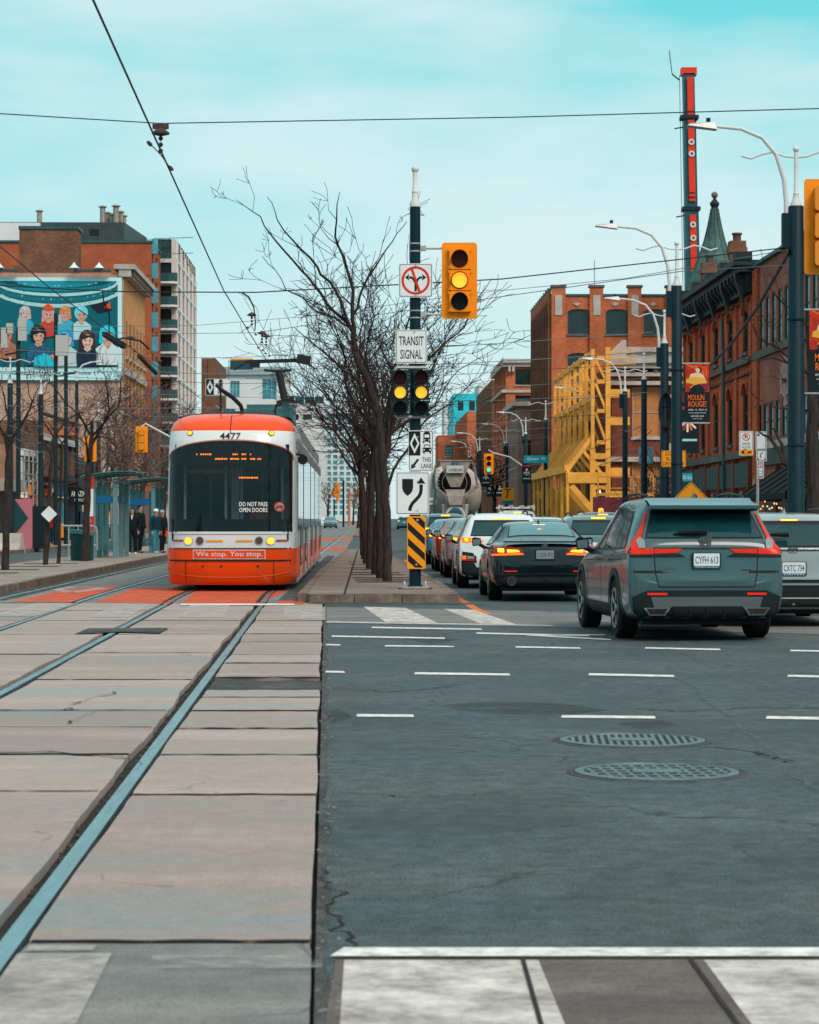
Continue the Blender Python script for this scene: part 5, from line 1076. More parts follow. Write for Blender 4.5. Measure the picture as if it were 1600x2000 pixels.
for z0 in (-.62, -.335, -.05, .235, .52):
    def cl(p): return p
    x0, x1 = -.155, .155; za, zb = z0+.285, z0          # bands fall to the right
    poly = [(x0, za-.0), (x0, za+.135), (x1, zb+.02+.115), (x1, zb+.0)]
    lo, hi = -.455, .455
    out = []
    for i in range(4):                                   # clip to the board
        a, b = poly[i], poly[(i+1) % 4]
        for zc, sgn in ((None, 0),): pass
    def clip(pl, zc, up):
        r_ = []
        for i in range(len(pl)):
            a, b = pl[i], pl[(i+1) % len(pl)]; ia = (a[1] <= zc) if up else (a[1] >= zc); ib = (b[1] <= zc) if up else (b[1] >= zc)
            if ia: r_.append(a)
            if ia != ib: k = (zc-a[1])/(b[1]-a[1]); r_.append((a[0]+(b[0]-a[0])*k, zc))
        return r_
    poly = clip(poly, hi, True)
    if len(poly) > 2: poly = clip(poly, lo, False)
    if len(poly) > 2: sym(t, poly, ink, -.006, 'black_stripe')
prism_part('bolt', disc(.022, 8, .02, .41), -.02, -.006, galv, t); prism_part('bolt', disc(.022, 8, .0, -.40), -.02, -.006, galv, t)
# ---- light poles
def light_pole(px, ytop, label, lamp=True, x=None, zb=.15, side=-1, thick=1.0, group=None):
    D = 5.67*F/(1012-ytop); x = (px-800)/F*D if x is None else x
    t = thing('light_pole', label, 'light pole', (x, D, zb), 0, group); h = 6.97
    q = MB(); q.lathe([(.15*thick, 0), (.15*thick, 1.2), (.132*thick, 1.25), (.115*thick, h), (.11*thick, h+.01)], n=16); q.build('shaft', pole_green, t, smooth=True)
    q = MB(); q.lathe([(.115, h), (.115, h+.03), (.07, h+.12), (.05, h+.2), (.058, h+.24), (.042, h+.27), (.036, h+1.0)], n=12); q.build('finial_post', lamp_white, t, smooth=True)
    q = MB(); q.lathe([(.06*math.sin(R(a)), h+1.05-.06*math.cos(R(a))) for a in range(8, 180, 20)], n=12); q.build('finial_ball', lamp_white, t, smooth=True)
    for s_ in (-1, 1):
        q = MB(); q.tube([(0, 0, h+.90), (s_*.2, 0, h+.92), (s_*.42, 0, h+1.0), (s_*.62, 0, h+.96), (s_*.82, 0, h+.88), (s_*1.0, 0, h+.93)], .02, 6); q.build('scroll_arm', lamp_white, t)
    for z in (2.6, 4.9): q = MB(); q.lathe([(.14*thick, z), (.14*thick, z+.03)], n=14); q.build('band', pole_green, t)
    if lamp:
        q = MB(); q.box(-.26 if side < 0 else .1, -.07, h-.75, -.1 if side < 0 else .26, .07, h-.12); q.build('arm_bracket', pole_green, t)
        q = MB(); q.tube([(side*x_, 0, z) for x_, z in ((.18, h-.2), (.18, h+.1), (.22, h+.5), (.36, h+.95), (.62, h+1.26), (1.0, h+1.42), (1.5, h+1.47))], [.045, .045, .042, .04, .036, .032, .03], 8); arm = q.build('lamp_arm', lamp_white, t)
        q = MB(); q.faces([(side*1.45, -.12, h+1.40), (side*1.45, .12, h+1.40), (side*2.0, .14, h+1.47), (side*2.0, -.14, h+1.47), (side*1.5, -.08, h+1.54), (side*1.5, .08, h+1.54), (side*1.95, .1, h+1.51), (side*1.95, -.1, h+1.51)], [(0, 1, 2, 3), (4, 7, 6, 5), (0, 4, 5, 1), (1, 5, 6, 2), (2, 6, 7, 3), (3, 7, 4, 0)]); q.build('luminaire', galv, arm)
        q = MB(); q.lathe([(.04, h+1.53), (.04, h+1.62)], (side*1.6, 0, 0), 8); q.build('photocell', pole_green, arm)
    return t, D, x
LP = {}
for px, yt, lamp, lab, th in ((1555, 405, True, 'tall dark teal lamp pole nearest the right edge with curved white arm', 1.22), (1322, 560, True, 'lamp pole holding the red theatre banner, second from the right edge', 1.1), (1298, 672, True, 'lamp pole with a coil of black cable just left of the banner pole', 1.15),
    (1258, 742, False, 'pole with white scroll arms and no lamp beside the bare bush', 1), (1221, 765, True, 'lamp pole in front of the right end of the yellow steel frame', 1), (1152, 810, True, 'lamp pole crossing the middle of the yellow steel frame', 1), (1066, 820, False, 'lampless scroll pole holding the blue Queen street sign', 1),
    (1027, 848, True, 'lamp pole just left of the blue street sign', 1), (990, 866, True, 'lamp pole right of the green traffic light', 1), (937, 880, True, 'distant lamp pole left of the green traffic light', 1), (920, 893, True, 'smallest lamp pole far up the street above the cement mixer', 1)):
    LP[px] = light_pole(px, yt, lab, lamp, thick=th)
for px, yt, lamp, lab in ((20, 749, False, 'pole in front of the red wall sign at the left edge'), (80, 771, False, 'dark pole beside the white gabled shop'), (193, 823, True, 'left lamp pole whose white arm curves to the right'), (212, 832, False, 'pole carrying a white box above the transit shelter')):
    LP[px] = light_pole(px, yt, lab, lamp, side=1)
coil = thing('cable_coil', 'coil of black cable hanging on the lamp pole', 'cable', (LP[1298][2], LP[1298][1]-.18, 0))
q = MB()
for k in range(7):
    a0 = k*.5; q.tube([(.22*math.cos(R(a))*(.8+.05*k)*.9+.02*math.sin(a0*3), -.02*k, 4.95+.55*math.sin(R(a))*(.8+.04*k)) for a in range(0, 361, 30)], .022, 5, cap=False)
q.tube([(.1, 0, 4.5), (.25, 0, 4.2), (.1, 0, 3.9), (.05, 0, 3.7)], .015, 4); o = q.build('cable_loops', wire_m, coil); o['kind'] = 'stuff'
box_ = thing('control_box', 'white equipment box with orange label on the shelter pole', 'utility box', (LP[212][2]+.05, LP[212][1]-.2, 0)); q = MB(); q.box(-.35, -.12, 3.85, .35, .12, 4.65); q.build('case', sign_white, box_); q = MB(); q.box(-.16, -.13, 4.2, .05, -.12, 4.35); q.build('label', mat('label_orange', (.8, .2, .03), .5), box_); q = MB(); q.box(-.34, -.1, 4.65, -.2, .1, 4.95); q.build('antenna', sign_white, box_)
# ---- theatre banners
def banner(px, D, x0, w_, z0, h_, label, rz=0):
    t = thing('banner', label, 'banner', ((px-800)/F*D+x0, D-.02, z0+h_/2)); bk = mat('banner_black', (.008, .016, .02), .7); rd = mat('banner_red', (.62, .045, .014), .7, var=.6, vs=5, col2=(.18, .01, .01))
    prism_part('cloth', rrect(w_, h_, .01), 0, .012, bk, t)
    sym(t, [(-w_/2+.02, .02*h_), (w_/2-.02, .02*h_), (w_/2-.02, h_/2-.02), (-w_/2+.02, h_/2-.02)], rd, -.004, 'picture_ground')
    orr = mat('banner_orange', (.85, .16, .02), .6); cr = mat('banner_cream', (.72, .5, .34), .6); ye = mat('banner_yellow', (.72, .36, .05), .6)
    s = h_/1.46
    def P_(poly, m, y): sym(t, [(a*s, b*s) for a, b in poly], m, y-.006, 'picture')
    for k in range(4): P_(strip([(-.27+.1*k, .70-.02*k), (-.1+.1*k, .62), (.05+.06*k, .50-.04*k)], .022), orr, -.003)
    P_(disc(.075, 14, .04, .565), ink, -.004); P_([(-.05, .59), (.03, .62), (.07, .56), (.05, .5), (.0, .5), (-.045, .55)], cr, -.005); P_([(-.17, .46), (0, .51), (.14, .45), (.2, .34), (-.2, .36)], cr, -.0045)
    P_([(-.27, .34), (-.1, .40), (.2, .36), (.24, .24), (-.1, .22), (-.28, .25)], ye, -.0055); P_([(-.2, .12), (-.05, .25), (.1, .14)], ye, -.006); P_([(.02, .28), (.25, .3), (.26, .05), (.05, .06)], mat('banner_maroon', (.22, .02, .06), .6), -.005); P_(disc(.19, 14, 0, .02), bk, -.0065)
    text('MOULIN', .135*s, orr, t, (-.03*s, -.015, -.11*s), w_=.40*s, bold=.004); text('ROUGE!', .135*s, orr, t, (.0, -.015, -.27*s), w_=.44*s, bold=.004)
    text('APRIL 10 - MAY 10', .04*s, sign_white, t, (0, -.015, -.41*s), w_=.46*s); text('CAA ED MIRVISH THEATRE', .026*s, sign_white, t, (0, -.015, -.485*s), w_=.42*s); text('mirvish.com', .05*s, sign_white, t, (0, -.015, -.56*s), w_=.32*s); text('1 800 461 3333', .022*s, sign_white, t, (0, -.015, -.63*s), w_=.22*s)
    for z in (h_/2, -h_/2): q = MB(); q.bar((-w_/2-.12, .005, z), (w_/2, .005, z), .03); q.build('rod', galv, t)
    return t
banner(1322, LP[1322][1], .50, .62, 1.44+(1012-826)/79.7, 1.46, 'red and black theatre banner reading MOULIN ROUGE on the second lamp pole')
banner(1555, 43, .58, .72, 1.44+(1012-768)/107, 1.53, 'theatre banner reading MOULIN ROUGE cut off by the right edge of the photo')
for px, py, D, lab in ((1029, 925, 158, 'small dark banner with a dancer hanging below the blue street sign'), (949, 934, 176, 'small dark banner beside the green traffic light'), (958, 955, 205, 'lower small dark banner right of the cement mixer'), (975, 955, 206, 'small dark banner on the far pole above the silver roof rack'), (1343, 835, 62, 'second theatre banner half hidden behind the banner pole')):
    x, y, z = Wp(px, py, D); w_ = .62; h_ = 1.35; t = thing('banner', lab, 'banner', (x, y, z)); prism_part('cloth', rrect(w_, h_, .01), 0, .012, mat('banner_black', (.008, .016, .02)), t)
    sym(t, [(-.25, .55), (.25, .55), (.25, .48), (-.25, .48)], ink_red, -.002)
    for k in range(5): sym(t, strip([(0, .2), (-.22+.11*k, -.12+.05*abs(k-2))], .05), [sign_white, ink_red, sign_white, mat('banner_orange', (.85, .16, .02)), sign_white][k], -.004, 'picture')
    sym(t, disc(.07, 10, 0, .27), sign_white, -.004, 'picture'); sym(t, [(-.25, -.3), (.25, -.3), (.25, -.36), (-.25, -.36)], glass_b, -.004, 'picture')
# ---- other signals
x, y, z = Wp(1608, 443, 43); signal_head('big yellow traffic light cut off by the right edge, seen from behind', (x, y, z), 1, -1, True, bw=.70, bh=1.74, w_=.46, h_=1.5, away=True, lens_r=.17)
x, y, z = Wp(277, 858, 98); signal_head('yellow signal hanging from a curved white arm left of the streetcar', (x, y, z), .78, -1, True, away=True)
x, y, z = Wp(177, 876, 98); signal_head('yellow signal partly hidden by a tree trunk at the left', (x, y, z), .78, -1, True, away=True)
x, y, z = Wp(955, 906, 160); signal_head('yellow traffic light with green lens lit up the street', (x, y, z), 1, 2, True, lit_m=green_on, simple=True)
x, y, z = Wp(1155, 896, 128); signal_head('yellow signal head seen sideways on the yellow frame pole', (x, y, z), 1, -1, False, rz=R(-75), simple=True)
for px, py, D, s_, lab in ((653, 961, 520, 1.5, 'far yellow signal over the tracks, left of a pair'), (660, 954, 500, 1.6, 'far yellow signal over the tracks, right of a pair'), (660, 972, 530, 1.2, 'lowest far yellow signal over the tracks'), (699, 962, 560, 1.4, 'far orange signal near the median trunks'), (712, 975, 600, 1.3, 'small far signal beside the median trunks')):
    x, y, z = Wp(px, py, D); signal_head(lab, (x, y, z), s_, -1, True, away=True)
# support of the left signals and the far poles
def pole(label, x, D, z0, z1, r_, m, name='pole', cat='pole', extra=None):
    t = thing(name, label, cat, (x, D, 0)); q = MB(); q.tube([(0, 0, z0), (0, 0, z1)], r_, 8); q.build('shaft', m, t)
    if extra:
        for nm, pts, rr, mm in extra: q = MB(); q.tube(pts, rr, 6); q.build(nm, mm, t)
    return t
xs, _, zs = Wp(277, 833, 98)
pole('signal mast with a long white arm hidden behind the streetcar', xs+2.0, 98.3, 0, 4.8, .1, pole_green, 'signal_mast', extra=[('mast_arm', [(0, 0, 4.0), (-.7, 0, 4.75), (-1.85, -.2, zs+.12), (-2.0, -.25, zs)], .04, lamp_white)])
xs, _, zs = Wp(177, 850, 98); pole('slim mast behind the tree trunk carrying the left yellow signal', xs, 98.4, .15, zs+.6, .07, pole_green, 'signal_mast')
xs, _, zs = Wp(955, 884, 160); pole('white mast arm reaching over the lanes to the green signal', LP[1027][2], 160.5, .0, 6.2, .07, pole_green, 'signal_mast', extra=[('mast_arm', [(0, 0, 4.9), (-1.0, 0, 5.6), (-2.2, -.1, 5.9), (xs-LP[1027][2], -.2, zs+.2)], .045, lamp_white)])
for px, yb, yt, D, m, lab in ((682, 1011, 955, 420, mat('rust_pole', (.5, .16, .08), .7), 'pinkish pole with orange base far along the tracks'), (671, 1013, 938, 380, pole_green, 'dark far pole left of the pinkish pole'), (637, 1008, 955, 500, pole_green, 'thin far pole behind the second streetcar'), (702, 1008, 960, 560, mat('rust_pole', (.5, .16, .08)), 'orange far pole near the median trunks'), (653, 1008, 975, 520, pole_green, 'far pole under the pair of yellow signals'), (712, 1008, 980, 600, pole_green, 'faint far pole right of the orange pole')):
    x, _, z = Wp(px, yt, D); pole(lab, x, D, 0, z, .22 if m is not pole_green else .16, m)
# ---- street name and warning signs
x, y, z = Wp(1048, 897, LP[1066][1]-.3); t = board('blue street name sign reading Queen W', 1.42, .44, (x, y, z), mat('street_blue', (.01, .30, .42), .4), False, .02, name='street_sign'); text('Queen  W', .2, sign_white, t, (0, -.008, .02), w_=1.05, bold=.006)
x, y, z = Wp(1316, 896, 60); t = board('yellow DO NOT BLOCK DRIVEWAY sign half hidden by the banner pole', .62, .42, (x, y, z), sign_yel, True, .03)
for k, s_ in enumerate(('DO NOT', 'BLOCK', 'DRIVEWAY')): text(s_, .085, ink, t, (-.0, YP, .12-.12*k), w_=(.42, .38, .53)[k], bold=.006)
x, y, z = Wp(1350, 993, 46); t = board('orange diamond road work sign peeking over the grey green car', .75, .75, (x, y, z), sign_yel, True, .05); t.rotation_euler = (0, R(45), 0)
sym(t, disc(.05, 12, .05-.16, .16+.05)); sym(t, disc(.05, 12, .16-.1, .05+.1), ink); sym(t, [(-.2, -.1), (.1, -.2), (.05, .05), (-.1, .1)])
pole('thin post holding the orange diamond sign', x, 46.05, .15, z-.1, .03, galv, 'sign_post')
x, y, z = Wp(1333, 932, 58.2); t = board('small blue and white lane name sign behind the banner pole', .5, .2, (x, y, z), mat('street_blue', (.01, .30, .42)), False, .01, name='street_sign'); text('St Ln', .1, sign_white, t, (.12, -.008, 0), w_=.22)
D = 51; sx = lambda px: (px-800)/F*D; sz = lambda py: 1.44+(1012-py)*D/F
pole('slim galvanised sign post with four parking signs on the right pavement', sx(1480), D, .15, sz(843), .032, galv, 'sign_post')
def noP(t, cx, cz, r_, ch='P'):
    q = MB(); ring(q, r_*.80, r_, -.010, -.0075, cx, cz, 20); q.build('red_ring', ink_red, t); text(ch, r_*1.05, ink, t, (cx, -.008, cz), bold=.02); sym(t, strip([(cx-r_*.6, cz+r_*.6), (cx+r_*.6, cz-r_*.6)], r_*.2), ink_red, -.0105, 'red_slash')
def tow(t, cx, cz, s):
    sym(t, [(cx-.10*s, cz-.02*s), (cx-.04*s, cz-.02*s), (cx-.04*s, cz+.02*s), (cx-.06*s, cz+.04*s), (cx-.10*s, cz+.03*s)]); sym(t, [(cx+.03*s, cz-.015*s), (cx+.11*s, cz-.005*s), (cx+.11*s, cz+.03*s), (cx+.03*s, cz+.015*s)]); sym(t, strip([(cx-.07*s, cz+.05*s), (cx-.02*s, cz+.075*s), (cx+.01*s, cz+.06*s)], .012*s))
t = board('white SNOW ROUTE no parking sign with orange tow panel', .305, .53, (sx(1457), D-.04, sz(866)), None, True, .02); noP(t, 0, .14, .085); text('SNOW', .055, ink, t, (0, YP, -.01), w_=.16, bold=.01); text('ROUTE', .055, ink, t, (0, YP, -.085), w_=.18, bold=.01)
sym(t, [(-.14, -.255), (.14, -.255), (.14, -.135), (-.14, -.135)], sign_yel, -.0085, 'orange_panel'); tow(t, 0, -.2, 1.0)
for o_ in list(t.children)[-3:]: o_.location.y -= .003
t = board('white tow away sign right of the sign post', .23, .40, (sx(1486), D-.045, sz(861)), None, True, .02); tow(t, 0, .12, .8)
t = board('small white arrow sign below the tow away sign', .22, .25, (sx(1487), D-.045, sz(889.5)), None, True, .02); sym(t, strip([(-.02, -.06), (-.02, .03), (.03, .06)], .02)); sym(t, arrowhead(-.07, -.085, 180, .03)); sym(t, arrowhead(.07, -.085, 0, .03))
t = board('narrow white no stopping sign lowest on the sign post', .14, .37, (sx(1485), D-.045, sz(918)), None, True, .015); noP(t, 0, .10, .055, 'S'); text('7-9  4-6', .035, ink, t, (0, YP, -.03), w_=.1); text('Mon-Fri', .035, ink, t, (0, YP, -.085), w_=.1); sym(t, strip([(-.04, -.14), (.04, -.14)], .015))
x, y, z = Wp(426, 756, 86); t = board('white diamond lane sign with streetcar and car symbols hung over the tracks', .91, .61, (x, y, z), None, True, .03, name='overhead_sign')
sym(t, [(-.435, -.285), (-.15, -.285), (-.15, .285), (-.435, .285)]); sym(t, [(-.29, -.25), (-.17, 0), (-.29, .25), (-.415, 0)], sign_white, -.0105); sym(t, [(-.29, -.12), (-.235, 0), (-.29, .12), (-.35, 0)], ink, -.0125); tram_icon(t, .1, .13, 2.1); car_icon(t, .1, -.12, 2.3)
for px in (405, 447): q = MB(); q.bar((0, 0, 0), (0, 0, .7), .02); o = q.build('hanger', wire_m, t); o.location = ((px-426)/F*86, 0, .3)
x, y, z = Wp(472, 711, 84); t = board('dark overhead sign with a yellow top edge behind the pantograph', .82, .40, (x, y, z), mat('sign_back_teal', (.02, .07, .08), .5), False, .01, name='overhead_sign'); sym(t, [(-.41, .13), (.41, .15), (.41, .2), (-.41, .2)], sign_yel, -.008, 'yellow_edge')
x, y, z = Wp(1262, 889, 100); t = board('blue and white poster sign behind the bare bush', .62, .70, (x, y, z), mat('poster_blue', (.25, .50, .62), .5), False, .02); sym(t, disc(.1, 12, 0, .12), mat('banner_orange', (.85, .16, .02))); sym(t, [(-.25, -.28), (.2, -.28), (.1, -.05), (-.15, 0)], sign_white)
x, y, z = Wp(992, 965, 175); t = board('yellow pedestrian warning sign far up the right pavement', .9, .95, (x, y, z), sign_yel, False, .03); sym(t, disc(.09, 10, 0, .2)); sym(t, strip([(-.05, .1), (0, -.1), (-.15, -.3)], .1)); sym(t, strip([(-.25, .35), (.25, .35)], .08))
x, y, z = Wp(991, 977, 175.3); t = board('blue information sign under the yellow pedestrian sign', .85, .6, (x, y, z), mat('street_blue', (.01, .30, .42)), False, .02); sym(t, [(-.3, .1), (.3, .1), (.3, .16), (-.3, .16)], sign_white); sym(t, [(-.3, -.05), (.3, -.05), (.3, .0), (-.3, .0)], sign_white)
x, y, z = Wp(1172, 967, 118); t = thing('walk_signal', 'black pedestrian signal showing a white walking figure', 'walk signal', (x, y, z)); prism_part('case', rrect(.32, .6, .03), 0, .2, sig_black, t); wk = mat('walk_white', (.9, .95, .9), .4, emit=1.2)
sym(t, disc(.035, 10, .0, .22), wk); sym(t, strip([(.0, .18), (-.01, .06), (-.08, -.02)], .05), wk); sym(t, strip([(-.01, .07), (.07, -.02)], .045), wk); sym(t, strip([(-.07, .08), (0, .16), (.08, .1)], .03), wk)
# ---- overhead wires
def wire(label, pts, r_=.011, m=None, sag=0.0, name='span_wire', cat='wire', group=None):
    out = []
    for a, b in zip(pts, pts[1:]):
        a, b = V(a), V(b); n = 6 if sag else 2
        for k in range(n): out.append(a.lerp(b, k/n)-V((0, 0, sag*4*(k/n)*(1-k/n))))
    out.append(V(pts[-1])); q = MB(); q.tube(out, r_, 4, cap=False); o = q.build(name, m or wire_m); return tag(o, label, cat, group)
CW = 5.6
wire('black contact wire running over the near track towards the streetcar', [(TX(-1.87, D), D, CW) for D in (4, 12, 20, 26.5, 34, 43, 52, 60)]+[(TX(-1.87, D), D, CW) for D in (80, 110, 160, 240, 400)], .011, name='contact_wire')
wire('contact wire over the far left track', [(TX(-4.99, D), D, CW) for D in (4, 12, 26.5, 43, 60, 90, 130, 200, 400)], .010, name='contact_wire')
y26 = 26.5; wire('nearest span wire crossing the whole sky', [Wp(-600, 190, y26), Wp(0, 222, y26), Wp(313, 241, y26), Wp(1000, 229, y26), Wp(1600, 212, y26), Wp(2200, 190, y26)], .0075)
wire('heavy span wire from the near right pole across the tracks', [Wp(-500, 530, 43), Wp(130, 565, 43), Wp(255, 570, 43), Wp(500, 571, 43), Wp(980, 545, 43), Wp(1542, 483, 43)], .014)
wire('lower cable from the near right pole to the left', [Wp(1542, 517, 43), Wp(1330, 530, 46), Wp(940, 585, 56), Wp(500, 650, 60), Wp(300, 652, 60), Wp(-100, 640, 62)], .010, wire_l)
wire('thin cable from the near right pole just under the heavy span wire', [Wp(1542, 487, 43), Wp(1222, 544, 50), Wp(933, 572, 56), Wp(600, 618, 58), Wp(380, 636, 58), Wp(-60, 640, 60)], .008, wire_l)
wire('thick black cable sloping from the near right pole down to the left', [Wp(1543, 490, 42.8), Wp(1480, 600, 46), Wp(1430, 670, 50), Wp(1386, 715, 57)], .03)
for k, (D, vr, vl) in enumerate(((64, 7, -15.6), (76.3, 8.9, -15.6), (85, 9.4, -15.7), (96.6, 10.6, -15.7), (105.6, 10.8, -15.8), (115, 10.8, -15.8), (129, 11.4, -16.2), (136, 9.6, -16.2), (143, 10, -16.3), (159, 10, -16), (178, 9.8, -16), (205, 9.8, -16), (240, 9.8, -16), (290, 9.8, -16))):
    wire('thin span wire across the street, %s' % ('between the near poles', 'at the coiled cable pole', 'just beyond the coiled cable pole', 'at the lampless pole by the bush', 'at the right end of the yellow frame', 'over the maroon hoarding', 'at the pole crossing the yellow frame', 'at the blue street sign', 'just past the blue street sign', 'at the green signal', 'beyond the green signal', 'far up the street', 'farther up the street', 'at the very far poles')[k],
         [(FX(vl, D), D, 6.35), (TX(-4.99, D), D, 5.85), (TX(-1.87, D), D, 5.85), (FX(vr, D), D, 6.5)], .010 if D < 110 else .014, wire_m if k % 2 else wire_l, .05)
    if D > 60 and k % 2 == 0: wire('paired lower span wire, %s' % ('between the near poles', '', 'beyond the coiled cable pole', '', 'at the right end of the yellow frame', '', 'at the pole crossing the yellow frame', '', 'past the blue street sign', '', 'beyond the green signal', '', 'farther up the street', '')[k],
         [(FX(vl, D), D+.4, 5.6), (TX(-4.99, D), D+.4, 5.45), (TX(-1.87, D), D+.4, 5.5), (FX(vr, D), D+.4, 6.0)], .012, wire_l, .08)
for k, (z, v_) in enumerate(((5.4, 10.7), (5.0, 10.9), (4.6, 11), (4.3, 10.8))):
    wire('feeder cable strung along the right poles, %s' % ('highest of four', 'second of four', 'third of four', 'lowest of four')[k], [(FX(v_, 96.6), 96.6, z), (FX(v_+.1, 105.6), 105.6, z-.05), (FX(v_+.5, 129), 129, z), (FX(v_-1, 159), 159, z), (FX(v_-1, 240), 240, z)], .022, wire_l, .12, name='feeder_cable')
for k, (z, v_) in enumerate(((5.3, -15.6), (4.9, -15.7), (4.5, -15.6))):
    wire('feeder cable strung along the left poles, %s' % ('highest of three', 'middle of three', 'lowest of three')[k], [(FX(v_, 70), 70, z+.2), (FX(v_, 99), 99, z), (FX(v_, 108), 108, z), (FX(v_-.4, 137), 137, z), (FX(v_, 240), 240, z)], .018, wire_l, .15, name='feeder_cable')
# ---- hangers carrying the contact wire
def hanger(label, px, py, D, drop, cap=.3):
    x, y, z = Wp(px, py, D); t = thing('wire_hanger', label, 'wire hanger', (x, y, z)); im = mat('hanger_iron', (.07, .045, .04), .7, var=.3, vs=20)
    q = MB(); q.lathe([(.02, 0), (.10*cap/.3, -.05), (.10*cap/.3, -.07), (.02, -.09)], n=12); q.build('insulator_cap', im, t)
    for k in range(3): q = MB(); q.lathe([(.012, -.09-k*.07), (.03, -.115-k*.07), (.012, -.145-k*.07)], n=8); q.build('link', im, t)
    for s_ in (-1, 1): q = MB(); q.tube([(0, 0, -.3), (s_*.02, s_*.9, -drop)], .006, 4); q.build('bridle', wire_m, t)
    q = MB(); q.bar((-.03, -1.0, -drop), (-.02, -.8, -drop), .03); q.build('clamp', im, t); q = MB(); q.bar((.02, .8, -drop), (.03, 1.0, -drop), .03); q.build('clamp', im, t)
    return t
h_ = hanger('rusty pulley block hanging on the nearest span wire', 314, 250, 26.5, .32, .3)
for s_ in (-1, 1): q = MB(); q.lathe([(.015, -.012), (.04, -.012), (.04, .012), (.015, .012)], (s_*.055, 0, .02), 10, 'y'); q.build('pulley', galv, h_)
q = MB(); q.box(-.09, -.02, -.01, .09, .02, .05); q.build('yoke', mat('hanger_iron', (.07, .045, .04)), h_)
hanger('wire hanger in the sky above the pantograph', 492, 610, 50, .4); hanger('left of two hangers just above the pantograph', 512, 646, 53, .45); hanger('right of two hangers just above the pantograph', 520, 652, 55, .45); hanger('wire hanger right of the pantograph over the far tracks', 607, 780, 88, .3); hanger('wire hanger in front of the apartment balconies', 311, 702, 66, .35); hanger('black wire hanger over the tan facade', 255, 655, 60, .35)
wire('curved black jumper cable dropping from the heavy span wire', [Wp(472, 571, 43), Wp(486, 580, 44), Wp(496, 600, 45.5), Wp(499, 630, 47), Wp(498, 645, 48)], .016, name='jumper_cable'); wire('curved black jumper cable in front of the billboard', [Wp(200, 570, 43), Wp(203, 590, 43.5), Wp(214, 615, 44), Wp(213, 640, 44.5), Wp(214, 655, 45)], .016, name='jumper_cable')
t = thing('section_insulator', 'long black section insulator on the far left wire', 'wire fitting', Wp(222, 662, 47)); q = MB(); q.bar((-.12, -.5, .06), (.12, .7, -.1), .09, .09); q.build('block', wire_m, t); q = MB(); q.tube([(-.05, 0, -.05), (.15, .4, .05), (.42, 1.0, .04), (.55, 1.4, -.1)], .02, 6); q.build('runner', wire_m, t); q = MB(); q.bar((.36, 1.2, -.25), (.6, 2.4, -.55), .06); q.build('runner_block', wire_m, t)
# ------------------------------------------------------------------ cars (rear at y=0, +Y forward, x to the right)
def BM(t): return [c for c in t.children if c.name.startswith('body')][0].data.materials[0]
def car_paint(name, col, rough=.22, coat=.8): return mat(name, col, rough, .0, var=.06, vs=2, coat=coat, spec=.2)
car_glass = mat('car_glass', (.006, .045, .054), .03, spec=.45, var=.35, vs=1.6)  # teal of the reflections is put into the base colour
cladding = mat('cladding', (.012, .018, .02), .6, var=.2, vs=6)
tail_red = mat('tail_red', (.60, .022, .005), .2, emit=.12, spec=.2)
tail_lit = mat('tail_lit', (1.0, .13, .01), .2, emit=1.0)
tail_core = mat('tail_core', (1.0, .50, .03), .2, emit=1.6)
tail_dim = mat('tail_dark_red', (.22, .012, .006), .2, coat=.4)
lens_clear = mat('lens_clear', (.24, .28, .30), .25, .3)
plate_w = mat('plate_white', (.66, .70, .72), .5); plate_b = mat('plate_blue', (.01, .10, .16), .5)
tyre_m = mat('tyre', (.010, .010, .011), .85, bump=.4, bs=60, spec=.2); rim_m = mat('alloy', (.20, .26, .28), .3, .8)
SUV = [  # y, zb, zt, wl, w, zs, ws, wt   (rear to front, for a 4.7 m car)
 (0.00, .34, .70, .66, .72, .62, .70, .58), (.03, .30, .80, .76, .84, .70, .82, .70), (.055, .28, .98, .82, .90, .88, .88, .76), (.075, .27, 1.13, .84, .915, 1.0, .90, .76), (.12, .26, 1.19, .85, .92, 1.04, .905, .75),
 (.24, .25, 1.33, .86, .925, 1.06, .905, .72), (.36, .24, 1.52, .86, .93, 1.06, .905, .69), (.46, .24, 1.63, .86, .93, 1.06, .905, .66), (.62, .23, 1.665, .86, .93, 1.05, .90, .66), (1.0, .22, 1.68, .86, .93, 1.03, .90, .665), (1.7, .21, 1.685, .86, .925, 1.01, .895, .67), (2.3, .21, 1.66, .86, .925, 1.0, .89, .65),
 (2.75, .21, 1.56, .86, .925, .99, .89, .61), (3.1, .21, 1.36, .86, .925, .985, .88, .60), (3.45, .21, 1.10, .86, .925, .98, .87, .66), (3.9, .22, 1.02, .86, .92, .94, .85, .66), (4.3, .24, .96, .82, .90, .88, .80, .6), (4.58, .26, .84, .74, .82, .76, .72, .5), (4.69, .30, .68, .62, .68, .60, .6, .45)]
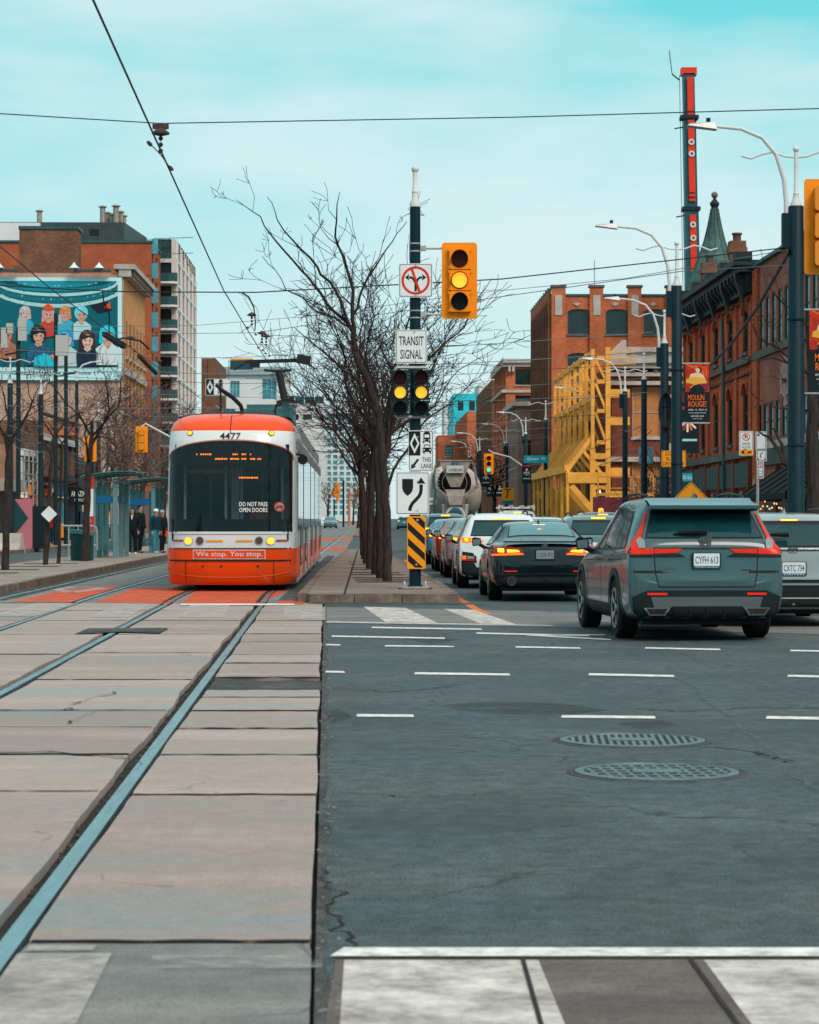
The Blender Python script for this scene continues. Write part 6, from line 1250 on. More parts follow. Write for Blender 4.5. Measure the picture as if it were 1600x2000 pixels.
SEDAN = [
 (0.00, .36, .66, .64, .72, .58, .70, .56), (.03, .32, .78, .74, .83, .68, .81, .66), (.06, .29, .98, .82, .89, .86, .86, .68), (.14, .27, 1.05, .84, .91, .95, .88, .70),
 (.40, .25, 1.09, .85, .92, .99, .89, .70), (.70, .24, 1.13, .86, .925, 1.0, .89, .66), (1.0, .22, 1.26, .86, .93, 1.0, .89, .60), (1.3, .21, 1.36, .86, .93, .99, .89, .585), (1.65, .2, 1.43, .86, .925, .98, .885, .58), (2.2, .2, 1.45, .86, .925, .97, .88, .59), (2.7, .2, 1.42, .86, .925, .965, .88, .57),
 (3.05, .2, 1.30, .86, .925, .96, .87, .56), (3.45, .2, 1.08, .86, .925, .95, .86, .62), (3.7, .21, .99, .86, .92, .92, .85, .66), (4.1, .22, .93, .85, .91, .87, .82, .62), (4.5, .24, .86, .80, .87, .79, .76, .55), (4.75, .27, .76, .70, .77, .68, .66, .45), (4.85, .3, .62, .6, .65, .55, .56, .4)]
def loft(st, sy=1.0, sx=1.0, sz=1.0, lvl=2, wheels=(), wr=.36, hump=.0):
    vs, fs = [], []
    for (y, zb, zt, wl, w_, zs, ws, wt) in st:
        zs = min(zs, zt-.05)
        half = [(0, zb), (.8*wl, zb), (wl, zb+.02), (w_*.985, zb+.16), (w_, zb+.5*(zs-zb)), (w_*.995, zs-.10), (ws, zs), (ws+(wt-ws)*.06, zs+.03), (ws+(wt-ws)*.5+.012, zs+(zt-zs)*.5), (wt+.01, zt-.06), (wt-.05, zt-.012), (wt*.55, zt+.004), (0, zt+.008)]
        ring_ = [(x, z) for x, z in half]+[(-x, z) for x, z in half[-2:0:-1]]
        vs += [(x*sx, y*sy, z*sz) for x, z in ring_]
    n = len(ring_)
    for i in range(len(st)-1):
        for j in range(n): fs.append((i*n+j, i*n+(j+1) % n, (i+1)*n+(j+1) % n, (i+1)*n+j))
    h = n//2
    for base, flip in ((0, False), ((len(st)-1)*n, True)):
        for j in range(h):
            a, b, c, d = base+j, base+j+1, base+(n-j-1) % n, base+(n-j) % n
            f = [v for k, v in enumerate((a, d, c, b)) if True]; f2 = []
            for v in f:
                if v not in f2: f2.append(v)
            if len(f2) > 2: fs.append(tuple(f2[::-1] if flip else f2))
    me = bpy.data.meshes.new('body'); me.from_pydata(vs, [], fs); me.update()
    o = bpy.data.objects.new('tmp', me); COL.objects.link(o)
    sm = o.modifiers.new('s', 'SUBSURF'); sm.levels = lvl; sm.render_levels = lvl
    cut = None
    if wheels:
        q = MB()
        for y, x in wheels: q.lathe([(wr+.055, -.17), (wr+.055, .40)] if x > 0 else [(wr+.055, -.40), (wr+.055, .17)], (x, y, wr), 28, 'x')
        cm_ = q.mesh('cut', cladding); cut = bpy.data.objects.new('cut', cm_); COL.objects.link(cut)
        bo = o.modifiers.new('b', 'BOOLEAN'); bo.object = cut; bo.operation = 'DIFFERENCE'; bo.solver = 'EXACT'
    dg = bpy.context.evaluated_depsgraph_get(); dg.update()
    out = bpy.data.meshes.new_from_object(o.evaluated_get(dg)); bpy.data.objects.remove(o)
    if cut: bpy.data.objects.remove(cut)
    out.name = 'body'; out.polygons.foreach_set('use_smooth', [True]*len(out.polygons))
    try: out.set_sharp_from_angle(angle=R(45))
    except Exception: pass
    return out
_wheel = {}
def wheel(parent, x, y, r_, side, spokes=5, wd=.235):
    k = (round(r_, 3), spokes)
    if k not in _wheel:
        t = MB(); rr = r_*.66; t.lathe([(rr, -wd/2+.01), (r_*.93, -wd/2), (r_, -wd/2+.03), (r_, wd/2-.03), (r_*.93, wd/2), (rr, wd/2-.01), (rr, -wd/2+.01)], n=30, axis='x')
        hb = MB(); hb.lathe([(.02, -.02), (rr, -.02), (rr, .02), (.02, .02)], n=20, axis='x')
        rm = MB(); rm.lathe([(rr+.004, wd/2-.03), (rr+.004, wd/2+.004), (rr-.025, wd/2+.002), (rr-.03, wd/2-.04), (rr-.01, wd/2-.06)], n=28, axis='x')
        for s_ in range(spokes):
            for e in (-.13, .13):
                a = 2*math.pi*s_/spokes; a1 = a+e*.9; rm.bar((wd/2-.03, .05*math.cos(a), .05*math.sin(a)), (wd/2-.008, (rr-.02)*math.cos(a1), (rr-.02)*math.sin(a1)), .04, .03, up=(1, 0, 0))
        rm.lathe([(.06, wd/2-.05), (.06, wd/2-.01), (.03, wd/2)], n=12, axis='x')
        _wheel[k] = (hb.mesh('wheel', blackp), t.mesh('tyre', tyre_m, smooth=True), rm.mesh('rim', rim_m, smooth=False))
    hb, ty, rm = _wheel[k]; o = inst('wheel', hb, parent, (x, y, r_)); 
    inst('tyre', ty, o); ri = inst('rim', rm, o)
    if side < 0: ri.rotation_euler = (0, 0, math.pi)
    return o
def car(name, label, cat, x, D, rz, kind='suv', L=1.0, Wd=1.0, H=1.0, paint=None, lvl=2, detail=2, wr=.36, plate=None, rear=None, z0=0.0, braking=True, wb=None, rails=True, clad=True, group=None):
    t = thing(name, label, cat, (x, D, z0), rz, group); st = SUV if kind == 'suv' else SEDAN; suv = kind == 'suv'
    ya, yf = (1.0*L, 3.72*L) if suv else (1.08*L, 3.88*L); wx = .80*Wd
    wh = [(ya, wx), (ya, -wx), (yf, wx), (yf, -wx)]
    me = loft(st, L, Wd, H, lvl, [(y, x_) for y, x_ in wh], wr); me.materials.clear(); me.materials.append(paint)
    inst('body', me, t)
    raw = loft(st, L, Wd, H, lvl); bvh = BVHTree.FromPolygons([v.co.copy() for v in raw.vertices], [tuple(p.vertices) for p in raw.polygons]); bpy.data.meshes.remove(raw)
    for y, x_ in wh: wheel(t, x_, y, wr, 1 if x_ > 0 else -1)
    q = MB(); q.box(-.72*Wd, .25*L, .19*H, .72*Wd, 4.3*L, .42*H)
    for y in (ya, yf): q.box(-.78*Wd, y-.36, .25*H, .78*Wd, y+.36, .80*H)
    q.build('underbody', blackp, t)
    def rv(poly, m, nm, off=.006, ml=.09): return drape(bvh, [(a*Wd, b*H) for a, b in poly], 'y', off, m, t, nm, ml)
    def sd(poly, m, nm, off=.005, ml=.14):
        for d_ in ('x', '-x'): drape(bvh, [(a*L, b*H) for a, b in poly], d_, off, m, t, nm, ml)
    def both(poly, m, nm, off=.008, ml=.06):
        for s_ in (1, -1): rv([(a*s_, b) for a, b in poly][::s_], m, nm, off, ml)
    def top(poly, m, nm, off=.006): return drape(bvh, [(a*Wd, b*L) for a, b in poly], 'z', off, m, t, nm, .15)
    if suv:
        sd([(.42, 1.08), (.62, 1.40), (.78, 1.52), (1.9, 1.585), (2.45, 1.55), (2.85, 1.40), (3.32, 1.06), (3.30, 1.03), (1.6, 1.05)], blackp, 'window_trim', .003)
        sd([(.50, 1.10), (.66, 1.38), (.80, 1.48), (1.12, 1.52), (1.12, 1.085)], car_glass, 'quarter_window'); sd([(1.17, 1.085), (1.17, 1.525), (1.9, 1.56), (2.0, 1.555), (2.0, 1.07)], car_glass, 'side_window'); sd([(2.08, 1.07), (2.08, 1.55), (2.45, 1.52), (2.82, 1.37), (3.18, 1.07)], car_glass, 'side_window')
    else:
        sd([(1.02, 1.04), (1.22, 1.18), (1.55, 1.32), (2.2, 1.385), (2.7, 1.36), (3.0, 1.26), (3.42, 1.02), (3.40, .99), (2.0, 1.0)], blackp, 'window_trim', .003)
        sd([(1.12, 1.05), (1.3, 1.19), (1.6, 1.30), (2.12, 1.355), (2.12, 1.02)], car_glass, 'side_window'); sd([(2.2, 1.02), (2.2, 1.36), (2.66, 1.335), (2.95, 1.23), (3.3, 1.02)], car_glass, 'side_window')
    for y in ((1.15, 2.05, 3.1) if suv else (1.3, 2.16, 3.3)): sd(strip([(y+.06, 1.02), (y, .80), (y+.02, .36)], .014), dark_gap, 'door_gap', .002)
    if detail > 1:
        for y in ((1.45, 2.4) if suv else (1.5, 2.45)): sd(rrect(.24, .035, .015, cx=y, cz=.93), paint, 'door_handle', .03)
        sd(strip([(.5, .955), (2.0, .93), (3.4, .90)], .01), dark_gap, 'crease_shade', .001)  # shade along the door crease drawn as a thin dark strip
    if clad and suv:
        sd([(1.5, .22), (3.2, .22), (3.2, .40), (1.5, .40)], cladding, 'sill_cladding', .006)
        for y in (ya/L, yf/L):
            r0, r1 = (wr+.03)/1.0, (wr+.115)
            arcp = [(y+r1/L*math.cos(R(a)), wr/H+r1/H*math.sin(R(a))) for a in range(-14, 195, 11)]+[(y+r0/L*math.cos(R(a)), wr/H+r0/H*math.sin(R(a))) for a in range(194, -15, -11)]
            sd(arcp, cladding, 'arch_cladding', .008, .1)
    for s_ in (-1, 1):                               # door mirrors
        ym = (2.98 if suv else 3.05)*L; q = MB(); zm = (1.10 if suv else 1.04)*H
        q.faces([(s_*.93*Wd, ym-.10, zm-.05), (s_*1.10*Wd, ym-.10, zm-.07), (s_*1.12*Wd, ym-.10, zm+.06), (s_*1.08*Wd, ym-.10, zm+.10), (s_*.95*Wd, ym-.10, zm+.08), (s_*.94*Wd, ym+.06, zm-.03), (s_*1.05*Wd, ym+.08, zm-.03), (s_*1.07*Wd, ym+.08, zm+.05), (s_*1.04*Wd, ym+.08, zm+.07), (s_*.95*Wd, ym+.06, zm+.06)],
                [(0, 1, 2, 3, 4), (9, 8, 7, 6, 5), (0, 5, 6, 1), (1, 6, 7, 2), (2, 7, 8, 3), (3, 8, 9, 4), (4, 9, 5, 0)]); q.bar((s_*.86*Wd, ym+.02, zm-.1), (s_*.98*Wd, ym, zm-.03), .06)
        mr_ = q.build('mirror', blackp, t)
        q = MB(); q.faces([(s_*.955*Wd, ym-.106, zm-.035), (s_*1.085*Wd, ym-.106, zm-.05), (s_*1.10*Wd, ym-.106, zm+.05), (s_*.965*Wd, ym-.106, zm+.07)], [(0, 1, 2, 3)] if s_ < 0 else [(0, 1, 2, 3)]); q.build('mirror_glass', chrome, mr_)
    if rails and suv:
        for s_ in (-1, 1):
            q = MB(); q.tube([(s_*.57*Wd, y*L, z*H) for y, z in ((.62, 1.655), (.75, 1.71), (1.4, 1.735), (2.0, 1.725), (2.35, 1.67))], .018, 6); q.build('roof_rail', blackp, t)
    q = MB(); q.faces([(-.02, .72*L if suv else 1.45*L, 1.665*H if suv else 1.38*H), (.02, .72*L if suv else 1.45*L, 1.665*H if suv else 1.38*H), (.02, .92*L if suv else 1.65*L, 1.68*H if suv else 1.42*H), (-.02, .92*L if suv else 1.65*L, 1.68*H if suv else 1.42*H), (0, .74*L if suv else 1.47*L, 1.755*H if suv else 1.50*H)], [(0, 1, 4), (1, 2, 4), (2, 3, 4), (3, 0, 4)]); q.build('roof_antenna', paint, t)
    if rear: rear(t, rv, both, sd, top, bvh)
    def plate_(txt, z, sub=None, x_=.0, pm=None):
        h = None
        for zz in (z-.06, z, z+.06):
            r_ = bvh.ray_cast(V((x_, -4, zz*H)), V((0, 1, 0)), 12)[0]; h = r_.y if h is None else min(h, r_.y)
        f = prism_part('plate_frame', rrect(.335, .185, .015), -.004, .02, blackp, t, (x_, h-.022, z*H)); pw = prism_part('licence_plate', rrect(.305, .145, .012, cz=.012), -.007, -.004, pm or plate_w, f)
        text(txt, .085, plate_b, f, (0, -.009, .008), w_=.27, bold=.006)
        if sub: prism_part('plate_strip', rrect(.32, .03, .006, cz=-.075), -.0065, -.004, plate_b, f); text(sub, .02, plate_w, f, (0, -.008, -.075), w_=.26)
    if plate: plate_(*plate)
    return t
def rear_crv(t, rv, both, sd, top, bvh):
    rv([(-.70, 1.20), (.70, 1.20), (.66, 1.34), (.58, 1.55), (-.58, 1.55), (-.66, 1.34)], blackp, 'window_trim', .003); rv([(-.68, 1.215), (.68, 1.215), (.63, 1.36), (.57, 1.485), (-.57, 1.485), (-.63, 1.36)], car_glass, 'rear_window', .007)
    q = MB(); q.faces([(-.62, .40, 1.60), (.62, .40, 1.60), (.66, .13, 1.565), (-.66, .13, 1.565), (-.60, .36, 1.52), (.60, .36, 1.52), (.62, .15, 1.53), (-.62, .15, 1.53), (-.63, .60, 1.675), (.63, .60, 1.675), (-.6, .6, 1.6), (.6, .6, 1.6)], [(0, 3, 2, 1), (4, 5, 6, 7), (3, 7, 6, 2), (1, 2, 6, 5), (0, 4, 7, 3), (8, 0, 1, 9), (1, 5, 11, 9), (0, 8, 10, 4)]); q.build('spoiler', blackp, t)
    q = MB(); q.box(-.655, .118, 1.548, .655, .16, 1.59); q.build('spoiler_lip', BM(t), t); q = MB(); q.faces([(-.645, .135, 1.5905), (.645, .135, 1.5905), (.62, .40, 1.632), (-.62, .40, 1.632), (.64, .62, 1.680), (-.64, .62, 1.680)], [(0, 1, 2, 3), (3, 2, 4, 5)]); q.build('spoiler_top', BM(t), t)
    both([(.615, 1.02), (.92, 1.015), (.92, 1.11), (.79, 1.22), (.715, 1.36), (.660, 1.50), (.642, 1.50), (.688, 1.36), (.735, 1.22), (.71, 1.085), (.615, 1.085)], tail_red, 'tail_lamp', .012); both([(.71, 1.09), (.79, 1.085), (.80, 1.17), (.755, 1.21), (.71, 1.17)], lens_clear, 'reverse_lamp', .02); both([(.34, 1.035), (.605, 1.025), (.605, 1.082), (.28, 1.082)], tail_red, 'inner_lamp', .012)
    for s_ in (-1, 1): drape(bvh, [(.12, 1.015), (.30, 1.04), (.34, 1.08), (.22, 1.13), (.13, 1.085)], 'x' if s_ < 0 else '-x', .012, tail_red, t, 'lamp_wrap', .06)
    rv([(-.62, 1.083), (.62, 1.083), (.62, 1.094), (-.62, 1.094)], blackp, 'garnish', .012); both([(.24, .99), (.93, .985), (.93, 1.01), (.32, 1.025)], blackp, 'lamp_base', .009)
    both(strip([(.61, 1.03), (.60, .80), (.56, .64)], .014), dark_gap, 'tailgate_gap', .003); rv([(-.56, .632), (.56, .632), (.56, .646), (-.56, .646)], dark_gap, 'tailgate_gap', .003)
    rv([(-.90, .26), (.90, .26), (.93, .50), (.70, .60), (-.70, .60), (-.93, .50)], cladding, 'bumper', .008); rv([(-.62, .40), (.62, .40), (.66, .525), (-.66, .525)], mat('bumper_grey', (.10, .125, .13), .35, .2), 'bumper_insert', .016); rv([(-.38, .30), (.38, .30), (.42, .415), (-.42, .415)], mat('diffuser', (.008, .01, .011), .7), 'diffuser', .022)
    for x_ in (-.2, 0, .2): rv([(x_-.01, .31), (x_+.01, .31), (x_+.01, .41), (x_-.01, .41)], cladding, 'diffuser_fin', .03)
    both([(.47, .545), (.70, .545), (.70, .572), (.47, .572)], mat('reflector_red', (.75, .03, .012), .3, emit=.15), 'reflector', .018)
    both([(.49, .32), (.68, .32), (.74, .40), (.43, .40)], chrome, 'exhaust_trim', .026); both([(.505, .333), (.67, .333), (.715, .388), (.46, .388)], dark_gap, 'exhaust_opening', .032)
    q = MB(); q.tube([(.03, .145, 1.275), (-.06, .14, 1.28), (-.2, .14, 1.275), (-.3, .145, 1.265), (-.37, .15, 1.25)], [.02, .032, .028, .018, .008], 6); q.build('rear_wiper', blackp, t)
    def badge(polys, zc, xc, m, nm):
        h = bvh.ray_cast(V((xc, -4, zc)), V((0, 1, 0)), 12)[0].y-.02
        q = MB()
        for p in polys: q.prism(ccw(p), -.008, .012)
        q.build(nm, m, t).location = (xc, h, zc)
    badge([[(-.062, -.045), (-.045, -.045), (-.055, .05), (-.072, .05)], [(.045, -.045), (.062, -.045), (.072, .05), (.055, .05)], [(-.035, -.04), (-.015, -.04), (-.02, .04), (-.042, .04)], [(.015, -.04), (.035, -.04), (.042, .04), (.02, .04)], [(-.03, -.008), (.03, -.008), (.03, .01), (-.03, .01)], [(-.06, -.052), (.06, -.052), (.06, -.043), (-.06, -.043)], [(-.072, .045), (.072, .045), (.07, .055), (-.07, .055)]], 1.165, 0, chrome, 'badge')
    h = bvh.ray_cast(V((-.45, -4, .86)), V((0, 1, 0)), 12)[0].y-.014; text('CR-V', .045, chrome, t, (-.45, h, .86), w_=.20, bold=.008); q = MB(); q.box(.42, h-.002, .84, .53, h+.01, .852); q.box(-.55, h-.002, .815, -.42, h+.01, .826); q.build('badge', chrome, t)
    # shade of the tailgate creases painted as dark strips
    both([(.5, .80), (.9, .80), (.9, .83), (.5, .83)], dark_gap, 'crease_shade', .001)
crv_p = car_paint('paint_grey_green', (.045, .096, .108), .24, .45); crvx = (1381-800)/F*27.4
car('parked_suv', 'grey green SUV turning in the junction, nearest the camera', 'car', crvx, 27.4, R(4.4), 'suv', 1.0, 1.0, 1.0, crv_p, 2, 2, .365, ('CYFH 613', .945, 'Performance Auto Group'), rear_crv)
def rear_rav(t, rv, both, sd, top, bvh):
    rv([(-.70, 1.17), (.70, 1.17), (.60, 1.56), (-.60, 1.56)], blackp, 'window_trim', .003); rv([(-.68, 1.19), (.68, 1.19), (.61, 1.50), (-.61, 1.50)], car_glass, 'rear_window', .007)
    for k in range(9): rv(rrect(.022, .022, .008, cx=-.10+.025*k, cz=1.56), tail_core, 'brake_lamp_segment', .016)
    both([(.40, 1.02), (.90, 1.0), (.90, 1.12), (.60, 1.13), (.42, 1.08)], tail_red, 'tail_lamp', .012); rv([(-.55, 1.12), (.55, 1.12), (.6, 1.14), (-.6, 1.14)], blackp, 'garnish', .01)
    rv([(-.88, .30), (.88, .30), (.9, .62), (-.9, .62)], cladding, 'bumper', .008); rv([(-.8, .66), (.8, .66), (.8, .70), (-.8, .70)], blackp, 'bumper_lip', .01); rv([(-.7, .42), (.7, .42), (.7, .44), (-.7, .44)], galv, 'bumper_line', .016)
    q = MB(); q.tube([(-.05, .12, 1.22), (-.2, .12, 1.225), (-.36, .14, 1.215)], [.035, .03, .012], 6); q.build('rear_wiper', blackp, t)
    h = bvh.ray_cast(V((0, -4, 1.02)), V((0, 1, 0)), 12)[0].y-.012; q = MB(); ring(q, .045, .055, -.006, .01, 0, 0, 20, 1.35, .8); ring(q, .02, .028, -.006, .01, 0, .01, 14, 1, 1.2); ring(q, .03, .037, -.006, .01, 0, .018, 14, 1.5, .5); q.build('badge', chrome, t).location = (0, h, 1.02)
car('parked_suv', 'silver grey SUV at the right edge behind the grey green one', 'car', (1551-800)/F*31.0, 31.0, R(1.1), 'suv', .98, 1.0, .90, car_paint('paint_silver_grey', (.25, .30, .31)), 2, 2, .36, ('CXTC 734', .86, 'DRIVEN'), rear_rav, z0=0)
def rear_tlx(t, rv, both, sd, top, bvh):
    top([(-.60, .80), (.60, .80), (.53, 1.42), (-.53, 1.42)], blackp, 'window_trim', .003); top([(-.57, .83), (.57, .83), (.51, 1.40), (-.51, 1.40)], mat('rear_glass_sky', (.03, .15, .17), .03, spec=.7), 'rear_window', .007)  # sky reflection on the rear glass painted into its colour
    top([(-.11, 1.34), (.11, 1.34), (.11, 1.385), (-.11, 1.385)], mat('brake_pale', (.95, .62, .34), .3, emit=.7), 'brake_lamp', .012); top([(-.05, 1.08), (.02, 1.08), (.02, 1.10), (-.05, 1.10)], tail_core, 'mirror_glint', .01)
    both([(.34, .845), (.72, .82), (.90, .85), (.90, .98), (.84, 1.01), (.42, .965)], tail_dim, 'tail_lamp', .012); both([(.43, .895), (.65, .885), (.65, .94), (.46, .93)], tail_core, 'lamp_lit', .02, .06); both([(.70, .885), (.81, .89), (.81, .955), (.70, .95)], tail_core, 'lamp_lit', .02, .06)
    both([(.36, .845), (.9, .83), (.9, .86), (.40, .878)], tail_lit, 'lamp_glow', .019)
    q = MB(); q.faces([(-.72, .04, 1.045), (.72, .04, 1.045), (.68, .28, 1.095), (-.68, .28, 1.095), (-.70, .05, 1.02), (.70, .05, 1.02)], [(0, 1, 2, 3), (4, 5, 1, 0)]); q.build('boot_spoiler', BM(t), t)
    rv([(-.86, .26), (.86, .26), (.86, .44), (-.86, .44)], cladding, 'bumper', .008); both([(.48, .545), (.70, .545), (.70, .565), (.48, .565)], mat('reflector_red', (.75, .03, .012)), 'reflector', .014); rv([(-.88, .50), (.88, .50), (.88, .512), (-.88, .512)], dark_gap, 'bumper_gap', .003)
    rv([(-.62, .74), (.62, .74), (.62, .752), (-.62, .752)], dark_gap, 'boot_gap', .003); both(strip([(.62, .745), (.66, .86)], .012), dark_gap, 'boot_gap', .003)
    for s_ in (-1, 1): q = MB(); q.lathe([(.068, -.08), (.075, -.08), (.075, .2), (.068, .2)], (s_*.58, .04, .36), 20, 'y'); ex = q.build('exhaust_pipe', chrome, t); q = MB(); q.lathe([(.005, 0), (.067, 0), (.067, .01)], (s_*.58, -.086, .36), 18, 'y'); q.build('exhaust_opening', dark_gap, ex)
    for x_ in (-.3, -.1, .1, .3): rv([(x_-.012, .28), (x_+.012, .28), (x_+.008, .38), (x_-.008, .38)], blackp, 'diffuser_fin', .03)
    h = bvh.ray_cast(V((0, -4, .97)), V((0, 1, 0)), 12)[0].y-.014; q = MB(); ring(q, .042, .05, -.006, .01, n=20); q.prism([(-.03, -.03), (-.018, -.03), (.002, .03), (-.008, .035)], -.006, .01); q.prism([(.018, -.03), (.03, -.03), (.008, .035), (-.002, .03)], -.006, .01); q.prism([(-.016, -.012), (.016, -.012), (.012, -.002), (-.012, -.002)], -.006, .01); q.build('badge', chrome, t).location = (0, h, .97)
    text('TLX', .035, chrome, t, (.52, h+.01, 1.0), w_=.13, bold=.006); text('A-SPEC', .02, chrome, t, (-.52, h+.02, .70), w_=.13)
car('parked_sedan', 'black sedan with lit amber tail lamps waiting beside the median', 'car', (1065-800)/F*40.4, 40.4, R(1.3), 'sedan', 1.0, 1.0, .955, car_paint('paint_black', (.003, .008, .010), .15, .6), 2, 2, .345, ('CLKB 476', .84, None, 0, mat('plate_dull', (.22, .25, .26), .5)), rear_tlx, clad=False)
def rear_kona(t, rv, both, sd, top, bvh):
    rv([(-.68, 1.17), (.68, 1.17), (.58, 1.53), (-.58, 1.53)], blackp, 'window_trim', .003); rv([(-.66, 1.19), (.66, 1.19), (.58, 1.48), (-.58, 1.48)], car_glass, 'rear_window', .007)
    for k in range(12): rv(rrect(.03, .022, .008, cx=-.18+.033*k, cz=1.555), tail_core, 'brake_lamp_segment', .016)
    both([(.40, 1.06), (.80, 1.03), (.90, 1.06), (.90, 1.13), (.76, 1.15), (.40, 1.09)], tail_lit, 'tail_lamp', .012); both([(.44, 1.075), (.66, 1.06), (.66, 1.105), (.44, 1.09)], tail_core, 'lamp_lit', .02); both(disc(.042, 12, .76, 1.09), tail_core, 'lamp_lit', .02)
    rv([(-.9, .26), (.9, .26), (.92, .62), (.92, .84), (.62, .80), (.50, .50), (-.50, .50), (-.62, .80), (-.92, .84), (-.92, .62)], cladding, 'bumper', .008); both([(.55, .62), (.86, .62), (.86, .76), (.56, .74)], blackp, 'lamp_pod', .014); both([(.58, .63), (.86, .63), (.86, .655), (.58, .655)], tail_red, 'reflector', .02); both([(.77, .66), (.85, .66), (.85, .74), (.77, .74)], tail_lit, 'turn_lamp', .02); both([(.60, .67), (.75, .67), (.75, .73), (.60, .72)], lens_clear, 'reverse_lamp', .02)
    rv([(-.55, .48), (.55, .48), (.60, .58), (-.60, .58)], mat('skid_silver', (.42, .46, .47), .4), 'skid_panel', .016)
car('parked_suv', 'white crossover with black lower bumper in front of the black sedan', 'car', (982-800)/F*47.9, 47.9, R(1.2), 'suv', .90, .965, .915, car_paint('paint_white', (.62, .68, .69)), 2, 2, .345, None, rear_kona)
def rear_gen(lit=True, sed=False, hi=True):
    def f(t, rv, both, sd, top, bvh):
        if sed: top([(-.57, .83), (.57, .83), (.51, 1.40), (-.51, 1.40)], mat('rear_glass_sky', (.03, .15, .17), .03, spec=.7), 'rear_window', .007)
        else: rv([(-.68, 1.18), (.68, 1.18), (.58, 1.55), (-.58, 1.55)], blackp, 'window_trim', .003); rv([(-.66, 1.20), (.66, 1.20), (.58, 1.49), (-.58, 1.49)], car_glass, 'rear_window', .007)
        z = .86 if sed else 1.02
        both([(.52, z), (.90, z), (.90, z+.14), (.56, z+.12)], tail_red, 'tail_lamp', .012); 
        if lit: both([(.62, z+.03), (.82, z+.03), (.82, z+.11), (.62, z+.1)], tail_core, 'lamp_lit', .02)
        if hi and not sed: rv([(-.16, 1.56), (.16, 1.56), (.16, 1.60), (-.16, 1.60)], tail_core, 'brake_lamp', .03)
        rv([(-.86, .28), (.86, .28), (.88, .46), (-.88, .46)], cladding, 'bumper', .008); both([(.5, .54), (.7, .54), (.7, .57), (.5, .57)], tail_red, 'reflector', .014); rv([(-.16, .72 if sed else .86), (.16, .72 if sed else .86), (.16, .85 if sed else .99), (-.16, .85 if sed else .99)], plate_w, 'licence_plate', .016)
    return f
for (nm, lab, px, D, kd, L, Wd, H, col, lit, wr) in (
    ('parked_sedan', 'taupe car mostly hidden between the white crossover and the red car', 943, 56.2, 'sedan', .95, .97, 1.0, (.20, .15, .14), True, .33),
    ('parked_sedan', 'dark red car in the line left of the white crossover', 916, 63.0, 'sedan', .95, .97, 1.0, (.20, .012, .006), True, .33),
    ('parked_sedan', 'bright blue sedan in the line behind the hazard board', 889, 72.8, 'sedan', .95, .97, .98, (.02, .15, .23), True, .33),
    ('parked_suv', 'blue grey SUV with high brake light directly behind the cement mixer', 871, 86, 'suv', 1.02, 1.0, .96, (.06, .16, .19), True, .36),
    ('parked_suv', 'silver SUV carrying a white ladder rack on its roof', 1012, 94, 'suv', 1.0, 1.02, 1.04, (.42, .46, .46), True, .36),
    ('parked_sedan', 'white car whose roof shows above the black sedan', 1070, 68, 'sedan', 1.0, 1.0, 1.02, (.60, .66, .67), True, .33),
    ('parked_suv', 'teal grey SUV between the black sedan and the grey green car', 1172, 53, 'suv', 1.0, 1.0, .90, (.10, .19, .20), True, .36),
    ('parked_suv', 'dark SUV with an orange beacon on its roof below the maroon hoarding', 1180, 74, 'suv', 1.0, 1.0, .97, (.02, .04, .045), False, .36),
    ('parked_suv', 'small far blue SUV seen between the trunks and the hazard board', 790, 300, 'suv', .98, 1.0, .98, (.02, .16, .26), True, .36)):
    c_ = car(nm, lab, 'car', (px-800)/F*D, D, R(1.1), kd, L, Wd, H, car_paint('paint_%d' % px, col), 1 if D > 70 else 2, 1, wr, None, rear_gen(lit, kd == 'sedan'), clad=(kd == 'suv'))
    if 'ladder' in lab:
        for y in (.9, 1.6, 2.3): q = MB(); q.bar((-.75, y, 1.86), (.75, y, 1.86), .06); q.build('rack_bar', lamp_white, c_)
        for x_ in (-.6, -.2, .25, .6): q = MB(); q.bar((x_, .5, 1.92), (x_, 2.9, 1.92), .06); q.build('ladder_rail', lamp_white, c_)
        for x_ in (-.7, .7): q = MB(); q.bar((x_, .9, 1.74), (x_, .9, 1.98), .05); q.build('rack_post', lamp_white, c_)
    if 'beacon' in lab: q = MB(); q.lathe([(.09, 0), (.085, .1), (.04, .13)], (.0, 1.0, 1.63), 10); q.build('beacon', amber_on, c_)
for k, (px, D, col, lab) in enumerate(((644, 330, (.05, .12, .15), 'far dark teal car facing the camera left of the tracks'), (634, 345, (.5, .55, .56), 'far pale car beside the second streetcar'), (707, 560, (.6, .6, .6), 'tiny white car far up the tracks beside the trunks'))):
    car('parked_suv', lab, 'car', (px-800)/F*D, D+4.6, R(181), 'suv', 1, 1, 1, car_paint('paint_far_%d' % k, col), 1, 1, .36, None, None, rails=False, clad=False)
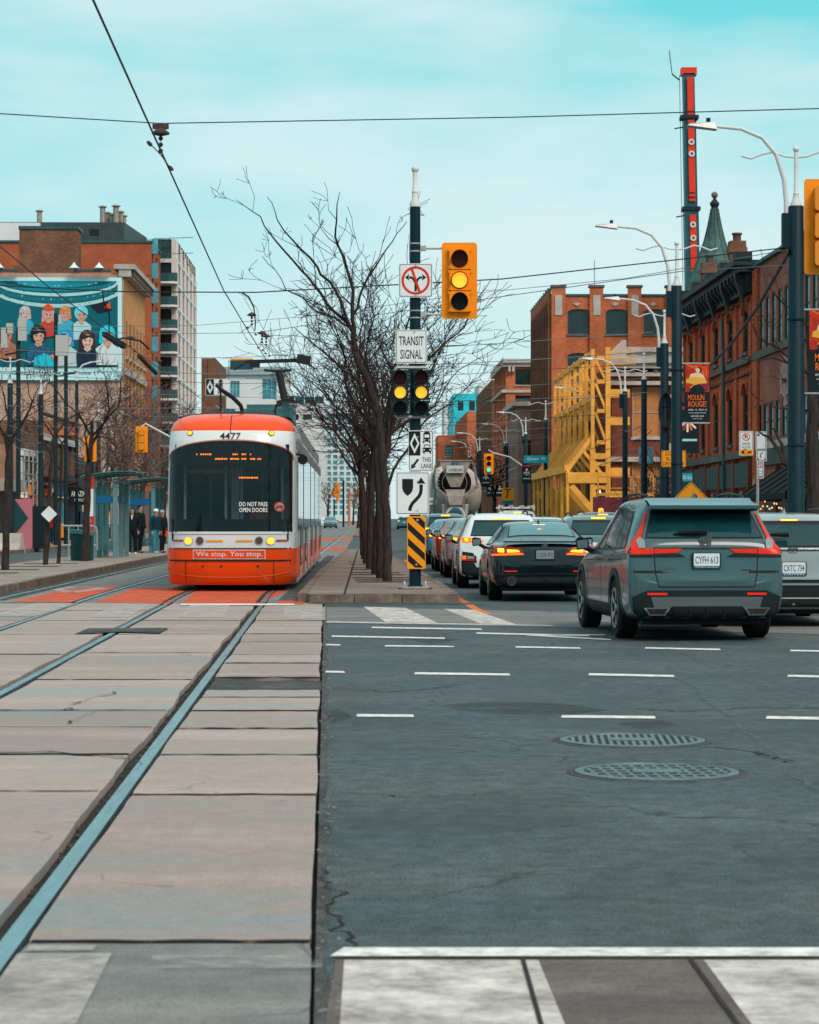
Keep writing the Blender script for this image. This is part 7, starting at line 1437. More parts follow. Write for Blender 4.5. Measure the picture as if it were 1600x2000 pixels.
# ------------------------------------------------------------------ cement mixer
def mixer():
    D = 97; x = (889-800)/F*D; t = thing('cement_mixer', 'pale grey cement mixer truck seen from behind with its discharge chute', 'truck', (x, D, 0), R(1.0))
    dr = mat('mixer_drum', (.50, .44, .40), .55, var=.35, vs=1.6); dkm = mat('mixer_dark', (.045, .04, .036), .7, var=.4, vs=5); gm = mat('mixer_grey', (.24, .21, .19), .6, var=.4, vs=4); wm = mat('mixer_white', (.55, .55, .54), .5, var=.2, vs=2)
    ax = V((0, .97, -.20)).normalized(); c0 = V((0, .55, 2.92))
    prof = [(.50, 0), (.62, .25), (.95, .9), (1.20, 1.7), (1.24, 2.6), (1.15, 3.6), (.85, 4.6), (.3, 4.9)]; q = MB(); n = 36
    ux = V((1, 0, 0)); uy = ax.cross(ux)
    for r_, h in prof:
        for j in range(n): a = 2*math.pi*j/n; q.v.append(tuple(c0+ax*h+(ux*math.cos(a)+uy*math.sin(a))*r_))
    for i in range(len(prof)-1):
        for j in range(n): q.f.append((i*n+j, i*n+(j+1) % n, (i+1)*n+(j+1) % n, (i+1)*n+j)); q.m.append(0)
    q.build('drum', dr, t, smooth=True)
    q = MB()
    for j in range(n): a = 2*math.pi*j/n; q.v.append(tuple(c0+ax*.05+(ux*math.cos(a)+uy*math.sin(a))*.70))
    q.f.append(tuple(range(n))); q.m.append(0); q.build('drum_mouth', mat('mouth_black', (.008, .008, .008), .9), t)
    for k in range(2):
        q = MB(); q.tube([tuple(c0+ax*(.5+1.4*s_/14)+(ux*math.cos(k*math.pi+s_*.5)+uy*math.sin(k*math.pi+s_*.5))*(.74+.40*s_/14)) for s_ in range(15)], .03, 5); q.build('drum_seam', gm, t)
    q = MB(); q.faces([(-.66, -.05, 3.78), (.66, -.05, 3.78), (.20, -.25, 2.72), (-.20, -.25, 2.72), (-.6, .55, 3.80), (.6, .55, 3.80), (.18, .5, 2.75), (-.18, .5, 2.75)], [(3, 2, 1, 0), (0, 4, 7, 3), (1, 2, 6, 5), (2, 3, 7, 6)]); q.build('hopper', gm, t)
    q = MB(); q.tube([(-.70, -.06, 3.80), (.70, -.06, 3.80), (.62, .56, 3.82), (-.62, .56, 3.82), (-.70, -.06, 3.80)], .035, 6); q.build('hopper_rim', gm, t)
    for s_ in (-1, 1):
        q = MB(); q.bar((s_*.80, .1, 3.6), (s_*.92, .15, 2.75), .10); q.bar((s_*.92, .12, 2.75), (s_*.34, -.35, 2.30), .13); q.bar((s_*.34, -.35, 2.3), (s_*.30, -.2, 1.2), .11); q.bar((s_*.80, .1, 3.6), (s_*.62, -.02, 3.78), .08); q.build('chute_frame', gm, t)
        q = MB(); q.bar((s_*.48, -.1, 2.0), (s_*.40, .1, 1.1), .14); q.build('support', wm, t)
    q = MB(); q.faces([(-.34, -.4, 2.36), (.34, -.4, 2.36), (.42, -.2, 2.62), (-.42, -.2, 2.62), (-.25, -.55, 1.98), (.25, -.55, 1.98)], [(0, 1, 2, 3), (4, 5, 1, 0)]); q.build('collector', gm, t)
    q = MB(); pr = [(.28, -.62), (.34, -.5), (.36, .1)]; 
    for i, (r_, y) in enumerate(pr):
        for j in range(17): a = R(-90+360*j/16); q.v.append((r_*math.cos(a), y, 1.45+r_*1.25*math.sin(a)))
    for i in range(2):
        for j in range(16): q.f.append((i*17+j, i*17+j+1, (i+1)*17+j+1, (i+1)*17+j)); q.m.append(0)
    q.f.append(tuple(range(16))); q.m.append(0); q.build('chute', mat('chute_teal', (.03, .10, .12), .5, var=.3, vs=4), t, smooth=True); q = MB(); ring(q, .34, .42, -.45, -.3, 0, 1.45, 20, 1, 1.25); q.build('chute_ring', wm, t)
    q = MB(); q.box(-.36, -.30, 3.30, .34, -.19, 3.60); pl = q.build('maker_sign', wm, t); pl.rotation_euler = (0, 0, 0)
    text('LONDON', .12, ink, pl, (0, -.315, 3.42), w_=.55); text('49', .2, plate_b, t, (-.02, -.12, 3.69), w_=.32, bold=.01)
    for k in range(6): q = MB(); q.bar((-.95, .05, 2.7+.14*k), (-.62, .05, 2.7+.14*k), .03); q.build('ladder_rung', gm, t)
    q = MB(); q.bar((-.95, .05, .8), (-.95, .05, 3.5), .04); q.build('ladder_rail', gm, t)
    q = MB(); q.box(-1.2, -.1, 2.0, -.78, 0, 2.28); q.build('number_board', wm, t); text('490', .12, ink, t, (-1.0, -.115, 2.12))
    q = MB(); q.tube([(-.9, -.1, 3.2), (-.82, -.2, 2.4), (-.86, -.15, 1.5), (-.6, -.2, .9)], .04, 6); q.build('hose', mat('hose_teal', (.01, .08, .08), .6), t)
    q = MB(); q.box(-1.15, .2, .75, 1.15, 7.8, 1.1); q.build('chassis', dkm, t); q = MB(); q.box(-1.2, 6.0, 1.1, 1.2, 7.8, 2.9); q.build('cab', wm, t)
    for s_ in (-1, 1):
        q = MB(); q.box(s_*.7-.3, .0, .55, s_*.7+.3, .15, 1.0); q.build('mudflap', dkm, t)
        for y in (1.2, 2.5, 6.6): q = MB(); q.lathe([(.25, -.25), (.52, -.25), (.52, .25), (.25, .25)], (s_*.92, y, .52), 20, 'x'); q.build('wheel', tyre_m, t)
mixer()
# ------------------------------------------------------------------ trees (bare, early spring)
def grow(mb, p, d, L, r, lvl, rg, up=.10, fork=.55, minr=.0055, n=3):
    """one limb: wandering, tapering, with side twigs; splits at its end"""
    segs = max(2, int(L/.22)) if lvl > 0 else 3; pts = [p.copy()]; rs = [r]; q = p.copy(); d = d.normalized()
    for i in range(segs):
        w = V((rg.gauss(0, 1), rg.gauss(0, 1), rg.gauss(0, .8)))*(.16 if lvl > 1 else .26)
        d = (d+w+V((0, 0, up*.5))).normalized(); q = q+d*(L/segs); pts.append(q.copy()); rs.append(max(minr, r*(1-.55*(i+1)/segs)))
        if lvl > 0 and i > 0 and rg.random() < .74:
            s_ = V((rg.gauss(0, 1), rg.gauss(0, 1), rg.gauss(0, .6))).normalized(); sd_ = (d*.65+s_*.8).normalized()
            grow(mb, q, sd_, L*rg.uniform(.25, .55), max(minr, rs[-1]*.55), lvl-1 if rg.random() < .75 else 0, rg, up, fork, minr, n)
    mb.tube(pts, rs, 4 if r > .03 else n, cap=False)
    if lvl > 0:
        for k in range(2 if rg.random() < .8 else 3):
            s_ = V((rg.gauss(0, 1), rg.gauss(0, 1), rg.gauss(0, .5))).normalized(); grow(mb, q, d+s_*fork, L*rg.uniform(.55, .85), max(minr, rs[-1]*.8), lvl-1, rg, up, fork, minr, n)
def trunk_mesh(pts, rs, rg):
    mb = MB(); out, ro = [], []
    for i, (a, b) in enumerate(zip(pts, pts[1:])):
        a, b = V(a), V(b); n = max(2, int((b-a).length/.25))
        for k in range(n): t = k/n; out.append(a.lerp(b, t)+V((rg.gauss(0, .012), rg.gauss(0, .012), 0))); ro.append((rs[i]+(rs[i+1]-rs[i])*t)*rg.uniform(.93, 1.07))
    out.append(V(pts[-1])); ro.append(rs[-1]); mb.tube(out, ro, 9); return mb
def tree(label, base, H, r, seed, lean=(0, 0), limbs=4, fork_h=.32, lvl=3, spread=.62, tw=None, minr=.0055, custom=None, cat='tree', group=None, L0=None):
    rg = random.Random(seed); t = thing('bare_tree', label, cat, base, 0, group); fh = H*fork_h
    tp = [(0, 0, -.05), (lean[0]*.3, lean[1]*.3, fh*.5), (lean[0]*.6, lean[1]*.6, fh), (lean[0], lean[1], fh*1.35)]
    if custom: tp = custom['trunk']
    trunk_mesh(tp, [r*1.25, r, r*.9, r*.7][:len(tp)] if not custom else custom['radii'], rg).build('trunk', bark, t, smooth=True)
    mb = MB(); top = V(tp[-1])
    if custom:
        for ls in custom['limbs']:
            pts = [V(p) for p in ls[0]]; r0 = ls[1]; out, ro = [], []
            tot = len(pts)-1
            for i, (a, b) in enumerate(zip(pts, pts[1:])):
                n = max(2, int((b-a).length/.2))
                for k in range(n):
                    f = (i+k/n)/tot; q = a.lerp(b, k/n)+V((rg.gauss(0, .02), rg.gauss(0, .02), rg.gauss(0, .02))); out.append(q); rr = max(.008, r0*(1-.85*f)); ro.append(rr)
                    if f > .12 and rg.random() < ls[2]:
                        d = (b-a).normalized()*.7+V((rg.gauss(0, .6), rg.gauss(0, .6), rg.gauss(.1, .5))); grow(mb, q, d, rg.uniform(.35, .95)*(1-.35*f), max(.006, rr*.6), 2 if rg.random() < .5 else 1, rg, .1, .6, minr)
            out.append(pts[-1]); ro.append(.006); mb.tube(out, ro, 5, cap=False)
    for k in range(limbs):
        a = 2*math.pi*(k+rg.uniform(-.25, .25))/max(1, limbs); el = rg.uniform(.75, 1.25)
        src = top if k % 2 == 0 else V(tp[-2]).lerp(top, rg.uniform(.0, .8))
        grow(mb, src, V((math.cos(a)*spread, math.sin(a)*spread, el)), L0 or (H-fh)*rg.uniform(.38, .5), r*.55, lvl, rg, .10, .6, minr)
    mb.build('branches', tw or twig, t); return t
def rel(base, D, pts, jit=None, seed=1):
    rg = random.Random(seed); out = []
    for i, (px, py) in enumerate(pts):
        dy = rg.uniform(-.7, .7)*(i/len(pts)) if jit else 0; w_ = Wp(px, py, D+dy); out.append(tuple(w_-V(base)))
    return out
b1 = G(757, 1135, .15); D1_ = b1.y
R1 = lambda pts, s=0: rel(b1, D1_, pts, s, s or 1)
tree('tallest bare honey locust nearest on the median, its limbs sweeping left', b1, 8, .1, 3, custom={'trunk': R1([(757, 1138), (754, 1000), (748, 900), (738, 800), (716, 735), (694, 688)]), 'radii': [.105, .088, .086, .078, .07, .062],
    'limbs': [(R1([(694, 688), (686, 640), (640, 592), (590, 525), (540, 470), (505, 425), (462, 390)], 11), .042, .42), (R1([(690, 650), (655, 565), (605, 505), (570, 470), (545, 430), (522, 385)], 12), .038, .45), (R1([(694, 688), (688, 600), (684, 545), (662, 480), (655, 430), (664, 375)], 13), .05, .45), (R1([(690, 620), (715, 545), (742, 505), (768, 470), (795, 432)], 14), .032, .4),
              (R1([(688, 640), (620, 605), (560, 560), (512, 500)], 15), .026, .4), (R1([(740, 815), (700, 745), (640, 695), (575, 640)], 16), .05, .65), (R1([(748, 900), (775, 800), (800, 735), (850, 690), (905, 640), (960, 545)], 17), .05, .6), (R1([(745, 860), (715, 800), (660, 770), (610, 745)], 18), .035, .65), (R1([(750, 920), (760, 820), (770, 720), (800, 620), (840, 560)], 19), .05, .65), (R1([(752, 960), (790, 880), (830, 820), (880, 790), (925, 740)], 20), .035, .6)]}, limbs=0)
for k, (px, py, H, r, seed, lab) in enumerate(((745, 1130, 6.9, .095, 21, 'second bare tree of the median row'), (733, 1121, 6.7, .095, 22, 'third bare tree of the median row'), (722, 1111, 6.6, .1, 23, 'fourth bare tree of the median row, leftmost thick trunk'), (717, 1101, 6.5, .1, 24, 'fifth bare tree of the median row'), (713, 1092, 6.5, .1, 25, 'sixth bare tree of the median row'), (710, 1085, 6.5, .1, 26, 'farthest bare tree of the median row'))):
    tree(lab, G(px, py, .15), H, r, seed, ((-.12, .2, .1, -.25, .2, -.1)[k], 0), 7, .34, 3, .85, L0=1.8+.05*k, minr=.0065)
for k, (px, py, H, r, seed, lab, fk) in enumerate(((10, 1113, 5.9, .085, 31, 'bare platform tree cut off by the left edge', .4), (88, 1103, 5.2, .06, 32, 'thin leaning bare tree on the platform beside a white diamond sign', .5), (115, 1100, 4.6, .045, 33, 'thinnest bare sapling on the platform', .55), (165, 1096, 6.6, .10, 34, 'dark forked bare tree in front of the green bin', .42))):
    tree(lab, G(px, py, .15), H, r, seed, ((.12, .25, .1, .22)[k], 0), (4, 3, 3, 4)[k], fk, 3 if k != 2 else 2, .6, L0=(1.25, .95, .8, 1.35)[k])
for k, (px, D, H, seed, lab) in enumerate(((238, 108, 8.6, 41, 'greyish bare street tree behind the transit shelters'), (275, 118, 9.0, 42, 'brushy bare tree filling the gap left of the streetcar'), (318, 126, 8.6, 43, 'brushy bare tree touching the streetcar outline'), (205, 122, 7.6, 44, 'brushy bare tree over the first shelter'), (55, 122, 6.5, 45, 'brushy bare tree over the shop fronts at the far left'))):
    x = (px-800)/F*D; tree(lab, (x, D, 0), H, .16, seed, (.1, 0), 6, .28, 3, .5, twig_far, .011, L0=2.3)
tree('bare bush of upright stems at the foot of the scroll pole', (( 1285-800)/F*99, 99, .15), 4.3, .04, 51, (0, 0), 8, .1, 2, .35, twig, .010, cat='shrub', L0=1.6)
for k, (px, D, H, seed, lab) in enumerate(((935, 215, 9, 61, 'brown bare street tree left of the distant lamp poles'), (965, 200, 8.5, 62, 'brown bare street tree above the green signal'), (905, 250, 9, 63, 'brown bare street tree above the cement mixer'), (640, 360, 9, 64, 'far bare tree beside the second streetcar'), (690, 480, 9, 65, 'far bare tree behind the pinkish pole'), (700, 330, 7, 66, 'far bare tree touching the median trunks'))):
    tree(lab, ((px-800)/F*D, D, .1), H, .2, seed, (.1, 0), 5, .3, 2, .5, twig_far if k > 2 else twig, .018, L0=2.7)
b2 = V(((1592-800)/F*50, 50, .15)); R2 = lambda pts, s=0: rel(b2, 50, pts, s, s or 1)
tree('pruned street tree beside the right edge with cut limbs reaching left', b2, 8, .13, 70, custom={'trunk': R2([(1592, 1140), (1590, 1000), (1586, 860), (1588, 740), (1580, 640)]), 'radii': [.17, .15, .13, .11, .08],
    'limbs': [(R2([(1588, 960), (1558, 925), (1535, 900), (1508, 862), (1495, 850), (1476, 838)], 71), .075, .06), (R2([(1535, 900), (1528, 870), (1512, 840), (1500, 815)], 72), .05, .2), (R2([(1588, 745), (1560, 715), (1530, 690), (1480, 655), (1450, 590)], 73), .05, .4), (R2([(1560, 715), (1510, 702), (1470, 705), (1425, 690)], 74), .03, .45), (R2([(1580, 640), (1540, 600), (1510, 570), (1490, 530)], 75), .03, .4), (R2([(1590, 800), (1545, 800), (1500, 790), (1460, 800)], 76), .03, .35)]}, limbs=0)
# ------------------------------------------------------------------ left side: billboard picture, shops, platform furniture
bb = thing('billboard', 'giant pale framed billboard of a group selfie with coloured wigs', 'billboard', (FX(-20.4, 190), 190, 0), AX)
bx_ = lambda px: (px-232)/24.2
bz_ = lambda py: 1.44+(1012-py)/24.2
def bp(poly, m, lay, name='picture'): prism_part(name, ccw([(bx_(a), bz_(b)) for a, b in poly]), -.30-.012*lay, -.30-.012*lay+.011, m, bb)
def C(nm, c): return mat('print_'+nm, c, .6, spec=.1)
bp([(-70, 543), (231, 543), (231, 743), (-70, 743)], C('frame', (.50, .78, .82)), 0, 'frame'); trim(bb, 'backing', metal_grey, [(bx_(-70), -.28, bz_(742), bx_(230), -.1, bz_(544))])
bp([(-70, 550), (223, 550), (223, 718), (-70, 718)], C('deep', (.006, .12, .155)), 1, 'picture')
def el(cx, cy, rx, ry, n=20, a0=0, a1=360): return [(cx+rx*math.cos(R(a0+(a1-a0)*k/n)), cy+ry*math.sin(R(a0+(a1-a0)*k/n))) for k in range(n+(a1-a0 < 360))]
for (ry, wd, c) in ((30, 6, (.42, .66, .68)), (21, 7, (.01, .22, .27)), (52, 7, (.40, .62, .64)), (42, 8, (.01, .16, .20))):
    a = el(105, 550, 95+ry*.9, ry, 16, 0, 180); b = el(105, 550, 95+ry*.9-wd, ry-wd, 16, 180, 0)
    a = [(min(223, x), y) for x, y in a]; b = [(min(223, x), y) for x, y in b]; bp(a+b, C('arc%d' % ry, c), 2)
bp(el(105, 551, 78, 12, 14, 0, 180), C('crowd', (.015, .30, .38)), 2)
skin = [C('skin%d' % k, c) for k, c in enumerate(((.62, .33, .24), (.70, .46, .38), (.55, .26, .16)))]
dkp = C('dark', (.015, .02, .03)); lip = C('lip', (.45, .08, .06)); wht = C('white', (.70, .76, .78))
for k, (cx, cy, s_, hair, top_, sk) in enumerate(((43, 612, 10, (.48, .46, .46), (.03, .38, .52), 1), (88, 614, 11, (.66, .30, .34), (.55, .06, .04), 0), (121, 612, 10, (.60, .22, .08), (.05, .40, .52), 0), (152, 614, 12, (.16, .60, .72), (.42, .62, .68), 0), (8, 655, 11, (.20, .06, .04), (.40, .15, .10), 2), (69, 655, 14, (.012, .02, .03), (.02, .12, .22), 0), (123, 662, 13, (.02, .30, .58), (.45, .55, .58), 1), (164, 664, 14, (.05, .028, .022), (.012, .03, .06), 1), (203, 655, 14, (.02, .55, .72), (.60, .68, .70), 0))):
    lay = 4 if cy < 640 else 12; h = C('hair%d' % k, hair); tp_ = C('top%d' % k, top_)
    bp([(cx-s_*1.5, min(717, cy+s_*4.2)), (cx-s_*1.6, cy+s_*1.9), (cx-s_*.6, cy+s_*1.15), (cx+s_*.6, cy+s_*1.15), (cx+s_*1.6, cy+s_*1.9), (min(222, cx+s_*1.6), min(717, cy+s_*4.2))], tp_, lay)
    bp(el(cx, cy-s_*.15, s_*1.12, s_*1.22), h, lay+1); bp([(cx-s_*1.1, cy), (cx+s_*1.1, cy), (min(222, cx+s_*1.2), cy+s_*(1.9 if k % 2 else 1.2)), (cx-s_*1.2, cy+s_*(1.9 if k % 2 else 1.2))], h, lay-1 if k % 3 else lay+1) if k not in (5, 3) else None; bp([(cx-s_*.3, cy+s_*.8), (cx+s_*.4, cy+s_*.8), (cx+s_*.55, cy+s_*1.4), (cx, cy+s_*1.7), (cx-s_*.45, cy+s_*1.4)], skin[sk], lay+1)
    bp(el(cx+1, cy+s_*.22, s_*.74, s_*.95), skin[sk], lay+2); bp([(cx-s_*.8, cy-s_*.6), (cx+s_*.9, cy-s_*.6), (cx+s_*.75, cy-s_*.12), (cx+s_*.2, cy-s_*.32), (cx-s_*.3, cy-s_*.02), (cx-s_*.75, cy-s_*.02)], h, lay+3)
    bp(el(cx-s_*.25, cy-s_*.85, s_*.35, s_*.14, 10), C('sheen%d' % k, tuple(min(.9, c*1.5+.05) for c in hair)), lay+4); bp([(cx-s_*.5, cy+s_*1.2), (cx+s_*.6, cy+s_*1.2), (cx+s_*.1, cy+s_*2.1)], C('collar%d' % (k % 3), ((.7, .72, .74), (.02, .3, .4), (.5, .1, .06))[k % 3]), lay); bp([(cx+s_*.25, cy+s_*.1), (cx+s_*.62, cy+s_*.2), (cx+s_*.45, cy+s_*.85)], C('shade%d' % sk, tuple(c*.8 for c in ((.62, .33, .24), (.70, .46, .38), (.55, .26, .16))[sk])), lay+3)
    for e in (-1, 1): bp(el(cx+1+e*s_*.33, cy+s_*.14, s_*.15, s_*.08, 8), dkp, lay+4)
    bp(el(cx+1, cy+s_*.70, s_*.3, s_*.13, 10), lip, lay+4); bp(el(cx+1, cy+s_*.66, s_*.22, s_*.05, 8), wht, lay+5)
bp([(60, 717), (62, 700), (80, 690), (98, 700), (106, 717)], C('sleeve', (.02, .50, .64)), 19); bp([(92, 695), (108, 690), (108, 714), (96, 708)], C('orange', (.75, .25, .10)), 19); bp([(170, 596), (205, 590), (212, 606), (185, 612)], dkp, 8); bp([(196, 602), (208, 590), (210, 604)], C('red', (.75, .08, .02)), 9); bp([(76, 602), (88, 594), (102, 604), (88, 608)], C('red', (.75, .08, .02)), 12)
rb = random.Random(5)
for k in range(90):
    a = R(rb.uniform(12, 168)); q_ = rb.choice(((108, 24), (118, 34), (128, 46), (78, 8))); x_, y_ = 105+q_[0]*math.cos(a), 551+q_[1]*math.sin(a)
    if -60 < x_ < 220: bp([(x_, y_), (x_+rb.uniform(1.5, 4), y_), (x_+rb.uniform(1.5, 3), y_+1.6), (x_, y_+1.6)], C('speck%d' % (k % 3), ((.6, .8, .82), (.03, .38, .46), (.2, .6, .66))[k % 3]), 3)
text('Group Selfies. Big on iPhone 17', .42, ink, bb, (bx_(103), -.33, bz_(729.5)), w_=bx_(188)-bx_(18))
# ---- shop row on the left pavement: pieces placed on the facade plane by where they stand
VS = -18.4
def pD(px): return (-VS-.82)/((800-px)/F-.0187)
shops = {}
def shop(key, label, px0, px1, h, m, cat='shop'):
    d0, d1 = pD(px0), pD(px1); t = thing('shop', label, cat, (FX(VS, d0), d0, 0), AX); shell(t, m, 9, d1-d0, h, [], [], -1); shops[key] = (t, d0); return t
def sp(key, px0, px1, y0, y1, m, out=.12, name='shop_panel', th=None):
    t, d0 = shops[key]; a, b = pD(px0)-d0, pD(px1)-d0; dm = (pD(px0)+pD(px1))/2; z = lambda y: 1.44+(1012-y)*dm/F
    q = MB(); q.box(out-(th or out-.01), a, max(.02, z(y1)), out, b, z(y0)); return q.build(name, m, t)
shop('a', 'scaffolded shop with timber cladding at the left edge', -30, 34, 4.6, mat('render_grey', (.22, .18, .16), .85, var=.3)); shop('b', 'small white gabled shop front beside the dark pole', 34.6, 74, 4.5, mat('render_white', (.42, .38, .35), .8, var=.2)); shop('c', 'brown two storey brick shop with orange striped cornice', 74.6, 150, 6.7, br_brown); shop('d', 'dark shop front with black awning left of the first shelter', 150.6, 196, 5.2, mat('render_dark', (.05, .055, .06), .8, var=.3))
orm = mat('shop_orange', (.75, .10, .02), .6, var=.3, vs=1); tim = mat('timber_slat', (.42, .22, .15), .8, var=.35, vs=2); blue = mat('shop_blue', (.01, .10, .24), .5, var=.2); teal2 = mat('shop_teal', (.02, .22, .28), .5, var=.2); amb = mat('shop_amber', (.85, .32, .03), .5); pinkm = mat('hoard_pink', (.46, .15, .18), .7)
for k in range(11): sp('a', -4+k*2.9, -2.3+k*2.9, 868, 938, tim, .2, 'timber_slat')
sp('a', -10, 33, 936, 960, stone_l, .5, 'canopy_box'); sp('a', -20, 30, 968, 1060, shop_dk, .1, 'shop_window')
for k in range(4): sp('a', 0+k*9, .8+k*9, 880, 1075, galv, 1.2, 'scaffold_pole', .06)
for y in (900, 925, 965): sp('a', -10, 32, y, y+2, galv, 1.2, 'scaffold_tube', .06)
sp('b', 35, 73, 880, 893, concr_w, .35, 'cornice'); sp('b', 35, 38, 893, 945, concr_w, .2, 'pilaster'); sp('b', 70, 73.5, 893, 945, concr_w, .2, 'pilaster'); sp('b', 41, 48, 896, 940, shop_dk, .1, 'window'); sp('b', 54, 66, 896, 940, shop_dk, .1, 'window'); sp('b', 49, 72, 935, 943, sign_white, .3, 'shop_sign'); sp('b', 38, 50, 955, 972, mat('lit_window', (.8, .62, .4), .5, emit=.5), .1, 'shop_window'); sp('b', 50, 61, 946, 968, amb, .3, 'sign_board'); sp('b', 64, 73, 950, 985, orm, .25, 'sign_board'); sp('b', 36, 58, 974, 980, orm, .3, 'fascia'); sp('b', 58, 73, 985, 1055, shop_dk, .1, 'shop_window')
for k in range(14): sp('c', 76+k*5.2, 80+k*5.2, 822-0, 850, mat('brick_bright', (.62, .20, .09), .8, var=.3, vs=4), .25, 'cornice_block')
sp('c', 75, 149, 856, 868, concr_l, .3, 'cornice'); sp('c', 75, 149, 818, 821, shop_dk, .4, 'coping')
for k in range(5): sp('c', 100+k*9, 102+k*9, 872, 932, mat('brown_pilaster', (.20, .09, .05), .85, var=.4, vs=2), .14, 'pilaster'); sp('c', 104+k*9, 107+k*9, 880, 925, shop_dk, .05, 'window')
sp('c', 80, 149, 935, 941, shop_dk, .5, 'fascia'); sp('c', 84, 92, 942, 948, sign_white, .3, 'shop_sign'); sp('c', 86, 91, 950, 968, orm, .3, 'sign_board'); sp('c', 95, 102, 946, 962, sign_white, .3, 'shop_sign'); sp('c', 104, 120, 938, 968, blue, .25, 'poster'); sp('c', 120, 123, 935, 1050, sign_white, .3, 'shop_pillar'); sp('c', 103, 124, 970, 973, frame_w, .3, 'fascia'); sp('c', 104, 122, 980, 1048, teal2, .15, 'shop_window'); sp('c', 105, 118, 1022, 1050, amb, .35, 'orange_panel'); sp('c', 126, 138, 966, 980, concr_l, .2, 'sign_board'); sp('c', 138, 146, 966, 1050, shop_dk, .1, 'shop_door'); sp('c', 124, 148, 985, 1050, mat('shop_navy', (.01, .06, .12), .5), .12, 'shop_window'); sp('c', 84, 102, 970, 1060, br_dark, .1, 'wall_panel')
sp('d', 152, 195, 1000, 1052, mat('shop_navy', (.01, .06, .12)), .15, 'shop_window'); sp('d', 152, 195, 930, 936, shop_dk, .3, 'fascia'); sp('d', 160, 170, 960, 1000, concr_l, .2, 'wall_panel'); sp('d', 178, 195, 940, 1000, plaster, .2, 'wall_panel')
t = thing('shop_awning', 'black shop awning with white lettering AMAZING left of the first shelter', 'awning', (FX(VS, pD(124)), pD(124), 0), AX); d_ = pD(152)-pD(124)
q = MB(); q.faces([(.1, 0, 4.0), (.1, d_, 4.0), (1.7, d_, 2.6), (1.7, 0, 2.6), (1.7, 0, 2.2), (1.7, d_, 2.2), (.1, 0, 2.2)], [(0, 3, 2, 1), (3, 4, 5, 2), (0, 6, 4, 3)]); q.build('canopy', awn_bk, t)
text('AMAZING', .32, sign_white, t, (.95, -.03, 2.86), w_=1.0, bold=.01); text('DONUTS', .18, sign_white, t, (1.0, -.03, 2.5), w_=.7)
t = thing('wall_mural', 'orange red mural panel with yellow shapes behind the left edge pole', 'mural', (FX(-19.5, 112), 112, 0), AX); q = MB(); q.box(-6, 0, 4.7, .3, .2, 6.6); q.build('panel', orm, t); q = MB(); q.lathe([(.35, 0), (.4, .05)], (.75, 0, 5.5), 12, 'y'); q.build('yellow_shape', amb, t); q = MB(); q.box(.45, 0, 4.2, 1.0, .18, 6.4); q.build('panel', orm, t)
t = thing('site_hoarding', 'pink and dark green painted hoarding by the left kerb', 'hoarding', ((30-800)/F*100, 100, .15)); q = MB(); q.box(0, 0, 0, .72, .1, 2.1); q.build('panel', pinkm, t); prism_part('triangle', [(0, .6), (.55, 1.3), (0, 2.05)], -.02, 0, mat('hoard_green', (.012, .06, .06), .7), t); q = MB(); q.box(.72, .1, 0, 1.3, 1.2, 1.8); q.build('dark_box', shop_dk, t)
t = thing('concrete_barrier', 'pale concrete road barrier at the left edge', 'barrier', ((10-800)/F*97, 97, .0)); pf = [(-.3, 0), (.3, 0), (.3, .12), (.14, .4), (.09, .82), (-.09, .82), (-.14, .4), (-.3, .12)]; q = MB(); q.prism([(x*1.4, z) for x, z in pf], 0, 3.0); q.build('body', stone_l, t); t.rotation_euler = (0, 0, R(80)); t.location.x += .7
# cell antennas on tall poles before the billboard
def antennas(label, px, D, ytop, boxes):
    x = (px-800)/F*D; t = thing('antenna_pole', label, 'antenna pole', (x, D, 0)); zt = 1.44+(1012-ytop)*D/F; q = MB(); q.tube([(0, 0, 0), (0, 0, zt)], [.11, .09], 10); q.build('shaft', mat('utility_dark', (.012, .03, .035), .6), t); k = D/F
    for x0, x1, y0, y1 in boxes: q = MB(); q.box((x0-px)*k, -.25, 1.44+(1012-y1)*k, (x1-px)*k, .1, 1.44+(1012-y0)*k); q.build('antenna_panel', mat('antenna_grey', (.44, .43, .42), .6), t)
    q = MB(); q.bar((-.6, 0, zt-1.2), (.5, 0, zt-1.0), .08); q.build('cross_arm', wire_m, t)
antennas('dark utility pole with grey antenna panels before the billboard at left', 36, 104, 640, ((4, 16, 640, 680), (14, 26, 632, 652), (37, 52, 622, 666))); antennas('dark utility pole with pale antenna panels before the billboard centre', 109, 112, 612, ((110, 134, 655, 695), (116, 121, 615, 634))); antennas('slimmer dark utility pole right of the antenna poles', 129, 116, 688, ())
for px, yt, yb, D, lab in ((80, 742, 800, 130, 'white lamp arm glimpsed through the twigs before the billboard'), (150, 708, 760, 126, 'long white lamp arm across the billboard caption')):
    x, y, z = Wp(px, yt, D); t = thing('light_pole', lab, 'light pole', (x, y, 0)); q = MB(); q.tube([(0, 0, .1), (0, 0, z-1.0)], .09, 8); q.build('shaft', pole_green, t); q = MB(); q.tube([(0, 0, z-1.0), (.05, 0, z-.5), (.3, 0, z-.15), (.8, 0, z+.02), (1.4, 0, z+.05)], .05, 6); q.build('lamp_arm', lamp_white, t)
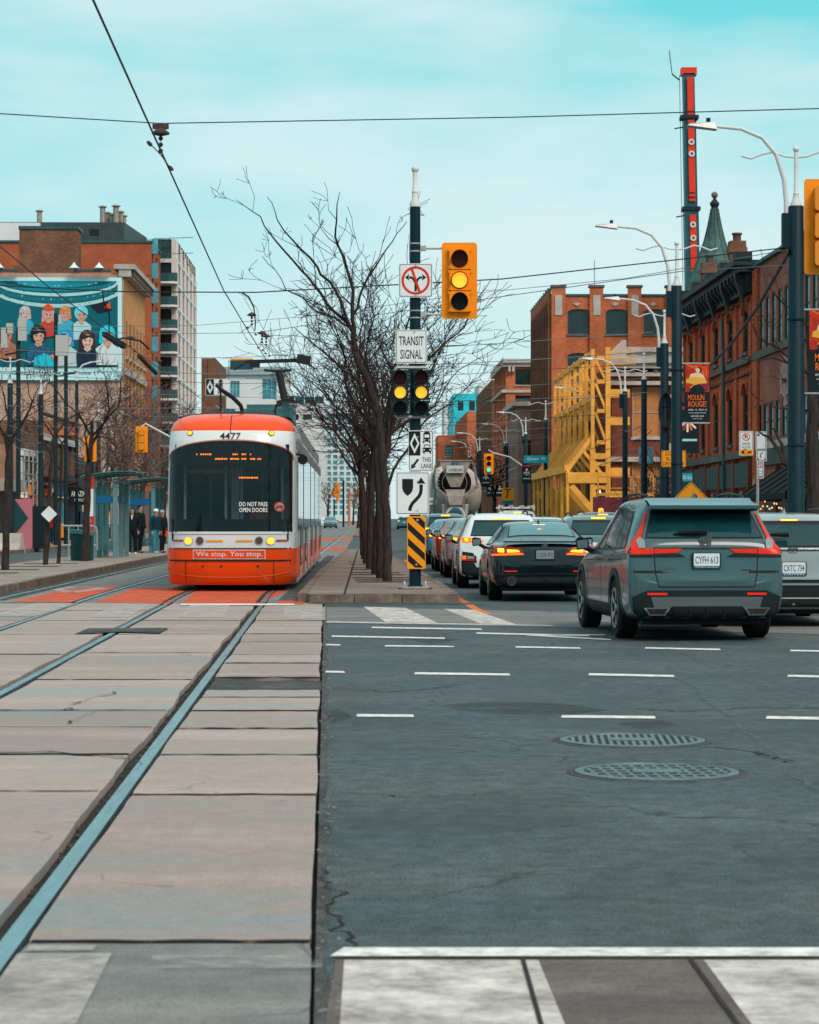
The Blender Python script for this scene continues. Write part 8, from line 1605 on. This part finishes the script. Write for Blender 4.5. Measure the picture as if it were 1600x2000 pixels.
# ---- platform: shelters, bin, railings, stop pole
sh_m = mat('shelter_frame', (.14, .27, .28), .4, .3, var=.12, vs=3); sh_g = mat('shelter_glass', (.05, .17, .18), .08, spec=.6); sh_b = mat('shelter_blue', (.01, .11, .25), .4); roof_g = mat('canopy_glass', (.05, .24, .24), .2, spec=.5, var=.25, vs=2)
for m_, a_ in ((sh_g, .38), (roof_g, .85)): m_.node_tree.nodes['Principled BSDF'].inputs['Alpha'].default_value = a_
def shelter(label, px0, px1, D, L_=3.6):
    x0, x1 = (px0-800)/F*D, (px1-800)/F*D; w_ = x1-x0; t = thing('transit_shelter', label, 'transit shelter', (x0, D, .15), AX)
    for y in (0, L_/2, L_):
        for x, wd in ((.0, .17), (w_*.62, .15)): q = MB(); q.box(x-wd/2, y-.07, 0, x+wd/2, y+.07, 2.42); q.build('post', sh_m, t); q = MB(); q.lathe([(.03, 2.42), (.10, 2.46), (.12, 2.52), (.06, 2.58)], (x, y, 0), 10); q.build('roof_joint', galv, t)
    for k in range(4):
        a, b = w_*.62*k/4, w_*.62*(k+1)/4; q = MB(); q.box(a+.02, -.01, .25, b-.02, .01, 2.3); q.build('end_pane', sh_g, t)
    q = MB(); q.box(.08, -.02, 1.78, w_*.6, -.012, 2.02); q.build('blue_band', sh_b, t)
    for k in range(2): q = MB(); q.box(-.01, k*L_/2+.1, .25, .01, (k+1)*L_/2-.1, 2.3); q.build('back_pane', sh_g, t)
    q = MB(); q.box(w_*.62, .2, 1.8, w_*.62+.012, L_-.1, 2.02); q.build('blue_band', sh_b, t)
    for x in (.25, w_*.45): q = MB(); q.box(x-.04, L_*.4, 0, x+.04, L_*.4+.05, 2.3); q.build('inner_mullion', sh_m, t)
    n = 8; pr = [(-.35+(w_+.65)*k/n, 2.62+.16*math.sin(math.pi*.5*k/n*1.3)) for k in range(n+1)]
    for k in range(n):
        (a, za), (b, zb) = pr[k], pr[k+1]; q = MB(); q.faces([(a, -.45, za), (b-.015, -.45, zb), (b-.015, L_+.3, zb+.05), (a, L_+.3, za+.05), (a, -.45, za+.03), (b-.015, -.45, zb+.03), (b-.015, L_+.3, zb+.08), (a, L_+.3, za+.08)], [(0, 3, 2, 1), (4, 5, 6, 7), (0, 1, 5, 4), (1, 2, 6, 5), (2, 3, 7, 6), (3, 0, 4, 7)]); q.build('canopy_pane', roof_g, t)
    for y in (-.3, L_/2, L_): q = MB(); q.tube([(a, y, z-.03) for a, z in pr], .035, 5); q.build('canopy_rib', sh_m, t)
    q = MB(); q.box(.05, L_*.3, .42, .5, L_*.8, .48); q.build('bench', sh_m, t)
    return t
shelter('nearer glass transit shelter with teal canopy behind the dark forked tree', 182, 252, 76); shelter('farther glass transit shelter behind the waiting people', 250, 330, 88)
t = thing('waste_bin', 'dark green ridged waste bin at the foot of the forked tree', 'waste bin', ((161-800)/F*71.5, 71.5, .15), AX); gb = mat('bin_green', (.008, .055, .055), .45, var=.15)
q = MB(); q.box(-.31, -.3, 0, .31, .3, .84); q.build('body', gb, t)
for k in range(7): q = MB(); q.box(-.28+k*.088, -.32, .04, -.24+k*.088, -.30, .80); q.build('ridge', gb, t)
q = MB(); q.faces([(-.34, -.34, .84), (.34, -.34, .76), (.34, .34, .76), (-.34, .34, .84), (-.34, -.34, .96), (.34, -.34, .86), (.34, .34, .86), (-.34, .34, .96)], [(0, 3, 2, 1), (4, 5, 6, 7), (0, 1, 5, 4), (1, 2, 6, 5), (2, 3, 7, 6), (3, 0, 4, 7)]); q.build('lid', mat('bin_lid', (.04, .16, .16), .4), t)
for px0, px1, D, lab in ((116, 190, 73, 'grey tube railing behind the waste bin'), (202, 240, 79, 'grey tube railing between the two shelters')):
    x0, x1 = (px0-800)/F*D, (px1-800)/F*D; t = thing('railing', lab, 'railing', (x0, D, .15)); L_ = x1-x0
    q = MB(); q.tube([(0, 0, 0), (0, 0, 1.0), (.05, 0, 1.05), (L_-.15, 0, 1.05), (L_-.03, 0, 1.0), (L_, 0, .85), (L_, 0, .3)], .03, 7); q.build('top_rail', galv, t); q = MB(); q.tube([(0, 0, .45), (L_, 0, .45)], .025, 6); q.build('mid_rail', galv, t)
    for k in range(1, 4): q = MB(); q.tube([(L_*k/4, 0, 0), (L_*k/4, 0, 1.05)], .025, 6); q.build('post', galv, t)
x = (180.5-800)/F*73.5; t = thing('stop_pole', 'red and white streetcar stop pole beside the forked tree', 'stop pole', (x, 73.5, .15)); rdp = mat('stop_red', (.66, .025, .01), .5)
for z0, z1, m_ in ((0, .5, galv), (.5, 1.05, rdp), (1.35, 2.2, sign_white), (2.2, 2.6, rdp)): q = MB(); q.box(-.04 if m_ is not sign_white else -.11, -.02, z0, .04 if m_ is not sign_white else .03, .02, z1); q.build('pole_band', m_, t)
q = MB(); q.box(-.20, -.03, 1.05, .05, .03, 1.35); q.build('stop_flag', rdp, t); prism_part('flag_emblem', disc(.06, 12, -.08, 1.2), -.04, -.03, mat('emblem_blue', (.1, .3, .5), .5), t)
t = thing('stop_sign_plate', 'small orange and white notice strapped to the shelter pole', 'sign', (LP[212][2]+.0, LP[212][1]-.18, 0)); q = MB(); q.box(-.12, -.02, .9, .12, 0, 1.6); q.build('panel', sign_white, t); q = MB(); q.box(-.12, -.03, 1.6, .12, 0, 1.85); q.build('orange_top', amb, t)
t = thing('fire_hydrant', 'small yellow hydrant behind the railing on the far pavement', 'hydrant', ((205-800)/F*112, 112, 0)); q = MB(); q.lathe([(.16, 0), (.16, .08), (.11, .12), (.11, .55), (.15, .58), (.15, .63), (.10, .72), (.03, .8)], n=12); q.build('body', amb, t, smooth=True); q = MB(); q.lathe([(.05, -.2), (.06, -.2), (.06, .2), (.05, .2)], (0, 0, .45), 8, 'x'); q.build('outlet', sign_white, t)
t = board('white diamond object marker on the thin leaning tree', .32, .32, Wp(96, 1004, 64.9), None, False, .02); t.rotation_euler = (0, R(45), 0)
# ------------------------------------------------------------------ people
def skinmesh(name, verts, edges, m, parent, lvl=2, loc=None):
    """verts: (x, y, z, rx, ry); the first vertex is the root"""
    me = bpy.data.meshes.new(name); me.from_pydata([v[:3] for v in verts], edges, []); me.update(); o = bpy.data.objects.new('tmp', me); COL.objects.link(o)
    sk = o.modifiers.new('skin', 'SKIN'); sk.use_smooth_shade = True; sv = me.skin_vertices[0].data
    for i, v in enumerate(verts): sv[i].radius = (v[3], v[4] if len(v) > 4 else v[3]); sv[i].use_root = (i == 0)
    ss = o.modifiers.new('sub', 'SUBSURF'); ss.levels = lvl
    dg = bpy.context.evaluated_depsgraph_get(); dg.update(); out = bpy.data.meshes.new_from_object(o.evaluated_get(dg)); bpy.data.objects.remove(o); out.name = name
    out.materials.clear(); out.materials.append(m); out.polygons.foreach_set('use_smooth', [True]*len(out.polygons)); return inst(name, out, parent)
def ellip(name, c, r, m, parent, n=12, cut=None):
    q = MB(); pr = []
    for k in range(n+1):
        a = math.pi*k/n; z = -math.cos(a)
        if cut is not None and z < cut: continue
        pr.append((max(.001, math.sin(a)), z))
    b = MB(); b.lathe(pr, n=16); b.v = [(c[0]+x*r[0], c[1]+y*r[1], c[2]+z*r[2]) for x, y, z in b.v]; return b.build(name, m, parent, smooth=True)
skin_m = mat('skin', (.42, .20, .12), .55)
def person(label, px, D, H, face, coat, trou, shoe, hair, hat=None, arms=None, z0=.15, stride=.06, long_hair=False, lean=0.0, width=1.0, collar=None):
    t = thing('person', label, 'person', ((px-800)/F*D, D, z0), face); k = H/1.7; t.scale = (k, k, k); w_ = width
    arms = arms or {-1: [(-.24*w_, 0, 1.10), (-.25*w_, -.06, .86)], 1: [(.24*w_, 0, 1.10), (.25*w_, -.06, .86)]}
    # body: facing -Y; pelvis root
    Vb = [(0, 0, .92, .085*w_, .06), (0, 0, 1.15, .09*w_, .06), (0, .01+lean*.5, 1.36, .10*w_, .06), (0, lean, 1.46, .055, .055), (0, -.01+lean, 1.55, .07, .085), (0, -.015+lean, 1.63, .075, .09), (0, lean, 1.69, .05, .06), (0, -.105+lean, 1.585, .016, .02)]
    Eb = [(0, 1), (1, 2), (2, 3), (3, 4), (4, 5), (5, 6), (4, 7)]
    for s_ in (-1, 1):
        n = len(Vb); Vb += [(s_*.08*w_, 0, .84, .05*w_, .055), (s_*.10*w_, s_*stride-.01, .48, .045, .048), (s_*.105*w_, s_*stride+.02, .09, .04, .045), (s_*.11*w_, s_*stride-.10, .045, .035, .04)]; Eb += [(0, n), (n, n+1), (n+1, n+2), (n+2, n+3)]
        el_, wr_ = arms[s_]; n = len(Vb); hd = V(wr_)-V(el_); hd.normalize()
        Vb += [(s_*.18*w_, .01+lean*.7, 1.38, .035, .035), (*el_, .032, .032), (*wr_, .028, .028), (*(V(wr_)+hd*.08), .026, .036)]; Eb += [(2, n), (n, n+1), (n+1, n+2), (n+2, n+3)]
        hp = V(wr_)+hd*.09; sx = hd.orthogonal().normalized()
        for f in range(4):
            m0 = len(Vb); b_ = hp+V((0, (f-1.5)*.016, 0)); ln = (.055, .066, .062, .048)[f]; Vb += [(*(b_+hd*ln*.5), .009, .009), (*(b_+hd*ln-V((s_*.012, 0, 0))), .007, .007)]; Eb += [(n+3, m0), (m0, m0+1)]
        m0 = len(Vb); Vb += [(*(V(wr_)+hd*.05+V((-s_*.01, -.035, 0))), .010, .010), (*(V(wr_)+hd*.085+V((-s_*.015, -.05, 0))), .008, .008)]; Eb += [(n+2, m0), (m0, m0+1)]
    skinmesh('body', Vb, Eb, skin_m, t)
    Vj = [(0, 0, .78, .20*w_, .155), (0, 0, 1.12, .185*w_, .135), (0, .01+lean*.5, 1.34, .18*w_, .13), (0, .005+lean, 1.50, .085, .085)]; Ej = [(0, 1), (1, 2), (2, 3)]
    for s_ in (-1, 1):
        el_, wr_ = arms[s_]; n = len(Vj); Vj += [(s_*.20*w_, .01+lean*.7, 1.37, .085, .085), (*el_, .068, .068), (*wr_, .048, .048)]; Ej += [(2, n), (n, n+1), (n+1, n+2)]
    skinmesh('jacket', Vj, Ej, coat, t)
    Vt = [(0, 0, 1.05, .14*w_, .11)]; Et = []
    for s_ in (-1, 1): n = len(Vt); Vt += [(s_*.095*w_, 0, .80, .105*w_, .112), (s_*.10*w_, s_*stride-.01, .48, .078, .082), (s_*.105*w_, s_*stride+.02, .06, .07, .075)]; Et += [(0, n), (n, n+1), (n+1, n+2)]
    skinmesh('trousers', Vt, Et, trou, t)
    for s_ in (-1, 1): skinmesh('shoe', [(s_*.105*w_, s_*stride+.03, .045, .045, .05), (s_*.108*w_, s_*stride-.08, .04, .045, .04), (s_*.11*w_, s_*stride-.14, .035, .035, .03)], [(0, 1), (1, 2)], shoe, t)
    hc = (0, .02+lean, 1.625)
    if hat: ellip('hat', (0, .01+lean, 1.655), (.098, .112, .088), hat, t, cut=-.25); ellip('hat_brim', (0, .01+lean, 1.635), (.103, .117, .022), hat, t)
    ellip('hair', (0, .03+lean, 1.64), (.092, .10, .095), hair, t, cut=-.75)
    if long_hair:
        for s_ in (-1, 1): ellip('hair_side', (s_*.075, .015+lean, 1.53), (.045, .07, .15), hair, t)
    for s_ in (-1, 1): ellip('eye', (s_*.03, -.098+lean, 1.605), (.012, .008, .008), dkp, t, 6); ellip('ear', (s_*.082, 0+lean, 1.60), (.012, .022, .03), skin_m, t, 6)
    ellip('mouth', (0, -.097+lean, 1.545), (.025, .01, .007), lip, t, 6)
    if collar: q = MB(); q.prism([(-.008, 1.30), (.008, 1.30), (.035, 1.45), (-.035, 1.45)], -.118, -.06); q.build('shirt_front', collar, t)
    return t
blk = mat('cloth_black', (.006, .011, .013), .85); navy = mat('cloth_navy', (.008, .03, .045), .85); jean = mat('cloth_jean', (.03, .20, .27), .85, var=.25, vs=8); whites = mat('shoe_white', (.7, .72, .74), .5); hairm = mat('hair_black', (.008, .008, .009), .6); grey_h = mat('beanie_grey', (.28, .36, .38), .9); redc = mat('jacket_red', (.40, .02, .012), .8)
p1 = person('woman in black jacket and dark trousers with white shoes facing the camera', 259, 83.5, 1.62, R(-4), blk, blk, whites, hairm, None, {-1: [(-.30, -.02, 1.12), (-.33, -.20, .97)], 1: [(.27, .02, 1.10), (.24, -.05, .86)]}, long_hair=True, width=1.02, collar=sign_white)
t = thing('phone', 'small dark phone in the hand of the woman in white shoes', 'phone', p1.location+V((-.31, -.28, .90)), 0); q = MB(); q.box(-.04, -.005, -.07, .04, .005, .07); q.build('case', blackp, t)
person('man in black hoodie standing behind the woman, turned to the right', 274, 87, 1.75, R(65), blk, blk, mat('shoe_brown', (.16, .05, .03), .7), hairm, width=1.02)
person('person in navy jacket and light blue jeans with pale headwear, turned right', 303, 86.3, 1.60, R(60), navy, jean, mat('shoe_blue', (.2, .5, .58), .6), hairm, sign_white, width=1.18, lean=-.05)
p4_ = person('person in grey beanie and black coat next to the streetcar', 317, 87.5, 1.56, R(55), blk, blk, blk, hairm, grey_h, width=1.05)
t = thing('red_bag', 'small red bag held by the person in the grey beanie', 'bag', p4_.location+V((.22, -.22, .62))); q = MB(); q.faces([(-.1, -.05, 0), (.1, -.05, 0), (.1, .05, 0), (-.1, .05, 0), (-.07, -.03, .2), (.07, -.03, .2), (.07, .03, .2), (-.07, .03, .2)], [(0, 3, 2, 1), (4, 5, 6, 7), (0, 1, 5, 4), (1, 2, 6, 5), (2, 3, 7, 6), (3, 0, 4, 7)]); q.build('pouch', ink_red, t); q = MB(); q.tube([(-.06, 0, .2), (-.04, 0, .3), (.04, 0, .3), (.06, 0, .2)], .01, 5); q.build('handle', ink_red, t)
person('person in red jacket walking past the shop fronts at the left', 97, 118, 1.66, R(170), redc, navy, blk, hairm, z0=.15)
